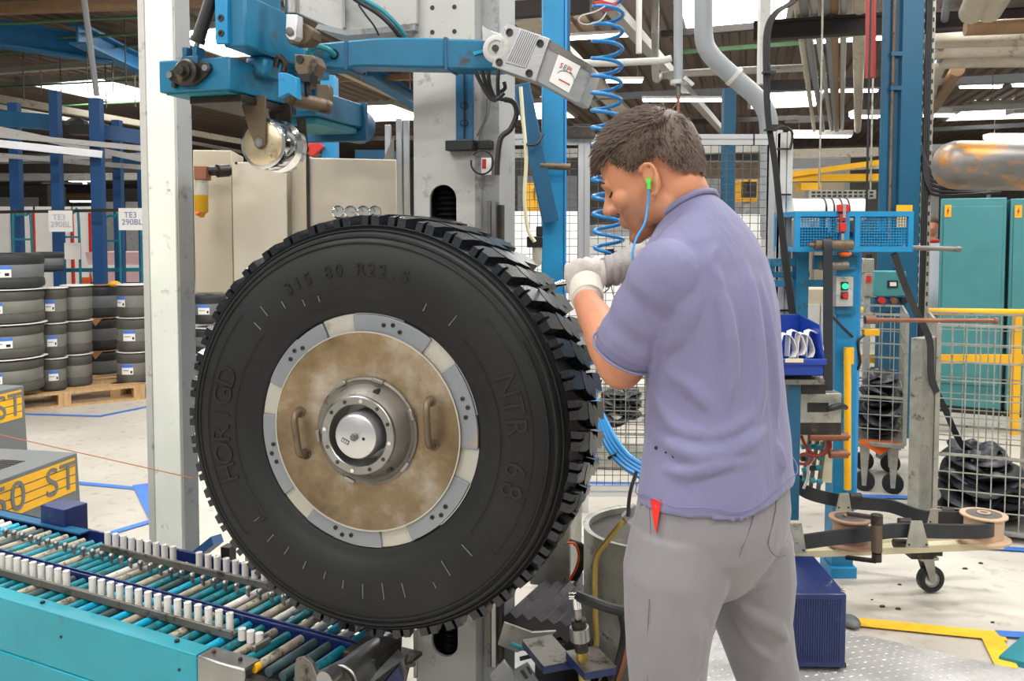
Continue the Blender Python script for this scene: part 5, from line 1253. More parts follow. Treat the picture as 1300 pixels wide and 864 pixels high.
# ================================================================== NAVY BOX AND TREAD PLATE
nb = thing('navy_cabinet', 'low navy steel cabinet with ribbed front beside the worker', 'cabinet', at(1040, 846, 2.9))
t5, a5 = ax(2)
b = MB(); o = at(985, 846, 2.92); top = at(985, 753, 2.92).z; wn = span(o, t5, 1073); b.boxc(o, t5, a5, wn, .36, top-o.z); b.build('cabinet_body', 'blue_deep', nb, bevel=.004)
for k in range(26):
    b = MB(); b.boxc(o + t5*(wn*.04 + wn*.9*k/26) - a5*.003 + Z*.02, t5, a5, .004, .004, top-o.z-.04); b.build('front_rib', 'blue_deep', nb, smooth=0)
b = MB()
for f, v in ((.9, .09), (.97, .02), (.3, .2)): q = o + t5*(wn*f) + a5*v + Z*(top-o.z); b.cyl(q, q + Z*.006, .008, seg=6); b.cyl(q + Z*.006, q + Z*.014, .004, seg=8)
b.build('bolt', 'chrome', nb)
for f in (.1, .85):
    b = MB(); q = o + t5*(wn*f) + a5*.03; b.boxc(Vector((q.x, q.y, .022)), t5, a5, .05, .05, q.z-.022); b.build('foot', 'black', nb, smooth=0)
def treadplate():
    m = bpy.data.materials.new('treadplate'); m.use_nodes = True
    nt = m.node_tree; N = nt.nodes; Lk = nt.links; bs = N['Principled BSDF']
    tc = N.new('ShaderNodeTexCoord'); n = N.new('ShaderNodeTexNoise'); n.inputs['Scale'].default_value = 6; n.inputs['Detail'].default_value = 6
    Lk.new(tc.outputs['Object'], n.inputs[0]); r = N.new('ShaderNodeValToRGB'); e = r.color_ramp.elements; e[0].position, e[1].position = .3, .7
    e[0].color = (*lin('#a9a8a6'), 1); e[1].color = (*lin('#d2d0cd'), 1); Lk.new(n.outputs[0], r.inputs[0]); Lk.new(r.outputs[0], bs.inputs['Base Color'])
    bs.inputs['Metallic'].default_value = .45; bs.inputs['Roughness'].default_value = .45
    MATS['treadplate'] = m
treadplate()
plat = thing('tread_plate', 'aluminium chequer plate walkway the worker stands on', 'plate', Vector((.9, 2.2, 0)))
pa, pb2 = atz(1040, 793, .02), atz(1310, 853, .02)
dirp = (pb2-pa).normalized(); nrm = Vector((-dirp.y, dirp.x, 0)) * -1
b = MB(); b.prism([Vector((q.x, q.y, 0)) for q in (pa - dirp*.9, pb2 + dirp*.3, pb2 + dirp*.3 + nrm*2.0, pa - dirp*.9 + nrm*2.0)], Z*.02); b.build('plate', 'treadplate', plat, smooth=0)
b = MB(); L_ = (pb2-pa).length + 1.1
i = 0; u = .012
while u < L_-.01:
    v = .012
    j = 0
    while v < .75:
        c = pa - dirp*.9 + dirp*u + nrm*v + Z*.0005
        d = (dirp + nrm*(1 if (i+j) % 2 else -1)*.9).normalized()
        s = Z.cross(d)
        l, w_ = .011, .0035
        pts = [c - d*l, c + s*w_, c + d*l, c - s*w_]
        vs = [b.bm.verts.new(p) for p in pts] + [b.bm.verts.new(c + Z*.0022)]
        for k in range(4): b.bm.faces.new((vs[k], vs[(k+1) % 4], vs[4]))
        v += .026; j += 1
    u += .026; i += 1
b.build('chequer_lugs', 'treadplate', plat, smooth=0, kind='stuff')
b = MB(); b.prism([atz(1268, 840, .0), atz(1304, 808, .0), atz(1340, 830, .0), atz(1340, 858, .0)], Z*.022); tag(b.build('teal_ramp', 'teal_frame'), 'dark teal steel wedge at the lower right edge on the floor', 'wedge')
b = MB(); b.ball(atz(1080, 788, .02), (.035, .05, .02)); tag(b.build('grey_lump', 'grey_case'), 'dark grey rubber lump on the floor by the navy cabinet', 'lump')
random.seed(9)
for k, (x, y) in enumerate(((1142, 742), (1107, 761), (1245, 715), (1140, 773), (1260, 790), (1225, 722), (1120, 770))):
    p = atz(x, y, 0.0); b = MB(); r = random.uniform(.004, .010); b.loft([[p + Vector((r*1.5*math.cos(q*1.05), r*math.sin(q*1.05)*random.uniform(.6, 1.2), 0)) for q in range(6)], [p + Vector((r*math.cos(q*1.05), r*.6*math.sin(q*1.05), r*.7)) for q in range(6)]]); tag(b.build('rubber_crumb', 'rubber', smooth=0), 'small black rubber crumb lying on the pale floor', 'crumb', 'rubber crumbs on the floor')
# ================================================================== WIRE CARTS
def cart(name, label, x0, x1, y0, y1, Y, depth, nx, nz, wheels=True, yaw=22):
    X1, Y1 = ax(yaw)
    p0, p1 = at(x0, y1, Y), at(x0, y0, Y)
    root = thing(name, label, 'cart', Vector((p0.x, Y, 0)))
    W_, z0, z1 = span(p0, X1, x1), p0.z, p1.z
    def panel(o, d, L, nm):
        b = MB()
        if nm != 'side_panel':
          for f in (0, 1): b.bar(o + d*(L*f) + Z*z0, o + d*(L*f) + Z*z1, .022, .022, Y1)
        for z in (z0, z0+(z1-z0)*.36, z1): b.bar(o + Z*z, o + d*L + Z*z, .013, .013)
        f_ = b.build(nm + '_frame', 'galv', root, smooth=0)
        b = MB(); n = max(3, int(L/nx))
        for k in range(1, n): b.box(o + d*(L*k/n) + Z*((z0+z1)/2), (.0055, .0055, z1-z0-.01), X1, Y1, Z)
        m = max(3, int((z1-z0)/nz))
        for k in range(1, m): b.bar(o + Z*(z0+(z1-z0)*k/m), o + d*L + Z*(z0+(z1-z0)*k/m), .0055, .0055)
        b.build(nm + '_wires', 'galv', f_, smooth=0, kind='stuff')
    o = Vector((p0.x, Y, 0))
    panel(o, X1, W_, 'front_panel'); panel(o + Y1*depth, X1, W_, 'back_panel'); panel(o, Y1, depth, 'side_panel'); panel(o + X1*W_, Y1, depth, 'side_panel')
    b = MB(); b.boxc(o + Z*(z0-.02), X1, Y1, W_, depth, .02); b.build('cart_floor', 'galv', root, smooth=0)
    if wheels:
        for f in (.2, .8):
            for v in (.1, depth-.1):
                q = o + X1*(W_*f) + Y1*v
                b = MB(); r = min(.06, z0*.4); b.lathe([(0, -.02), (r, -.018), (r, .018), (0, .02)], q + Z*r, Y1, 24); b.build('castor_wheel', 'black', root)
                b = MB(); b.prism([q + Z*r*.6 + Y1*-.024 + X1*-.012, q + Z*r*.6 + Y1*-.024 + X1*.012, q + Z*(z0-.02) + Y1*-.024 + X1*.03, q + Z*(z0-.02) + Y1*-.024 + X1*-.03], Y1*.004); b.boxc(q + Z*(z0-.045) - X1*.04 - Y1*.04, X1, Y1, .08, .08, .025); b.build('castor_fork', 'galv', root)
    return root, o, W_, z0, z1, X1, Y1
ct1 = cart('wire_cart', 'wire mesh cart on castors holding coiled black rubber, by the yellow rail', 1086, 1148, 398, 560, 5.05, .7, .055, .08)
ct2 = cart('wire_cart', 'large wire mesh cart full of folded black rubber at the right edge', 1186, 1330, 412, 665, 4.35, .75, .06, .09, wheels=False)
ct3 = cart('wire_cart', 'wire mesh cart with scrap behind the safety fence', 752, 822, 478, 590, 5.6, .6, .06, .07, yaw=8)
b = MB(); b.pbox(1166, 430, 1189, 650, 4.28, .06, -35); tag(b.build('mesh_door', 'galv', smooth=0), 'worn grey steel door panel swung open on the large wire cart', 'panel')
b = MB(); b.ppoly([(1092, 558), (1145, 560), (1140, 562), (1118, 578), (1092, 562)], 5.02, Y1*.004); tag(b.build('orange_tag', 'orange'), 'orange triangular card hanging under the smaller wire cart', 'card')
def heap(name, label, ct, w, d, z, h, n, r, seed):
    o, X1, Y1 = ct[1], ct[5], ct[6]
    random.seed(seed)
    b = MB()
    for k in range(n):
        f = k/n
        zz = z + r + (h-2*r)*f
        sc = math.sqrt(max(.15, 1 - f*f*.75))
        c = o + X1*(w*(.5+random.uniform(-.08, .08))) + Y1*(d*(.5+random.uniform(-.08, .08)))
        pts = []
        m = 10; ph = random.uniform(0, 6.28); ex = random.uniform(.7, 1)
        for q in range(m):
            t = 2*math.pi*q/m + ph
            pts.append(c + X1*(w*.40*sc*math.cos(t)*ex*random.uniform(.7, 1.1)) + Y1*(d*.40*sc*math.sin(t)*random.uniform(.7, 1.1)) + Z*(zz + random.uniform(-1.1, 1.1)*r))
        P = catmull(pts, 4, True)
        rings = []
        for i_, p in enumerate(P):
            dd_ = (P[(i_+1) % len(P)] - P[i_-1]).normalized(); s = dd_.cross(Z).normalized(); u_ = s.cross(dd_)
            rings.append([p + s*(r*1.5*math.cos(a_)) + u_*(r*.62*math.sin(a_)) for a_ in [2*math.pi*j/6 for j in range(6)]])
        b.loft(rings, closed=True)
    return tag(b.build(name, 'rubber_band', smooth=70), label, 'rubber strip')
heap('rubber_coil', 'heap of folded black rubber strip in the large wire cart', ct2, ct2[2]*.98, .7, ct2[3]+.0, at(1240, 560, 4.6).z-ct2[3], 16, .030, 4)
heap('rubber_coil', 'coil of black rubber strip in the cart by the yellow rail', ct1, ct1[2]*1.0, .65, ct1[3]+.01, .40, 12, .026, 6)
heap('rubber_coil', 'tangled dark scrap in the cart behind the fence', ct3, ct3[2], .55, ct3[3]+.25, .25, 8, .025, 8)
# ================================================================== YELLOW RAIL, TEAL CABINETS, BLUE COLUMN
yr = thing('guard_rail', 'yellow tubular guard rail in front of the teal cabinets', 'railing', Vector((at(1200, 560, 6.6).x, 6.6, 0)))
b = MB(); b.cyl(at(1085, 394, 6.6), at(1330, 397, 6.6), .028, seg=14); b.build('top_rail', 'yellow', yr)
b = MB(); b.pbox(1085, 450, 1330, 461, 6.6, .03); b.build('mid_rail', 'yellow', yr, smooth=0)
for x in (1138, 1155, 1290):
    p = at(x, 500, 6.6); b = MB(); b.boxc(Vector((p.x-.03, 6.58, 0)), X1, Y1, .05, .05, at(x, 395, 6.6).z); b.build('rail_post', 'yellow', yr, smooth=0)
tcab = []
CY0 = 7.5
for i, (x0, x1) in enumerate(((1190, 1278), (1278, 1370))):
    c = thing('teal_cabinet', ['tall teal electric cabinet with a lightning sign, next to the blue column', 'tall teal electric cabinet with a lightning sign, at the right edge'][i], 'cabinet', at((x0+x1)/2, 520, 7.5), 'teal electric cabinets')
    b = MB(); p, q = at(x0, 400, CY0), at(x0, 252, CY0); X1, Y1 = ax(26); wc = span(Vector((p.x, CY0, EYE)), X1, x1); p = Vector((p.x, CY0, 0)); CY0 = (p + X1*wc).y; b.boxc(p + X1*.005 + Z*.05, X1, Y1, wc-.01, .5, q.z-.05); b.build('cabinet_body', 'teal_cab', c, bevel=.008)
    b = MB(); b.boxc(p + X1*.03 - Y1*.015 + Z*.25, X1, Y1, wc-.06, .016, q.z-.32); b.build('cabinet_door', 'teal_cab', c, bevel=.004)
    b = MB(); b.boxc(p - Y1*.01, X1, Y1, wc, .5, .05); b.build('plinth', 'steel_dark', c, smooth=0)
    b = MB(); s0 = p + X1*.035 - Y1*.02 + Z*(q.z-.16); b.boxc(s0, X1, Y1, .052, .004, .105); sg = b.build('hazard_sign', 'yellow', c, smooth=0)
    b = MB(); e = s0 - Y1*.003 + X1*.026 + Z*.052; b.prism([e + X1*x + Z*z for x, z in ((.008, .04), (-.012, -.002), (-.002, -.002), (-.008, -.04), (.012, .008), (.002, .008))], Y1*.002); b.build('lightning_mark', 'red', sg, smooth=0)
b = MB(); b.box(p + X1*.22 - Y1*.02 + Z*(q.z-.22), (.10, .02, .015), X1, Y1, Z); b.build('red_handle', 'red', c)
X1, Y1 = Vector((1, 0, 0)), Vector((0, 1, 0))
YK = 6.5
kc = at(1113, 400, YK); kc.z = 0
scol = thing('steel_column', 'massive blue steel column with cables running up its side', 'column', kc)
b = MB(); w = 50/FPX*YK
b.boxc(kc, X1, Y1, w*.42, .02, 5.6); b.build('left_flange', 'blue_column', scol, smooth=0)
b = MB(); b.boxc(kc + X1*(w*.42) + Y1*.05, X1, Y1, .03, .2, 5.6); b.build('web', 'blue_dark', scol, smooth=0)
b = MB(); b.boxc(kc + X1*(w*.44) - Y1*.04, X1, Y1, w*.52, .25, 5.6); b.build('right_flange', 'blue_column', scol, smooth=0)
b = MB(); b.cyl(kc + X1*.07 - Y1*.02 + Z*1.5, kc + X1*.075 - Y1*.02 + Z*5.6, .013, seg=8); b.build('conduit', 'brown_steel', scol)
for z in (2.6, 2.85):
    b = MB(); b.boxc(kc + X1*.05 - Y1*.04 + Z*z, X1, Y1, .08, .02, .03); b.build('conduit_clip', 'blue_column', scol)
b = MB(); b.pbox(1138, 260, 1158, 288, YK-.08, .01); b.build('yellow_sign', 'yellow', scol, smooth=0)
ctray = thing('cable_tray', 'perforated cable tray with black cables beside the blue column', 'cable tray', at(1170, 300, YK))
b = MB(); x0 = at(1164, 300, YK)
for f, wv in ((0, .012), (.06, .03)):
    o = Vector((x0.x+f, YK-.02, .9)); b.boxc(o, X1, Y1, wv, .05, 4.6)
b.build('tray_side', 'galv', ctray, smooth=0)
b = MB(); z = 1.0
while z < 5.4:
    b.boxc(Vector((x0.x+.070, YK-.024, z)), X1, Y1, .010, .006, .03); b.boxc(Vector((x0.x+.004, YK-.024, z+.02)), X1, Y1, .006, .006, .05); z += .075
b.build('tray_slot', 'black', ctray, smooth=0, kind='stuff')
for k in range(3):
    b = MB(); b.tube([Vector((x0.x+.022+k*.014, YK-.02+.01*k, .3)), Vector((x0.x+.024+k*.014, YK-.03, 2)), Vector((x0.x+.022+k*.014, YK-.02, 5.5))], .011, 8, 4); b.build('cable', 'black_cable', ctray)
for k in range(6):
    b = MB(); yv = 215 + k*5; b.tube([at(1172, yv-22, YK-.04), at(1180, yv, YK-.06), at(1195, yv+8, YK-.05), at(1225+k*9, 244, YK+.1)], .012, 6, 5); b.build('cable', 'black_cable', ctray)
# air tank
tank = thing('air_tank', 'silver cylindrical air tank with orange rust patches', 'tank', at(1300, 240, 4.5))
mat('tank', '#75736f', .4, .35, var=.3, scale=5, wear='#b87a1e', wamt=.42, wscale=4.5, stretch=(.7, 1, 1.6))
b = MB(); c = at(1188, 209, 4.5); r = .127
prof = [(.0, 0), (.04, .004), (.08, .018), (.108, .045), (.122, .085), (r, .13), (r, 1.3), (.1, 1.36), (.0, 1.38)]
b.lathe(prof, c, Vector((1, .05, -.012)), 40); b.build('tank_shell', 'tank', tank, smooth=60)
p = at(1345, 240, 4.5)
b = MB(); b.boxc(Vector((p.x, 4.45, 0)), X1, Y1, .06, .1, c.z-.12); b.boxc(Vector((p.x-.03, 4.42, c.z-.15)), X1, Y1, .12, .16, .04); b.build('tank_stand', 'steel_dark', tank, smooth=0)
# worker in grey far behind by the cabinets
# ================================================================== LEFT STORE: STACKS, RACKS, SIGNS
def roll(name, label, px, y0, y1, Y, rpx, dark, lab, group):
    h = at(px, y0, Y).z - at(px, y1, Y).z
    r = rpx*Y/(FPX-rpx)
    c = at(px, y1, Y); c = Vector((at(px, y1, Y+r).x, Y+r, c.z))
    root = thing(name, label, 'rubber roll', c, group)
    b = MB(); b.lathe([(r*.3, .004), (r*.86, .0), (r*.98, h*.05), (r, h*.12), (r*.985, h*.28), (r*.955, h*.31), (r*.955, h*.69), (r*.985, h*.72), (r, h*.88), (r*.98, h*.95), (r*.86, h), (r*.3, h-.004)], c, Z, 40)
    b.build('casing', 'tyre_roll_dark' if dark else 'tyre_roll', root, smooth=50)
    b = MB(); b.lathe([(r*.958, h*.315), (r*.972, h*.33), (r*.972, h*.67), (r*.958, h*.685)], c, Z, 40); b.build('middle_band', 'grey_case' if dark else 'tyre_roll_band', root, smooth=50)
    if lab is not None:
        def patch(a0, a1, z0, z1, m, nm, par, off):
            b = MB(); rr = r*.972+off; rings = []
            for k in range(7):
                a = R(a0+(a1-a0)*k/6); rings.append([Vector((c.x+q*math.sin(a), c.y-q*math.cos(a), c.z+z)) for q, z in ((rr, z0), (rr+.002, z0), (rr+.002, z1), (rr, z1))])
            b.loft(rings); return b.build(nm, m, par, smooth=60)
        lb = patch(lab-20, lab+20, h*.34, h*.66, 'white', 'paper_label', root, .001)
        patch(lab-20, lab+20, h*.56, h*.66, 'label_blue', 'label_stripe', lb, .0025)
        patch(lab+11, lab+17, h*.38, h*.46, 'black', 'label_mark', lb, .0025)
        patch(lab-16, lab+6, h*.46, h*.48, 'grey_case', 'label_print', lb, .0025)
    return root
G = 'rubber rolls stacked on pallets'
spec = [('A', 6, 46, [(460, 503), (415, 458), (370, 413), (322, 368)], 7.2, False, [8, 22, 8, 20], 'front stack'),
        ('B', 68, 16, [(457, 497), (412, 454), (367, 409)], 7.7, False, [30, 24, 14], 'narrow stack behind the front stack'),
        ('C', 97, 19, [(452, 492), (409, 449), (364, 406)], 7.9, False, [None, None, None], 'unlabelled brown stack'),
        ('D', 131, 19, [(447, 485), (405, 445), (363, 404)], 8.6, True, [-60, -35, -55], 'dark stack on the farther pallet'),
        ('E', 171, 21, [(449, 489), (405, 447), (363, 403)], 8.15, False, [0, 6, -28], 'stack beside the white post'),
        ('F', 266, 21, [(452, 492), (418, 450), (374, 412)], 8.3, True, [None, None, 0], 'stack seen between post and tyre')]
names = {4: ['bottom', 'second', 'third', 'topmost'], 3: ['bottom', 'middle', 'top']}
for key, px, rp, lays, Y, dark, labs, where in spec:
    for k, (y0, y1) in enumerate(lays):
        roll('rubber_roll', '%s ring shaped rubber roll of the %s' % (names[len(lays)][k], where), px, y0, y1, Y, rp, dark or (key == 'A' and k == 3), labs[k], G)
        if k < len(lays)-1 or key in 'BCDE':
            r = rp*Y/(FPX-rp)*1.03; c = at(px, y0, Y); c.x = at(px, y0, Y+r).x
            b = MB(); n_ = 14; t_ = [c + Y1*r + Vector((r*math.cos(a)*random.uniform(.97, 1.04), r*math.sin(a)*random.uniform(.97, 1.04), .004)) for a in [2*math.pi*j/n_ for j in range(n_)]]
            b.loft([[p + Vector((0, 0, 0)) for p in t_], [p + Z*.008 for p in t_]])
            if (key, k) in (('D', 0), ('D', 1), ('A', 0)): b.prism([c + X1*(-.06) - Y1*.004 + Z*.01, c + X1*.07 - Y1*.004 + Z*.01, c - Y1*.006 - Z*.07], -Y1*.003)
            tag(b.build('cardboard_sheet', 'cardboard' if key in 'D' else 'paper', smooth=0), '%s sheet between the rolls of the %s' % (['lowest cardboard', 'upper cardboard', 'top cover', 'top cover'][k], where), 'cardboard', 'cardboard layers in the stacks')
roll('rubber_roll', 'dark ring shaped roll lying loose on the brown stack', 60, 320, 345, 8.2, 20, True, None, G)
def pallet(name, label, p, yaw, w, d):
    t, a = ax(yaw); root = thing(name, label, 'pallet', p, 'wooden pallets')
    for k in range(5):
        b = MB(); b.boxc(p + a*(d*k/4.45) + Z*.115, t, a, w, d*.1, .022); b.build('deck_board', 'wood', root, smooth=0)
    for k in range(3):
        b = MB(); b.boxc(p + t*((w-.1)*k/2) + Z*.094, t, a, .1, d, .021); b.build('stringer', 'wood', root, smooth=0)
        b = MB(); b.boxc(p + a*((d-.1)*k/2), t, a, w, .1, .02); b.build('bottom_board', 'wood', root, smooth=0)
        for j in range(3):
            b = MB(); b.boxc(p + t*((w-.1)*k/2) + a*((d-.1)*j/2) + Z*.02, t, a, .1, .1, .074); b.build('block', 'wood', root, smooth=0)
pp = atz(-30, 528, 0); pallet('wooden_pallet', 'wooden pallet under the front rubber stacks', Vector((pp.x, pp.y, 0)), -35, 1.35, .9)
pp = atz(140, 505, 0); pallet('wooden_pallet', 'wooden pallet under the stack beside the white post', Vector((pp.x, pp.y, 0)), 4, 1.2, .8)
pp = atz(250, 505, 0); pallet('wooden_pallet', 'wooden pallet hidden mostly behind the tyre', Vector((pp.x+.1, pp.y, 0)), 4, .8, .8)
# grey machine cases with yellow striped lettering
def case(label, pts_top, txt, txt_o, Y):
    pass
t50, a50 = ax(-79)
cs = thing('grey_console', 'nearer grey console with yellow stencilled 50 ST lettering', 'console', Vector((-2.1, 4.2, 0)))
pr_ = at(98, 574, 4.0); ptop = pr_.z
o = Vector((pr_.x, pr_.y, 0)) - t50*1.0
b = MB(); f0 = [o + Z*0, o + t50*1.03, o + t50*1.0 + Z*ptop, o + Z*ptop]; b.prism(f0, a50*.5); b.build('case', 'grey_case', cs, bevel=.004)
def stencil(cs, o, ptop, txt, right):
    # yellow bars split by grey letters
    zr = [(.015, .05), (.058, .095), (.103, .135), (.143, .172)]
    return None
def letters(cs, base, txt, size, top):
    mY = 'yellow'
    n = len(txt)
    W_ = size*.62*n
    # yellow block background in four stripes
    for k in range(4):
        z0 = top - .02 - .040*k
        b = MB(); b.boxc(base - t50*W_ - a50*.003 + Z*(z0-.034), t50, a50, W_, .004, .034); b.build('yellow_stripe', mY, cs, smooth=0)
    for k, chx in enumerate(txt):
        if chx != ' ': b = MB(); b.text(chx, base - t50*(W_*(1-(k+.5)/n)) - a50*.005 + Z*(top-.10), t50, Z, size*1.1, .0015); b.build('stencil_letter', 'grey_case', cs, smooth=0)
letters(cs, Vector((pr_.x, pr_.y, 0)) - t50*.02, '50 ST', .165, ptop)
b = MB()
for k in range(14):
    q = o + t50*(.55+.02*k) + a50*.12 + Z*(ptop+.001); b.bar(q, q + a50*.12, .008, .003)
b.build('vent_slot', 'steel_dark', cs, smooth=0)
cs2 = thing('grey_console', 'farther grey console with yellow stencilled lettering cut by the edge', 'console', Vector((-2.9, 4.8, 0)))
pr2 = at(30, 489, 4.75); o2 = Vector((pr2.x, pr2.y, 0)) - t50*1.0
b = MB(); b.prism([o2, o2 + t50*1.03, o2 + t50*1.0 + Z*pr2.z, o2 + Z*pr2.z], a50*.45); b.build('case', 'grey_case', cs2, bevel=.004)
letters(cs2, Vector((pr2.x, pr2.y, 0)) - t50*.02, '50 ST', .165, pr2.z)
mat('string', '#a8602c', .7, var=.1)
b = MB(); b.tube([at(-60, 538, 3.2), at(90, 572, 3.05), at(246, 607, 2.85)], .0018, 6, 3); tag(b.build('taut_string', 'string'), 'taut orange cord stretched from the tyre across the left side', 'cord')
# overhead roller track on blue posts
ot = thing('overhead_track', 'blue and white overhead roller track on blue posts above the stacks', 'conveyor', Vector((at(75, 500, 9).x, 9.2, 0)))
for x0, x1, y0, Y in ((17, 29, 130, 9.6), (69, 80, 115, 8.9), (119, 133, 124, 8.7), (147, 157, 152, 9.6), (178, 187, 180, 10.4)):
    p = at(x0, 400, Y); b = MB(); b.boxc(Vector((p.x, Y, 0)), X1, Y1, (x1-x0)/FPX*Y, .09, at(x0, y0, Y).z); b.build('post', 'blue_rack', ot, smooth=0)
def hb(q0, q1, Y0, Y1_, w, h, m, n):
    b = MB(); b.bar(at(*q0, Y0), at(*q1, Y1_), w, h); b.build(n, m, ot, smooth=0)
hb((-60, 146), (75, 156), 9.3, 9.3, .1, .16, 'blue_dark', 'beam'); hb((120, 165), (200, 178), 9.0, 9.2, .1, .14, 'blue_rack', 'beam')
hb((-60, 152), (200, 206), 8.6, 9.2, .05, .06, 'grey_light', 'rail'); hb((-60, 166), (200, 190), 8.3, 8.8, .05, .05, 'grey_light', 'rail'); hb((-60, 176), (130, 196), 8.1, 8.6, .04, .07, 'alu', 'rail'); hb((-60, 192), (200, 214), 9.4, 9.6, .05, .05, 'grey_light', 'rail'); hb((-60, 205), (200, 196), 9.9, 10.2, .04, .05, 'grey_light', 'rail'); hb((155, 203), (200, 206), 9.9, 9.9, .04, .05, 'blue_rack', 'beam')
b = MB(); b.ball(at(98, 160, 8.9), (.13, .1, .09), seg=10, rg=6); b.box(at(105, 165, 8.85), (.2, .12, .1)); b.build('drive_motor', 'black', ot, smooth=20)
b = MB(); b.cyl(at(107, 0, 8.5), at(123, 122, 8.7), .03, seg=8); tag(b.build('tie_rod', 'grey_pipe'), 'thin slanting rod running from the roof to the blue posts', 'rod')
hb((-60, 270), (190, 266), 8.52, 8.52, .02, .03, 'steel_dark', 'sign_rod')
for i, (x0, x1, y0, y1) in enumerate(((62, 92, 267, 294), (151, 184, 264, 292))):
    s = thing('paper_sign', ['faded white paper sign reading TE3 290BL, nearer the left edge', 'white paper sign reading TE3 290BL, beside the white post'][i], 'sign', at((x0+x1)/2, y1, 8.5), 'paper signs on the rod')
    b = MB(); b.pbox(x0, y0, x1, y1, 8.5, .01); b.build('sheet', 'paper', s, smooth=0)
    m = mat('sign_ink%d' % i, '#b9bccc' if i == 0 else '#7f8bb8', .7, var=0)
    b = MB(); b.text('TE3', at((x0+x1)/2-2, y0+9, 8.495), X1, Z, .08, .001); b.build('lettering', m, s, smooth=0)
    b = MB(); b.text('290BL', at((x0+x1)/2, y0+18, 8.495), X1, Z, .08, .001); b.build('lettering', m, s, smooth=0)
for i, (x0, x1, y0, y1) in enumerate(((82, 102, 308, 329), (183, 196, 308, 329))):
    b = MB(); b.pbox(x0, y0, x1, y1, 8.9, .01); tag(b.build('paper_sign', 'paper', smooth=0), ['small white card low on the teal trolley hoop', 'small white card half hidden by the white post'][i], 'sign')
# teal hoop trolleys
for i, (x0, x1, y0) in enumerate(((20, 43, 273), (74, 103, 270), (133, 154, 275), (182, 200, 275))):
    tt = thing('hoop_trolley', ['teal tube trolley hoop nearest the left edge behind the stacks', 'teal tube trolley hoop behind the faded sign', 'teal tube trolley hoop between the two blue posts', 'teal tube trolley hoop half hidden by the white post'][i], 'trolley', Vector((at((x0+x1)/2, 400, 9).x, 9, 0)), 'teal hoop trolleys')
    a0, a1 = at(x0, 400, 9.0), at(x1, 400, 9.0); zt_ = at(x0, y0, 9.0).z
    b = MB(); b.tube([Vector((a0.x, 9, .1)), Vector((a0.x, 9, zt_-.1)), Vector((a0.x+.05, 9, zt_)), Vector((a1.x-.05, 9, zt_)), Vector((a1.x, 9, zt_-.1)), Vector((a1.x, 9, .1))], .014, 8, 4); b.build('hoop', 'teal_frame', tt)
    for z in (zt_-.25, .75): b = MB(); b.bar(Vector((a0.x, 9, z)), Vector((a1.x, 9, z)), .02, .02); b.build('cross_bar', 'teal_frame', tt)
    b = MB(); b.boxc(Vector((a0.x-.02, 8.98, .08)), X1, Y1, a1.x-a0.x+.04, .5, .03); b.build('deck', 'teal_frame', tt, smooth=0)
    for s in (0, 1): b = MB(); b.lathe([(0, -.015), (.04, -.015), (.04, .015), (0, .015)], Vector((a0.x if not s else a1.x, 9.02, .04)), Y1, 16); b.build('wheel', 'black', tt)
b = MB(); b.bar(at(55, 343, 9.1), at(195, 342, 9.1), .03, .04); tag(b.build('cross_tube', 'teal_frame'), 'teal cross tube running level behind the stacks', 'tube')
# white wall panels with red edges and pink rolls
wpn = thing('partition_wall', 'white partition panels with red edge posts in the far store', 'partition', Vector((at(60, 330, 15).x, 15, 0)))
for x0, x1 in ((-60, 17), (19, 44), (46, 70), (72, 92), (94, 116)):
    b = MB(); p, q = at(x0, 400, 15), at(x1, 262, 15); b.boxc(Vector((p.x, 15, 0)), X1, Y1, q.x-p.x, .06, q.z); b.build('panel', 'white', wpn, smooth=0)
for x in (17, 43, 70, 92, 115):
    p = at(x, 400, 14.95); b = MB(); b.boxc(Vector((p.x, 14.95, 0)), X1, Y1, .04, .05, at(x, 270, 14.95).z); b.build('edge_post', 'red', wpn, smooth=0)
pk = thing('pink_sheet_stack', 'stack of pale pink sheets sloping on a rack', 'stack', Vector((at(150, 350, 11).x, 11, 0)))
b = MB(); p = at(108, 360, 11); b.prism([at(118, 358, 11), at(210, 358, 11), at(210, 320, 11), at(108, 320, 11)], Y1*.8); b.build('sheet_stack', 'pink', pk, smooth=0)
b = MB(); b.pbox(112, 336, 210, 340, 10.98, .04); b.build('white_band', 'white', pk, smooth=0)
b = MB(); b.boxc(Vector((at(112, 360, 11).x, 11.05, 0)), X1, Y1, .9, .7, at(112, 358, 11).z); b.build('rack_base', 'steel_dark', pk, smooth=0)
b = MB(); b.pbox(104, 352, 112, 360, 8.85, .05); tag(b.build('orange_case', 'orange'), 'tiny orange case above the stacked rolls', 'case')
b = MB(); b.ball(at(145, 360, 8.6), (.06, .05, .03)); tag(b.build('yellow_cap', 'yellow'), 'yellow cap lying on top of the dark stack', 'cap')
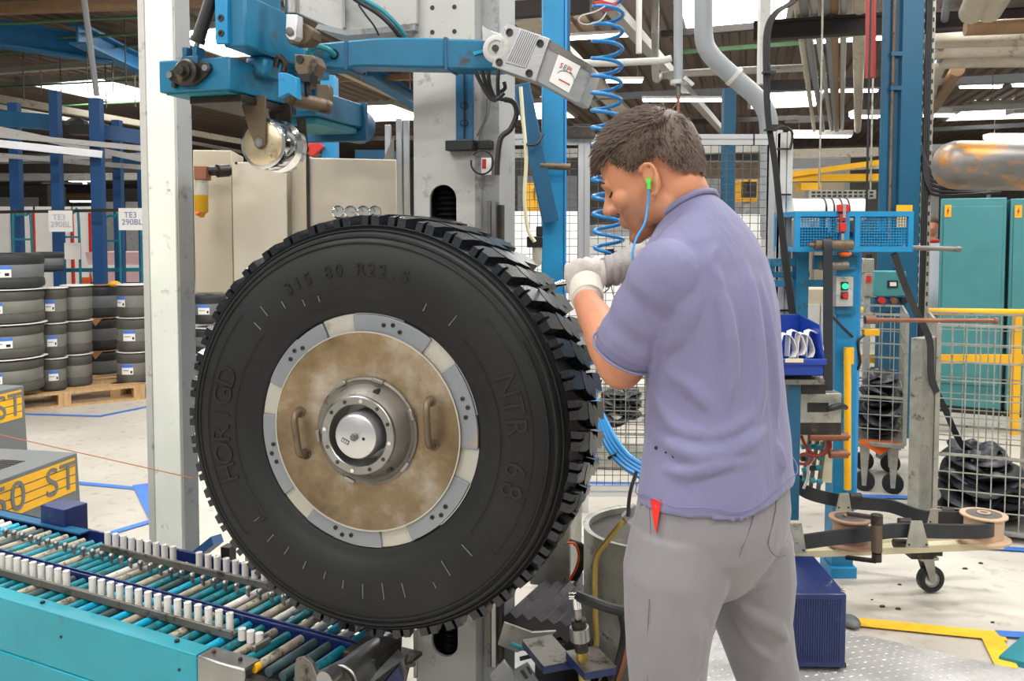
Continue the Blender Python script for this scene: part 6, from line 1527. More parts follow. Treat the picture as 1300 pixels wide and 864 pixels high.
# ================================================================== FAR BACKGROUND MACHINES
random.seed(21)
def farbox(label, x0, y0, x1, Y, m, m2, name='machine_cabinet', cat='machine', z0=0.0, dp=.8):
    p, q = at(x0, 350, Y), at(x1, y0, Y)
    r = thing(name, label, cat, Vector(((p.x+q.x)/2, Y, z0)))
    w = q.x-p.x
    b = MB(); b.boxc(Vector((p.x, Y, z0)), X1, Y1, w, dp, q.z-z0); b.build('cabinet_body', m, r, smooth=0, bevel=.01)
    b = MB(); b.boxc(Vector((p.x+w*.08, Y-.02, z0+(q.z-z0)*.2)), X1, Y1, w*.4, .02, (q.z-z0)*.7); b.boxc(Vector((p.x+w*.52, Y-.02, z0+(q.z-z0)*.2)), X1, Y1, w*.4, .02, (q.z-z0)*.7); b.build('cabinet_door', m2, r, smooth=0)
    if z0 > 0: b = MB(); b.boxc(Vector((p.x+w*.3, Y+.05, 0)), X1, Y1, w*.4, .1, z0); b.build('stand', 'grey_paint', r, smooth=0)
    b = MB(); b.boxc(Vector((p.x+w*.44, Y-.05, z0+(q.z-z0)*.5)), X1, Y1, w*.03, .03, .12); b.build('door_handle', 'steel_dark', r, smooth=0)
    return r
mat('glossy_white', '#f4f3ee', .35, var=.03); mat('machine_green', '#7fae8a', .5)
farbox('broad white machine enclosure seen through the fence left of the worker', 640, 268, 742, 7.4, 'glossy_white', 'white')
farbox('white machine enclosure seen through the fence under the coiled hose', 748, 300, 846, 7.0, 'grey_light', 'glossy_white')
farbox('bright white enclosure behind the fence right of the worker', 925, 272, 968, 9.0, 'glossy_white', 'white')
farbox('grey box machine behind the fence far beyond the blue hose', 755, 285, 800, 10.0, 'grey_paint', 'grey_light')
farbox('yellow machine housing glimpsed through the fence by the blue brace', 668, 232, 690, 9.5, 'yellow_worn', 'yellow', z0=1.75, dp=.3)
farbox('mustard gearbox above the enclosure right of the fence column', 938, 228, 962, 9.5, 'yellow_worn', 'steel_dark', z0=1.9, dp=.3)
farbox('grey machine bed far down the hall left of the beige cabinets', 452, 190, 500, 14, 'blue_dark', 'grey_paint')
farbox('dark press frame far down the hall behind the fence', 650, 200, 740, 13, 'steel_dark', 'grey_case')
farbox('brown machine frame far behind the worker', 860, 205, 985, 14, 'brown_steel', 'grey_paint')
farbox('grey machine far behind the white profile post', 985, 200, 1080, 16, 'grey_paint', 'beige_cab')
farbox('pale cabinet between the blue station and the guard rail', 1020, 366, 1062, 6.2, 'beige_cab', 'grey_light')
farbox('green panel glimpsed beside the blue column', 1170, 250, 1182, 10, 'machine_green', 'machine_green')
farbox('grey machine under the roof pipes at the far right', 1178, 215, 1330, 17, 'grey_paint', 'steel_dark')
farbox('grey press standing deep in the store behind the blue posts', 118, 240, 200, 17, 'steel_dark', 'grey_paint')
farbox('dark press standing deep in the store at the left edge', -80, 235, 60, 19, 'steel_dark', 'grey_case')
# controller on the station side
ctl = thing('operator_panel', 'teal operator panel with small display by the blue column', 'panel', at(1125, 388, 5.8))
b = MB(); b.pbox(1109, 344, 1150, 376, 5.8, .12); b.build('panel_case', 'teal_cab', ctl, bevel=.006)
b = MB(); b.pbox(1127, 356, 1140, 365, 5.79, .012); sc_ = b.build('display_frame', 'steel_dark', ctl, smooth=0)
b = MB(); b.pbox(1130, 358, 1138, 363, 5.785, .008); b.build('display', 'screen', sc_, smooth=0)
b = MB(); b.pbox(1109, 378, 1150, 396, 5.82, .1); b.build('lower_case', 'blue_column', ctl, bevel=.004)
for x, m in ((1118, 'red'), (1133, 'copper'), (1146, 'black')):
    b = MB(); q = at(x, 381, 5.81); b.cyl(q, q - Y1*.03, .022, seg=14); b.build('knob', m, ctl)
b = MB(); p = at(1122, 396, 5.85); b.boxc(Vector((p.x, 5.85, 0)), X1, Y1, .08, .08, p.z); b.build('stand', 'blue_column', ctl, smooth=0)
va = thing('valve_stack', 'beige pneumatic valve stack beside the operator panel', 'valve', at(1103, 378, 5.6))
b = MB(); b.pbox(1096, 328, 1110, 346, 5.6, .08); b.pbox(1098, 346, 1108, 376, 5.6, .06); b.build('valve_body', 'galv', va, bevel=.004)
b = MB(); b.pbox(1100, 350, 1106, 358, 5.59, .02); b.build('red_mark', 'red', va)
b = MB(); b.cyl(at(1103, 322, 5.64), at(1103, 330, 5.64), .02, seg=12); b.build('valve_cap', 'black', va)
p = at(1099, 376, 5.62); b = MB(); b.boxc(Vector((p.x, 5.62, 0)), X1, Y1, .03, .03, p.z); b.build('valve_stand', 'grey_paint', va, smooth=0)
# yellow crane beams and white rolls behind the guard box
for i, (q0, q1, w, h, m, lab) in enumerate((((1000, 222), (1116, 206), .07, .06, 'yellow', 'slanting yellow crane beam above the guard box'), ((1000, 226), (1116, 225), .07, .08, 'yellow', 'level yellow crane beam above the guard box'), ((1000, 217), (1116, 212), .04, .04, 'grey_light', 'thin pale tube above the yellow crane beams'), ((1000, 229), (1116, 229), .04, .04, 'green_pipe', 'thin green tube under the yellow crane beams'))):
    b = MB(); b.bar(at(*q0, 10 + .05*i), at(*q1, 10 + .05*i), w, h); tag(b.build('crane_beam', m), lab, 'beam')
b = MB(); b.pbox(1017, 232, 1043, 241, 10, .2); tag(b.build('crane_hoist', 'yellow'), 'yellow hoist block under the crane beams', 'hoist')
b = MB(); b.pbox(1027, 241, 1112, 252, 8.5, .15); b.cyl(at(1040, 246, 8.55), Vector((at(1040, 246, 8.55).x, 8.55, ROOF)), .01, seg=6); b.cyl(at(1105, 246, 8.55), Vector((at(1105, 246, 8.55).x, 8.55, ROOF)), .01, seg=6); tr2 = tag(b.build('perforated_tray', 'galv', smooth=0), 'perforated grey cable tray above the guard box', 'cable tray')
b = MB()
for k in range(12):
    for j in range(2): b.pbox(1031+k*6.7, 243+j*4.5, 1035+k*6.7, 245+j*4.5, 8.49, .01)
b.build('tray_slot', 'black', tr2, smooth=0)
ro = thing('white_duct', 'fat white horizontal duct with dark bands behind the guard box', 'duct', at(1050, 268, 7.5))
b = MB(); b.cyl(at(1004, 266, 7.5), at(1096, 266, 7.5), .095, seg=24); b.build('duct_tube', 'glossy_white', ro)
for x in (1043, 1053, 1063, 1072):
    b = MB(); b.cyl(at(x, 266, 7.5), at(x+2, 266, 7.5), .1, seg=24); b.build('band', 'steel_dark', ro)
p = at(1010, 275, 7.5); b = MB(); b.boxc(Vector((p.x, 7.45, 0)), X1, Y1, .1, .1, p.z); b.build('duct_stand', 'grey_paint', ro, smooth=0)
b = MB(); b.cyl(Vector((at(1103, 100, 6).x, 6, ROOF)), at(1100, 270, 6), .008, seg=6); tag(b.build('hanging_cable', 'black'), 'thin black cable hanging beside the blue column', 'cable')
# ================================================================== THE WORKER
def cloth(key, col, rough=.85, var=.06, wr=(14, 14, 5), wb=.6):
    m = mat(key, col, rough, var=var, scale=9, bump=.0)
    nt = m.node_tree; N = nt.nodes; Lk = nt.links; b = N['Principled BSDF']
    tc = N.new('ShaderNodeTexCoord'); mp = N.new('ShaderNodeMapping'); mp.inputs['Scale'].default_value = wr
    n = N.new('ShaderNodeTexNoise'); n.inputs['Scale'].default_value = 1.0; n.inputs['Detail'].default_value = 3; n.inputs['Distortion'].default_value = .8
    Lk.new(tc.outputs['Object'], mp.inputs[0]); Lk.new(mp.outputs[0], n.inputs[0])
    w = N.new('ShaderNodeTexNoise'); w.inputs['Scale'].default_value = 400; Lk.new(tc.outputs['Object'], w.inputs[0])
    b1 = N.new('ShaderNodeBump'); b1.inputs['Strength'].default_value = wb; b1.inputs['Distance'].default_value = .012; Lk.new(n.outputs[0], b1.inputs['Height'])
    b2 = N.new('ShaderNodeBump'); b2.inputs['Strength'].default_value = .15; b2.inputs['Distance'].default_value = .001; Lk.new(w.outputs[0], b2.inputs['Height']); Lk.new(b1.outputs[0], b2.inputs['Normal'])
    Lk.new(b2.outputs[0], b.inputs['Normal'])
    b.inputs['Sheen Weight'].default_value = .15
    return m
cloth('shirt', '#737192'); cloth('trousers', '#7a777b', .8, .05, (10, 10, 6), .3)
mat('glove', '#c6beb8', .9, var=.12, scale=30, bump=.3, bscale=260); mat('glove_dark', '#8f8a88', .9, var=.3, scale=16, bump=.3, bscale=260); mat('glove_cuff', '#d3cfc0', .9, var=.08, scale=20, bump=.3, bscale=220)
mat('hair', '#524237', .55, var=.3, scale=40); mat('stitch', '#6b6690', .8, var=0); mat('stitch_grey', '#605d62', .8, var=0)
m_ = mat('skin', '#bf8262', .5, var=.09, scale=12); m_.node_tree.nodes['Principled BSDF'].inputs['Subsurface Weight'].default_value = .08
m_.node_tree.nodes['Principled BSDF'].inputs['Subsurface Radius'].default_value = (.01, .004, .002)
F_ = Vector((-.78, .62, 0)).normalized(); L_ = Vector((-F_.y, F_.x, 0))     # facing and left-hand directions
YT = 1.70
man = thing('person', 'worker in lavender t-shirt and grey trousers carving the tyre tread', 'person', Vector((.42, 1.72, .02)))
def ring(c, a, b, tilt=0.0, n=32, e=2.3, f=None, l=None):
    f = f or F_; l = l or L_
    fd = f*math.cos(tilt) - Z*math.sin(tilt)
    out = []
    for k in range(n):
        t = 2*math.pi*k/n; cs, sn = math.cos(t), math.sin(t)
        out.append(c + l*(a*math.copysign(abs(cs)**(2/e), cs)) + fd*(b*math.copysign(abs(sn)**(2/e), sn)))
    return out
def limb(b, pts, n=6, seg=20):
    """tapered limb through (point, radius) pairs, round ended"""
    P = [Vector(p) for p, r in pts]; rr = [r for p, r in pts]
    b.ball(P[0], rr[0]*.985, seg=14, rg=8); b.ball(P[-1], rr[-1]*.985, seg=14, rg=8)
    Q = catmull(P, n); m = len(Q); rad = []
    for i in range(m):
        f = i/(m-1)*(len(rr)-1); j = min(int(f), len(rr)-2); w = f-j; w = w*w*(3-2*w); rad.append(rr[j]+(rr[j+1]-rr[j])*w)
    prev = None; rings = []
    for i in range(m):
        d = (Q[min(i+1, m-1)] - Q[max(i-1, 0)]).normalized()
        s = d.orthogonal().normalized() if prev is None else (prev - d*prev.dot(d)).normalized()
        prev = s; u = d.cross(s)
        rings.append([Q[i] + s*(rad[i]*math.cos(2*math.pi*k/seg)) + u*(rad[i]*math.sin(2*math.pi*k/seg)) for k in range(seg)])
    b.loft(rings)
def skin_over(o, vox, it=4, fac=.5):
    md = o.modifiers.new('surface', 'REMESH'); md.mode = 'VOXEL'; md.voxel_size = vox; md.use_smooth_shade = True
    sm = o.modifiers.new('relax', 'SMOOTH'); sm.factor = fac; sm.iterations = it
    return o
# ---- torso description: (px, py, a, b, tilt)
TR = [(911, 622, .190, .133, 0), (911, 600, .188, .131, 0), (912, 560, .180, .126, 0), (911, 520, .172, .120, 0), (909, 480, .168, .117, 0), (906, 440, .170, .116, .02), (902, 400, .176, .117, .05), (896, 365, .180, .114, .10), (892, 335, .170, .106, .16), (887, 310, .145, .094, .24), (882, 292, .112, .082, .36), (876, 278, .084, .070, .50), (871, 268, .068, .060, .62)]
def tor(i): x, y, a, b, t = TR[i]; return at(x, y, YT), a, b, t
def hit(px, py):
    Y = 1.35
    while Y < 2.0:
        p = at(px, py, Y)
        zs = [at(x, y, YT).z for x, y, *_ in TR]
        for i in range(len(TR)-1):
            if zs[i] <= p.z <= zs[i+1]:
                f = (p.z-zs[i])/(zs[i+1]-zs[i])
                c0, c1 = at(*TR[i][:2], YT), at(*TR[i+1][:2], YT)
                c = c0 + (c1-c0)*f; a = TR[i][2]+(TR[i+1][2]-TR[i][2])*f; b_ = TR[i][3]+(TR[i+1][3]-TR[i][3])*f
                d = p - c
                if abs(d.dot(L_)/a)**2.3 + abs(d.dot(F_)/b_)**2.3 < 1: return p
        Y += .004
    return at(px, py, YT)
SL, EL, WL = at(848, 350, 1.59), at(789, 466, 1.71), at(746, 384, 1.925)
SR, ER, WR = at(928, 335, 1.84), at(884, 425, 2.10), at(818, 338, 2.075)
tip, rear = at(688, 364, 2.085), at(812, 340, 2.03)
td = (rear-tip).normalized()
def tl(px): return tip + (rear-tip)*((px-688)/124.0)
# ---- body: one continuous skin
body = MB()
rg_ = []
for i in range(len(TR)):
    c, a, b_, t = tor(i); rg_.append(ring(c, a*.82, b_*.82, t))
body.loft(rg_)
HO = at(828, 224, 1.715)
hp = R(25); hz = Vector((-.93, .37, 0)).normalized()
fh = hz*math.cos(hp) - Z*math.sin(hp); lh = Vector((-hz.y, hz.x, 0)); uh = fh.cross(lh)
HS = 1.02
def hd(x, y, z):
    if z < 0: z *= .88
    return HO + (fh*x + lh*y + uh*z)*HS
def hball(b, x, y, z, rx, ry, rz, seg=24, rg=14): b.ball(hd(x, y, z), (rx*HS, ry*HS, rz*HS), fh, lh, uh, seg, rg)
hball(body, -.012, 0, .042, .095, .075, .082)
rows = [(.062, .022, .064, .062), (.03, .024, .066, .068), (0, .024, .064, .068), (-.03, .026, .061, .064), (-.06, .030, .056, .056), (-.085, .036, .047, .046), (-.105, .044, .034, .033), (-.118, .048, .020, .020)]
body.loft([[hd(cx + rx*math.cos(q), ry*math.sin(q), z) for q in [2*math.pi*k/28 for k in range(28)]] for z, cx, rx, ry in rows])
hball(body, .008, .042, -.068, .042, .020, .034); hball(body, .008, -.042, -.068, .042, .020, .034)
hball(body, .074, 0, -.106, .018, .022, .014)
for s in (-1, 1): hball(body, .056, s*.042, -.022, .026, .022, .024)
body.tube([hd(.078, -.045, .018), hd(.088, -.022, .024), hd(.089, 0, .020), hd(.088, .022, .024), hd(.078, .045, .018)], .0075*HS, 8, 3)
limb(body, [(hd(.087, 0, .016), .008), (hd(.098, 0, -.006), .009), (hd(.108, 0, -.026), .0115)], 4, 12)
for s in (-1, 1): hball(body, .097, s*.012, -.031, .011, .008, .008, 12, 8)
hball(body, .087, 0, -.060, .010, .024, .007, 14, 8); hball(body, .084, 0, -.073, .010, .021, .008, 14, 8)
for s in (-1, 1):
    hball(body, -.010, s*.072, -.018, .016, .008, .027, 16, 10)
    body.tube([hd(.004, s*.076, -.046), hd(-.008, s*.079, -.050), hd(-.019, s*.083, -.030), hd(-.025, s*.085, -.004), (hd(-.018, s*.085, .012)), hd(-.004, s*.082, .014), hd(.005, s*.078, .004)], .0040*HS, 8, 4)
limb(body, [(hd(-.030, 0, .0), .060), (hd(-.034, 0, -.05), .056), (at(872, 268, 1.715), .057), (at(880, 296, 1.715), .066)])
hball(body, -.035, 0, -.012, .060, .058, .06)
limb(body, [(SL, .048), (SL.lerp(EL, .5), .050), (EL, .046)])
limb(body, [(EL, .046), (EL.lerp(WL, .3), .047), (EL.lerp(WL, .7), .038), (WL, .031), (tl(743) - Vector((0, .03, .02)), .030)])
limb(body, [(SR, .052), (SR.lerp(ER, .5), .050), (ER, .044)])
limb(body, [(ER, .044), (ER.lerp(WR, .35), .044), (WR, .031), (tl(800) + Vector((.01, .02, .01)), .028)])
# legs under the trousers
HL, HR = at(872, 690, 1.63), at(944, 690, 1.78)
KL, KR = at(850, 960, 1.62), at(985, 930, 1.86)
AL_, AR_ = Vector((KL.x+.01, 1.66, .09)), Vector((KR.x+.10, 1.98, .10))
pl0, pl1 = at(908, 640, YT), at(905, 720, YT)
body.loft([ring(at(911, 622, YT), .155, .11), ring(pl0, .158, .115), ring(at(905, 690, YT), .12, .09), ring(at(905, 715, YT), .07, .05)])
lp = [(at(872, 668, 1.645), .106), (at(860, 720, 1.63), .104), (at(850, 780, 1.615), .086), (at(847, 825, 1.61), .078), (at(847, 870, 1.61), .072), (at(848, 930, 1.615), .070), (Vector((KL.x, 1.63, .42)), .070), (Vector((KL.x+.005, 1.65, .22)), .068), (Vector((KL.x+.01, 1.66, .07)), .070)]
rp_ = [(at(940, 676, 1.775), .104), (at(948, 730, 1.79), .100), (at(954, 785, 1.81), .084), (at(964, 825, 1.83), .076), (at(977, 870, 1.86), .070), (at(988, 930, 1.89), .067), (Vector((KR.x+.05, 1.93, .42)), .066), (Vector((KR.x+.085, 1.97, .22)), .066), (Vector((KR.x+.10, 1.98, .08)), .069)]
for lst in (lp, rp_): limb(body, [(c_, r_*.72) for c_, r_ in lst[:-1]] + [(lst[-1][0], .036)], 3)
def stubble():
    m = MATS['skin']; nt = m.node_tree; N = nt.nodes; Lk = nt.links; b = N['Principled BSDF']
    src = b.inputs['Base Color'].links[0].from_socket
    m2 = m.copy(); m2.name = 'skin_face'; MATS['skin_face'] = m2
    nt = m2.node_tree; N = nt.nodes; Lk = nt.links; b = N['Principled BSDF']; src = b.inputs['Base Color'].links[0].from_socket
    tc = N.new('ShaderNodeTexCoord'); vm = N.new('ShaderNodeVectorMath'); vm.operation = 'DISTANCE'
    Lk.new(tc.outputs['Object'], vm.inputs[0]); vm.inputs[1].default_value = hd(.045, .02, -.095) - Vector(man.location)
    mr = N.new('ShaderNodeMapRange'); mr.inputs['From Min'].default_value = .045; mr.inputs['From Max'].default_value = .085; mr.inputs['To Min'].default_value = .5; mr.inputs['To Max'].default_value = 0
    Lk.new(vm.outputs['Value'], mr.inputs['Value'])
    mx = N.new('ShaderNodeMix'); mx.data_type = 'RGBA'; Lk.new(mr.outputs[0], mx.inputs[0]); Lk.new(src, mx.inputs[6]); mx.inputs[7].default_value = (*lin('#6d4a3a'), 1); Lk.new(mx.outputs[2], b.inputs['Base Color'])
stubble()
bo = body.build('body', 'skin_face', man, smooth=180); skin_over(bo, .0042, 4)
# ---- shirt
sh = MB()
# wavy hem, then the rings upwards
rings = []
c, a, b_, t = tor(0)
hem = []
base = ring(c, a*1.02, b_*1.02)
for k, p in enumerate(base):
    q = p.copy(); rx = (p-c).dot(Vector((1, 0, 0)))/.155
    q.z += .028*max(0, rx) - .006 + .006*math.sin(k*1.1); hem.append(q)
rings.append(hem)
for i in range(1, len(TR)):
    c, a, b_, t = tor(i); rings.append(ring(c, a, b_, t))
sh.loft(rings)
so = at(790, 450, 1.665)
limb_dir = (so - SL).normalized()
def sleeve(b, S, E, r0, r1, inner):
    d = (E-S).normalized(); s = d.orthogonal().normalized(); u = d.cross(s)
    b.ball(S, r0*.99, seg=18, rg=12)
    rr = []
    for k in range(9):
        f = k/8; r = r0 + (r1-r0)*f + .003*math.sin(k*2.2)
        rr.append([S + (E-S)*f + s*(r*math.cos(2*math.pi*j/24)) + u*(r*math.sin(2*math.pi*j/24)) for j in range(24)])
    b.loft(rr)
sleeve(sh, SL, so, .070, .063, .05)
sleeve(sh, at(868, 330, 1.62), SL.lerp(so, .35), .064, .066, .05)
soR = SR.lerp(ER, .8)
sleeve(sh, SR, soR, .066, .062, .05)
sleeve(sh, at(915, 320, 1.80), SR, .066, .066, .05)
# drapery ridges lying in the surface
def fold(b, pxs, r, dep=.42, n=5):
    P = [hit(x, y) for x, y in pxs]
    P = [p + Vector((0, r*dep, 0)) for p in P]
    r *= 1.55
    P = catmull(P, n); m = len(P)
    b.tube(P, [r*.25, r*.9, r, r*.9, r*.25], 10)
for pxs, r in (([(874, 372), (866, 400), (852, 432), (838, 452)], .013), ([(884, 362), (880, 395), (866, 425), (858, 440)], .011), ([(900, 335), (918, 400), (926, 470), (918, 530)], .014), ([(930, 300), (948, 360), (958, 430), (962, 500), (955, 560)], .014), ([(955, 330), (972, 400), (982, 480), (985, 545)], .010),
               ([(832, 500), (860, 540), (890, 552), (893, 562)], .013), ([(846, 470), (880, 492), (905, 525)], .012), ([(826, 545), (862, 568), (900, 578), (950, 560), (975, 540)], .014), ([(890, 556), (925, 545), (962, 520)], .011), ([(822, 585), (870, 600), (920, 588), (980, 585)], .011), ([(985, 560), (990, 585), (992, 600)], .010), ([(868, 300), (905, 345), (915, 380)], .009), ([(925, 285), (905, 320), (890, 350)], .008)):
    fold(sh, pxs, r)
sho = sh.build('t_shirt', 'shirt', man, smooth=180); skin_over(sho, .0055, 3)
# collar, seams and stains on the shirt
c, a, b_, t = tor(len(TR)-1)
b = MB(); b.tube([p + Z*.003 for p in ring(c, a*1.0, b_*1.0, t)], .0065, 8, 2, True); b.build('collar', 'shirt', sho, smooth=180)
def stitch(pxs, off=.004, r=.0011, par=None, m='stitch'):
    b = MB(); b.tube([hit(x, y) - Vector((0, off, 0)) for x, y in pxs], r, 5, 4); b.build('seam', m, par or sho)
stitch([(868, 292), (846, 312), (838, 340)], .004)
s_, u_ = limb_dir.orthogonal().normalized(), None
u_ = limb_dir.cross(s_)
b = MB(); b.tube([so - limb_dir*.006 + (s_*math.cos(q) + u_*math.sin(q))*.0655 for q in [2*math.pi*k/24 for k in range(24)]], .0025, 6, 2, True); b.build('sleeve_hem', 'shirt', sho, smooth=180)
b = MB(); b.tube([so - limb_dir*.022 + (s_*math.cos(q) + u_*math.sin(q))*.0662 for q in [2*math.pi*k/24 for k in range(24)]], .0009, 5, 2, True); b.build('seam', 'stitch', sho)
b = MB(); b.tube([p + Z*.022 + (p - at(911, 622, YT)).normalized()*.002 for p in hem], .0011, 5, 2, True); b.build('seam', 'stitch', sho)
mat('stain', '#15131f', .7, var=0)
for x, y, r in ((833, 568, .004), (857, 578, .0065), (845, 574, .002)):
    q = hit(x, y); b = MB(); b.ball(q - Vector((0, .001, 0)), (r, .003, r*.9), seg=10, rg=6); b.build('stain', 'stain', sho)
# ---- trousers
tr_ = MB()
tr_.loft([ring(at(909, 590, YT), .176, .122), ring(at(908, 615, YT), .182, .128), ring(at(906, 650, YT), .188, .136), ring(at(903, 680, YT), .182, .134), ring(at(903, 712, YT), .145, .105), ring(at(903, 740, YT), .10, .075), ring(at(903, 755, YT), .05, .04)])
def leg(pts):
    Q = []; n = 24
    tr_.ball(pts[0][0], pts[0][1]*.98, seg=18, rg=12)
    rings = []
    for p, rx in pts:
        rings.append([p + Vector((rx*math.cos(2*math.pi*k/n), rx*1.12*math.sin(2*math.pi*k/n), 0)) for k in range(n)])
    tr_.loft(rings)
leg(lp); leg(rp_)
def rfold(b, pts, r):
    P = catmull(pts, 5); b.tube(P, [r*.3, r, r, r*.3], 10)
def lsurf(px, py, pts):
    # near surface of a leg at a picture point
    Y = 1.4
    while Y < 2.0:
        p = at(px, py, Y)
        for (c0, r0), (c1, r1) in zip(pts, pts[1:]):
            if c1.z <= p.z <= c0.z:
                f = (c0.z-p.z)/(c0.z-c1.z); c = c0.lerp(c1, f); r = r0+(r1-r0)*f
                if ((p.x-c.x)/r)**2 + ((p.y-c.y)/(r*1.12))**2 < 1: return p
        Y += .004
    return at(px, py, pts[0][0].y)
for pxs, r, L__ in (([(882, 770), (888, 800), (884, 840), (872, 880)], .012, lp), ([(920, 745), (950, 775), (985, 795), (1000, 815)], .012, rp_), ([(935, 720), (960, 735), (990, 730)], .010, rp_), ([(930, 780), (955, 815), (985, 840)], .010, rp_), ([(965, 860), (985, 875), (1005, 880)], .010, rp_)):
    rfold(tr_, [lsurf(x, y, L__) + Vector((0, r*.25, 0)) for x, y in pxs], r*1.5)
tro = tr_.build('trousers', 'trousers', man, smooth=180); skin_over(tro, .0055, 3)
def tseam(pxs, pts, m='stitch_grey', r=.0008):
    b = MB(); b.tube([lsurf(x, y, pts) - Vector((0, .003, 0)) for x, y in pxs], r, 5, 4); b.build('seam', m, tro)
def pelv(px, py):
    rows_ = [(909, 590, .176, .122), (908, 615, .182, .128), (906, 650, .188, .136), (902, 690, .190, .142), (900, 725, .180, .136)]
    Y = 1.35
    while Y < 2.0:
        p = at(px, py, Y)
        for (x0, y0, a0, b0), (x1, y1, a1, b1) in zip(rows_, rows_[1:]):
            z0, z1 = at(x0, y0, YT).z, at(x1, y1, YT).z
            if z1 <= p.z <= z0:
                f = (z0-p.z)/(z0-z1); c = at(x0, y0, YT).lerp(at(x1, y1, YT), f); d = p-c
                if abs(d.dot(L_)/(a0+(a1-a0)*f))**2.3 + abs(d.dot(F_)/(b0+(b1-b0)*f))**2.3 < 1: return p
        Y += .004
    return at(px, py, YT)
b = MB(); b.tube([pelv(x, y) - Vector((0, .002, 0)) for x, y in ((824, 640), (826, 680), (825, 715))] + [lsurf(x, y, lp) - Vector((0, .003, 0)) for x, y in ((824, 760), (822, 800), (822, 870))], .0008, 5, 4); b.build('seam', 'stitch_grey', tro)
b = MB(); b.tube([pelv(x, y) - Vector((0, .002, 0)) for x, y in ((985, 616), (984, 648), (975, 690), (986, 706), (996, 704))], .0010, 5, 3); b.build('pocket', 'stitch_grey', tro)
b = MB(); b.tube([pelv(x, y) - Vector((0, .002, 0)) for x, y in ((962, 615), (955, 660), (938, 705))], .0008, 5, 3); b.build('seam', 'stitch_grey', tro)
mat('red_cloth', '#e0261c', .7, var=.03)
b = MB(); P = [pelv(x, y) - Vector((0, .014, 0)) for x, y in ((824, 630), (838, 632), (831, 674))]; b.prism(P, Vector((0, .006, 0))); b.build('red_pocket_lining', 'red_cloth', tro, smooth=0)
# shoes
for k_, ang in ((AL_, 0), (AR_, .15)):
    b = MB(); f = Vector((F_.x*math.cos(ang)-F_.y*math.sin(ang), F_.x*math.sin(ang)+F_.y*math.cos(ang), 0)); l = Vector((-f.y, f.x, 0)); g = Vector((k_.x, k_.y, .02))
    b.loft([ring(g + f*.05 + Z*z, w, ln, 0, 24, 2.6, f, l) for z, w, ln in ((.0, .048, .14), (.025, .05, .142), (.05, .046, .13))] + [ring(g + f*.01 + Z*.085, .042, .075, 0, 24, 2.4, f, l), ring(g + Z*.12, .038, .05, 0, 24, 2.2, f, l)]); so_ = b.build('shoe', 'black', man, smooth=180)
# ---- gloves
def finger(b, o, pts, r):
    limb(b, [(o + p, r*(1-.06*i)) for i, p in enumerate(pts)], 4, 12)
Yv = Vector((0, 1, 0))
gl = MB()
pc = tl(742) - Yv*.034 + Z*.004
gl.ball(pc, (.050, .026, .046), Vector((1, 0, -.15)).normalized(), Yv, Z, 18, 12)
gl.ball(pc - Z*.022, (.042, .026, .034), seg=18, rg=12)
limb(gl, [(pc - Z*.012, .036), (pc - Z*.032 + Vector((.004, -.012, 0)), .037), (WL.lerp(pc, .25), .037)], 5, 20)
for k in range(4):
    o = tl(722 + k*11.5); ln = (.95, 1.02, 1.0, .88)[3-k]
    finger(gl, o, [(-Yv*.036 + Z*.020)*ln, (-Yv*.024 + Z*.040)*ln, (Yv*.006 + Z*.038)*ln, (Yv*.030 + Z*.016)*ln, (Yv*.030 - Z*.010)*ln, (Yv*.012 - Z*.022)*ln], .0112)
finger(gl, tl(764), [-Yv*.030 - Z*.012, -Yv*.026 + Z*.010 + td*.008, -Yv*.008 + Z*.024 + td*.010, Yv*.014 + Z*.026 + td*.006], .0122)
g1 = gl.build('glove', 'glove', man, smooth=180, label='pale grey knitted glove with cream cuff'); skin_over(g1, .0032, 3)
b = MB(); d = (WL - pc).normalized(); q0 = WL.lerp(pc, .72); q1 = WL.lerp(pc, .16)
s = d.orthogonal().normalized(); u = d.cross(s)
b.loft([[q0.lerp(q1, f) + (s*math.cos(q)*1.06 + u*math.sin(q))*r for q in [2*math.pi*k/28 for k in range(28)]] for f, r in ((0, .0355), (.5, .0372), (.9, .0370), (1, .035))]); b.build('cuff', 'glove_cuff', g1, smooth=60)
gr_ = MB()
rc = tl(795) + Z*.032 + Yv*.006
gr_.ball(rc, (.046, .032, .020), td, Yv, Z, 18, 12); gr_.ball(rc + td*.02 + Yv*.012, (.04, .03, .022), td, Yv, Z, 18, 12)
limb(gr_, [(rc + td*.01 + Yv*.006, .026), (rc + td*.045 + Yv*.03 - Z*.006, .027), (WR, .031)], 5, 18)
for k in range(4):
    o = tl(772 + k*10.5)
    finger(gr_, o, [Z*.036 + Yv*.006, Z*.034 - Yv*.016, Z*.014 - Yv*.032, -Z*.010 - Yv*.030, -Z*.024 - Yv*.010, -Z*.020 + Yv*.006], .0108)
finger(gr_, tl(768), [Z*.030 + Yv*.02, Z*.014 + Yv*.03 - td*.012, -Z*.010 + Yv*.026 - td*.02, -Z*.018 + Yv*.008 - td*.022], .0118)
g2 = gr_.build('glove', 'glove_dark', man, smooth=180, label='darker mottled grey knitted glove'); skin_over(g2, .0032, 3)  # right glove in a darker, more mottled grey than the left
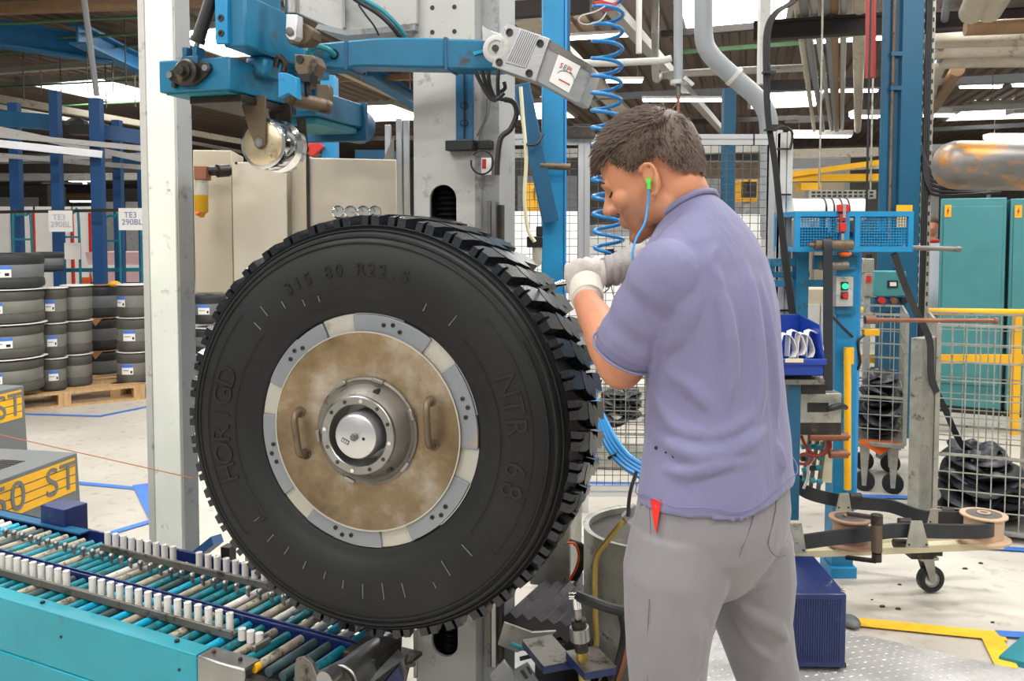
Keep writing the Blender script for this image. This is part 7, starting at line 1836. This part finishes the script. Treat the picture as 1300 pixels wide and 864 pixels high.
# ---- hair
hr = MB()
random.seed(17)
hc, hrad = (-.010, 0, .042), (.100, .081, .088)
def hairline(x, y, z):
    if x > .052: return z > .058 + (x-.052)*.2
    if x > .012: return z > .010 + (x-.012)*1.2
    if x > -.035: return z > .022 - abs(x+.012)*.3
    return z > .020 - (-.035-x)*1.9 and z > -.055 + abs(y)*.3
def hpt(th, ph, k=1.0):
    if th > math.pi/2:
        t = (th-math.pi/2)/(math.pi/2); z = hc[2] - .13*t; w = k*(1-.38*t*t)
        return hc[0] + hrad[0]*w*math.cos(ph), hrad[1]*w*math.sin(ph), z
    x = hc[0] + hrad[0]*k*math.sin(th)*math.cos(ph); y = hc[1] + hrad[1]*k*math.sin(th)*math.sin(ph); z = hc[2] + hrad[2]*k*math.cos(th)
    return x, y, z
NTH, NPH = 40, 64
vsI, vsO = {}, {}
for i in range(NTH+1):
    for j in range(NPH):
        th, ph = math.pi*i/NTH, 2*math.pi*j/NPH
        x, y, z = hpt(th, ph)
        if hairline(x, y, z):
            jt = 1.0 + .015*math.sin(7*ph+3*th) + random.uniform(0, .02)
            vsO[i, j] = hr.bm.verts.new(hd(*hpt(th, ph, jt))); vsI[i, j] = hr.bm.verts.new(hd(*hpt(th, ph, .86)))
for (i, j) in list(vsO):
    q = [(i, j), (i+1, j), (i+1, (j+1) % NPH), (i, (j+1) % NPH)]
    if all(k in vsO for k in q):
        hr.bm.faces.new([vsO[k] for k in q])
hr.bm.verts.ensure_lookup_table()
loose = [v for v in hr.bm.verts if not v.link_faces]
for v in loose: hr.bm.verts.remove(v)
def strand(x, y, z, d, L, r):
    p = hd(x, y, z); dv = (fh*d[0] + lh*d[1] + uh*d[2]).normalized()
    s = dv.orthogonal().normalized(); u = dv.cross(s)
    nrm_ = (fh*(x-hc[0])/hrad[0] + lh*(y-hc[1])/hrad[1] + uh*(z-hc[2])/hrad[2]).normalized()
    q = p + dv*L*.55; e = p + dv*L - nrm_*L*.12
    v0 = [hr.bm.verts.new(p + s*(r*math.cos(a)) + u*(r*math.sin(a))) for a in (0, 2.1, 4.2)]
    v1 = [hr.bm.verts.new(q + s*(r*.8*math.cos(a)) + u*(r*.8*math.sin(a))) for a in (0, 2.1, 4.2)]
    t_ = hr.bm.verts.new(e)
    for k in range(3):
        hr.bm.faces.new((v0[k], v0[(k+1) % 3], v1[(k+1) % 3], v1[k])); hr.bm.faces.new((v1[k], v1[(k+1) % 3], t_))
cnt = 0
while cnt < 7000:
    th, ph = math.acos(random.uniform(-.7, 1)), random.uniform(0, 2*math.pi)
    x, y, z = hpt(th, ph, random.uniform(.96, 1.0))
    if not hairline(x, y, z): continue
    nx, ny, nz = (x-hc[0])/hrad[0], (y-hc[1])/hrad[1], max(-.6, (z-hc[2])/hrad[2])
    top = max(0, nz)
    back = max(0, -nx)
    # comb: forwards on top, down at the sides and back
    d = [.9*top + .25 + nx*.35, ny*.45, .30*nz - .55*(1-top)]
    d = [d[0]*(1-back*.9), d[1], d[2] - back*.35 + .2*top]
    d = [q + random.uniform(-.2, .2) + n_*.16 for q, n_ in zip(d, (nx, ny, nz))]
    front = x > .05
    L = random.uniform(.008, .015) if (top < .35 and not front) else random.uniform(.016, .028)
    if front: L *= 1.25; d[2] -= .35
    strand(x, y, z, d, L, random.uniform(.0008, .0016)); cnt += 1
hr.build('hair', 'hair', man, smooth=60, kind='stuff', label='short dark brown hair combed forwards')
# ---- eye, brow, ear plug and cord
mat('lash', '#3a2a22', .6, var=0)
for s in (-1, 1):
    b = MB(); b.tube([hd(.074, s*.046, .0), hd(.083, s*.036, -.005), hd(.086, s*.026, -.004)], .0022, 6, 3); b.build('eyelash', 'lash', man)
    b = MB(); b.tube([hd(.080, s*.048, .022), hd(.090, s*.034, .030), hd(.093, s*.018, .027)], [.0015, .0035, .003], 6, 4); b.build('eyebrow', 'lash', man)
mat('plug_green', '#5fc24a', .4, var=0)
pq = hd(-.006, .078, -.020)
b = MB(); b.cyl(pq - lh*.006, pq + lh*.012, .0055, seg=12); b.cyl(pq + lh*.008 + Z*.002, pq + lh*.008 - Z*.016, .004, seg=10); ep = b.build('ear_plug', 'plug_green', man)
e0 = pq + lh*.008 - Z*.016
b = MB(); b.tube([e0, at(822, 262, 1.63), at(818, 284, 1.62), at(808, 302, 1.61), at(803, 322, 1.60), at(806, 338, 1.60)], .0022, 6, 6); b.build('ear_plug_cord', 'hose_light', man)
b = MB(); b.tube([at(897, 246, 1.68), at(893, 254, 1.66), at(885, 262, 1.65)], .002, 6, 4); b.build('ear_plug_cord', 'hose_light', man)
# ---- pneumatic carving tool
tool = thing('carving_tool', 'black pneumatic carving knife held against the tyre tread', 'tool', tl(740) - Z*.03)
b = MB(); b.cyl(tl(733), tl(808), .0145, seg=20); b.cyl(tl(726), tl(733), .009, .0145, seg=20); b.build('handle', 'black', tool)
b = MB(); b.cyl(tl(706), tl(728), .0065, .009, seg=14); b.build('shank', 'chrome', tool)
b = MB(); q = tl(707); w = Vector((0, .25, .97)).normalized(); b.prism([q + w*.004, q - w*.004, tip - w*.006, tip - td*.006, tip + w*.002], Yv*.0022); b.build('blade', 'steel_dark', tool)
b = MB(); q = tl(806); b.cyl(q, q + td*.018, .011, seg=14); b.build('air_nipple', 'chrome', tool)
b = MB()
for x in (790, 799): q = tl(x) - Yv*.0145 + Z*.002; b.box(q, (.012, .003, .012))
b.build('label_plate', 'alu', tool)
b = MB(); b.tube([tl(803) + td*.012, at(806, 330, 2.06), at(790, 322, 2.10), at(779, 322, 2.12), at(774, 328, 2.12)], .006, 8, 5); b.build('feed_hose', 'black_cable', tool)
# rubber whisker hanging from the tool
b = MB(); b.tube([tl(776) - Z*.016, at(773, 366, 2.0), at(763, 374, 2.0)], .0016, 5, 4); b.tube([tl(776) - Z*.018, at(778, 372, 2.0), at(783, 382, 2.0)], .0012, 5, 4); tag(b.build('rubber_sliver', 'brown_steel'), 'thin rubber sliver dangling between the gloved hands', 'sliver')
# ================================================================== SECOND WORKER FAR BEHIND
mat('coat', '#c9ccd6', .8, var=.05); mat('jeans', '#5b87b5', .85, var=.1)
px_ = at(1177, 400, 8.6)
g0 = Vector((px_.x, 8.6, 0))
p2_ = thing('person', 'distant worker in a pale grey coat with red collar and jeans', 'person', g0)
b = MB(); fx, ly = Vector((-.2, -.98, 0)).normalized(), None; ly = Vector((-fx.y, fx.x, 0))
b.loft([ring(g0 + Z*z, a, d, 0, 20, 2.2, fx, ly) for z, a, d in ((.85, .15, .11), (1.0, .16, .115), (1.2, .165, .115), (1.38, .17, .105), (1.45, .11, .08), (1.50, .055, .055))])
b.ball(g0 + Z*1.62, (.078, .095, .115), ly, fx, Z); b.cyl(g0 + Z*1.44, g0 + Z*1.56, .052, seg=14); b.ball(g0 + Z*1.60 + fx*.095, (.012, .014, .02))
for s in (-1, 1):
    sh0 = g0 + ly*(.18*s) + Z*1.40
    limb(b, [(sh0, .05), (g0 + ly*(.235*s) + Z*1.13, .042), (g0 + ly*(.22*s) + fx*.10 + Z*.92, .032)])
    hnd = g0 + ly*(.22*s) + fx*.12 + Z*.87
    b.ball(hnd, (.02, .035, .04), seg=10, rg=6)
    for k in range(4): limb(b, [(hnd + fx*(.025-.016*k) - Z*.02, .008), (hnd + fx*(.028-.016*k) - Z*.055, .007), (hnd + fx*(.02-.016*k) - Z*.08, .006)], 2, 6)
    limb(b, [(hnd + fx*.03, .009), (hnd + fx*.05 - Z*.03, .008), (hnd + fx*.05 - Z*.05, .007)], 2, 6)
    limb(b, [(g0 + ly*(.09*s) + Z*.86, .085), (g0 + ly*(.095*s) + Z*.48, .058), (g0 + ly*(.10*s) + Z*.08, .042)])
bb_ = b.build('body', 'skin', p2_, smooth=180); skin_over(bb_, .011, 3)
b = MB()
b.loft([ring(g0 + Z*z, a, d, 0, 20, 2.2, fx, ly) for z, a, d in ((.80, .20, .15), (1.0, .19, .145), (1.2, .19, .14), (1.36, .195, .13), (1.44, .14, .10), (1.47, .085, .08))])
for s in (-1, 1): limb(b, [(g0 + ly*(.18*s) + Z*1.38, .062), (g0 + ly*(.235*s) + Z*1.13, .054), (g0 + ly*(.222*s) + fx*.085 + Z*.95, .045)])
ct_ = b.build('coat', 'coat', p2_, smooth=180); skin_over(ct_, .013, 4)
b = MB(); b.tube([p for p in ring(g0 + Z*1.475, .088, .084, 0, 20, 2.2, fx, ly)], .018, 8, 1, True); b.build('collar', 'red', p2_, smooth=180)
b = MB()
b.loft([ring(g0 + Z*z, a, d, 0, 20, 2.2, fx, ly) for z, a, d in ((.72, .15, .11), (.84, .17, .125), (.98, .165, .12))])
for s in (-1, 1): limb(b, [(g0 + ly*(.09*s) + Z*.84, .095), (g0 + ly*(.095*s) + Z*.48, .072), (g0 + ly*(.10*s) + Z*.10, .062)])
jn = b.build('trousers', 'jeans', p2_, smooth=180); skin_over(jn, .013, 4)
for s in (-1, 1): b = MB(); b.loft([ring(g0 + ly*(.10*s) + fx*.05 + Z*z, w, l, 0, 16, 2.4, fx, ly) for z, w, l in ((0, .045, .13), (.04, .047, .13), (.09, .04, .07))]); b.build('shoe', 'black', p2_, smooth=180)
b = MB(); b.ball(g0 + Z*1.66 - fx*.012, (.084, .1, .09), ly, fx, Z); b.build('hair', 'hair', p2_, smooth=180)
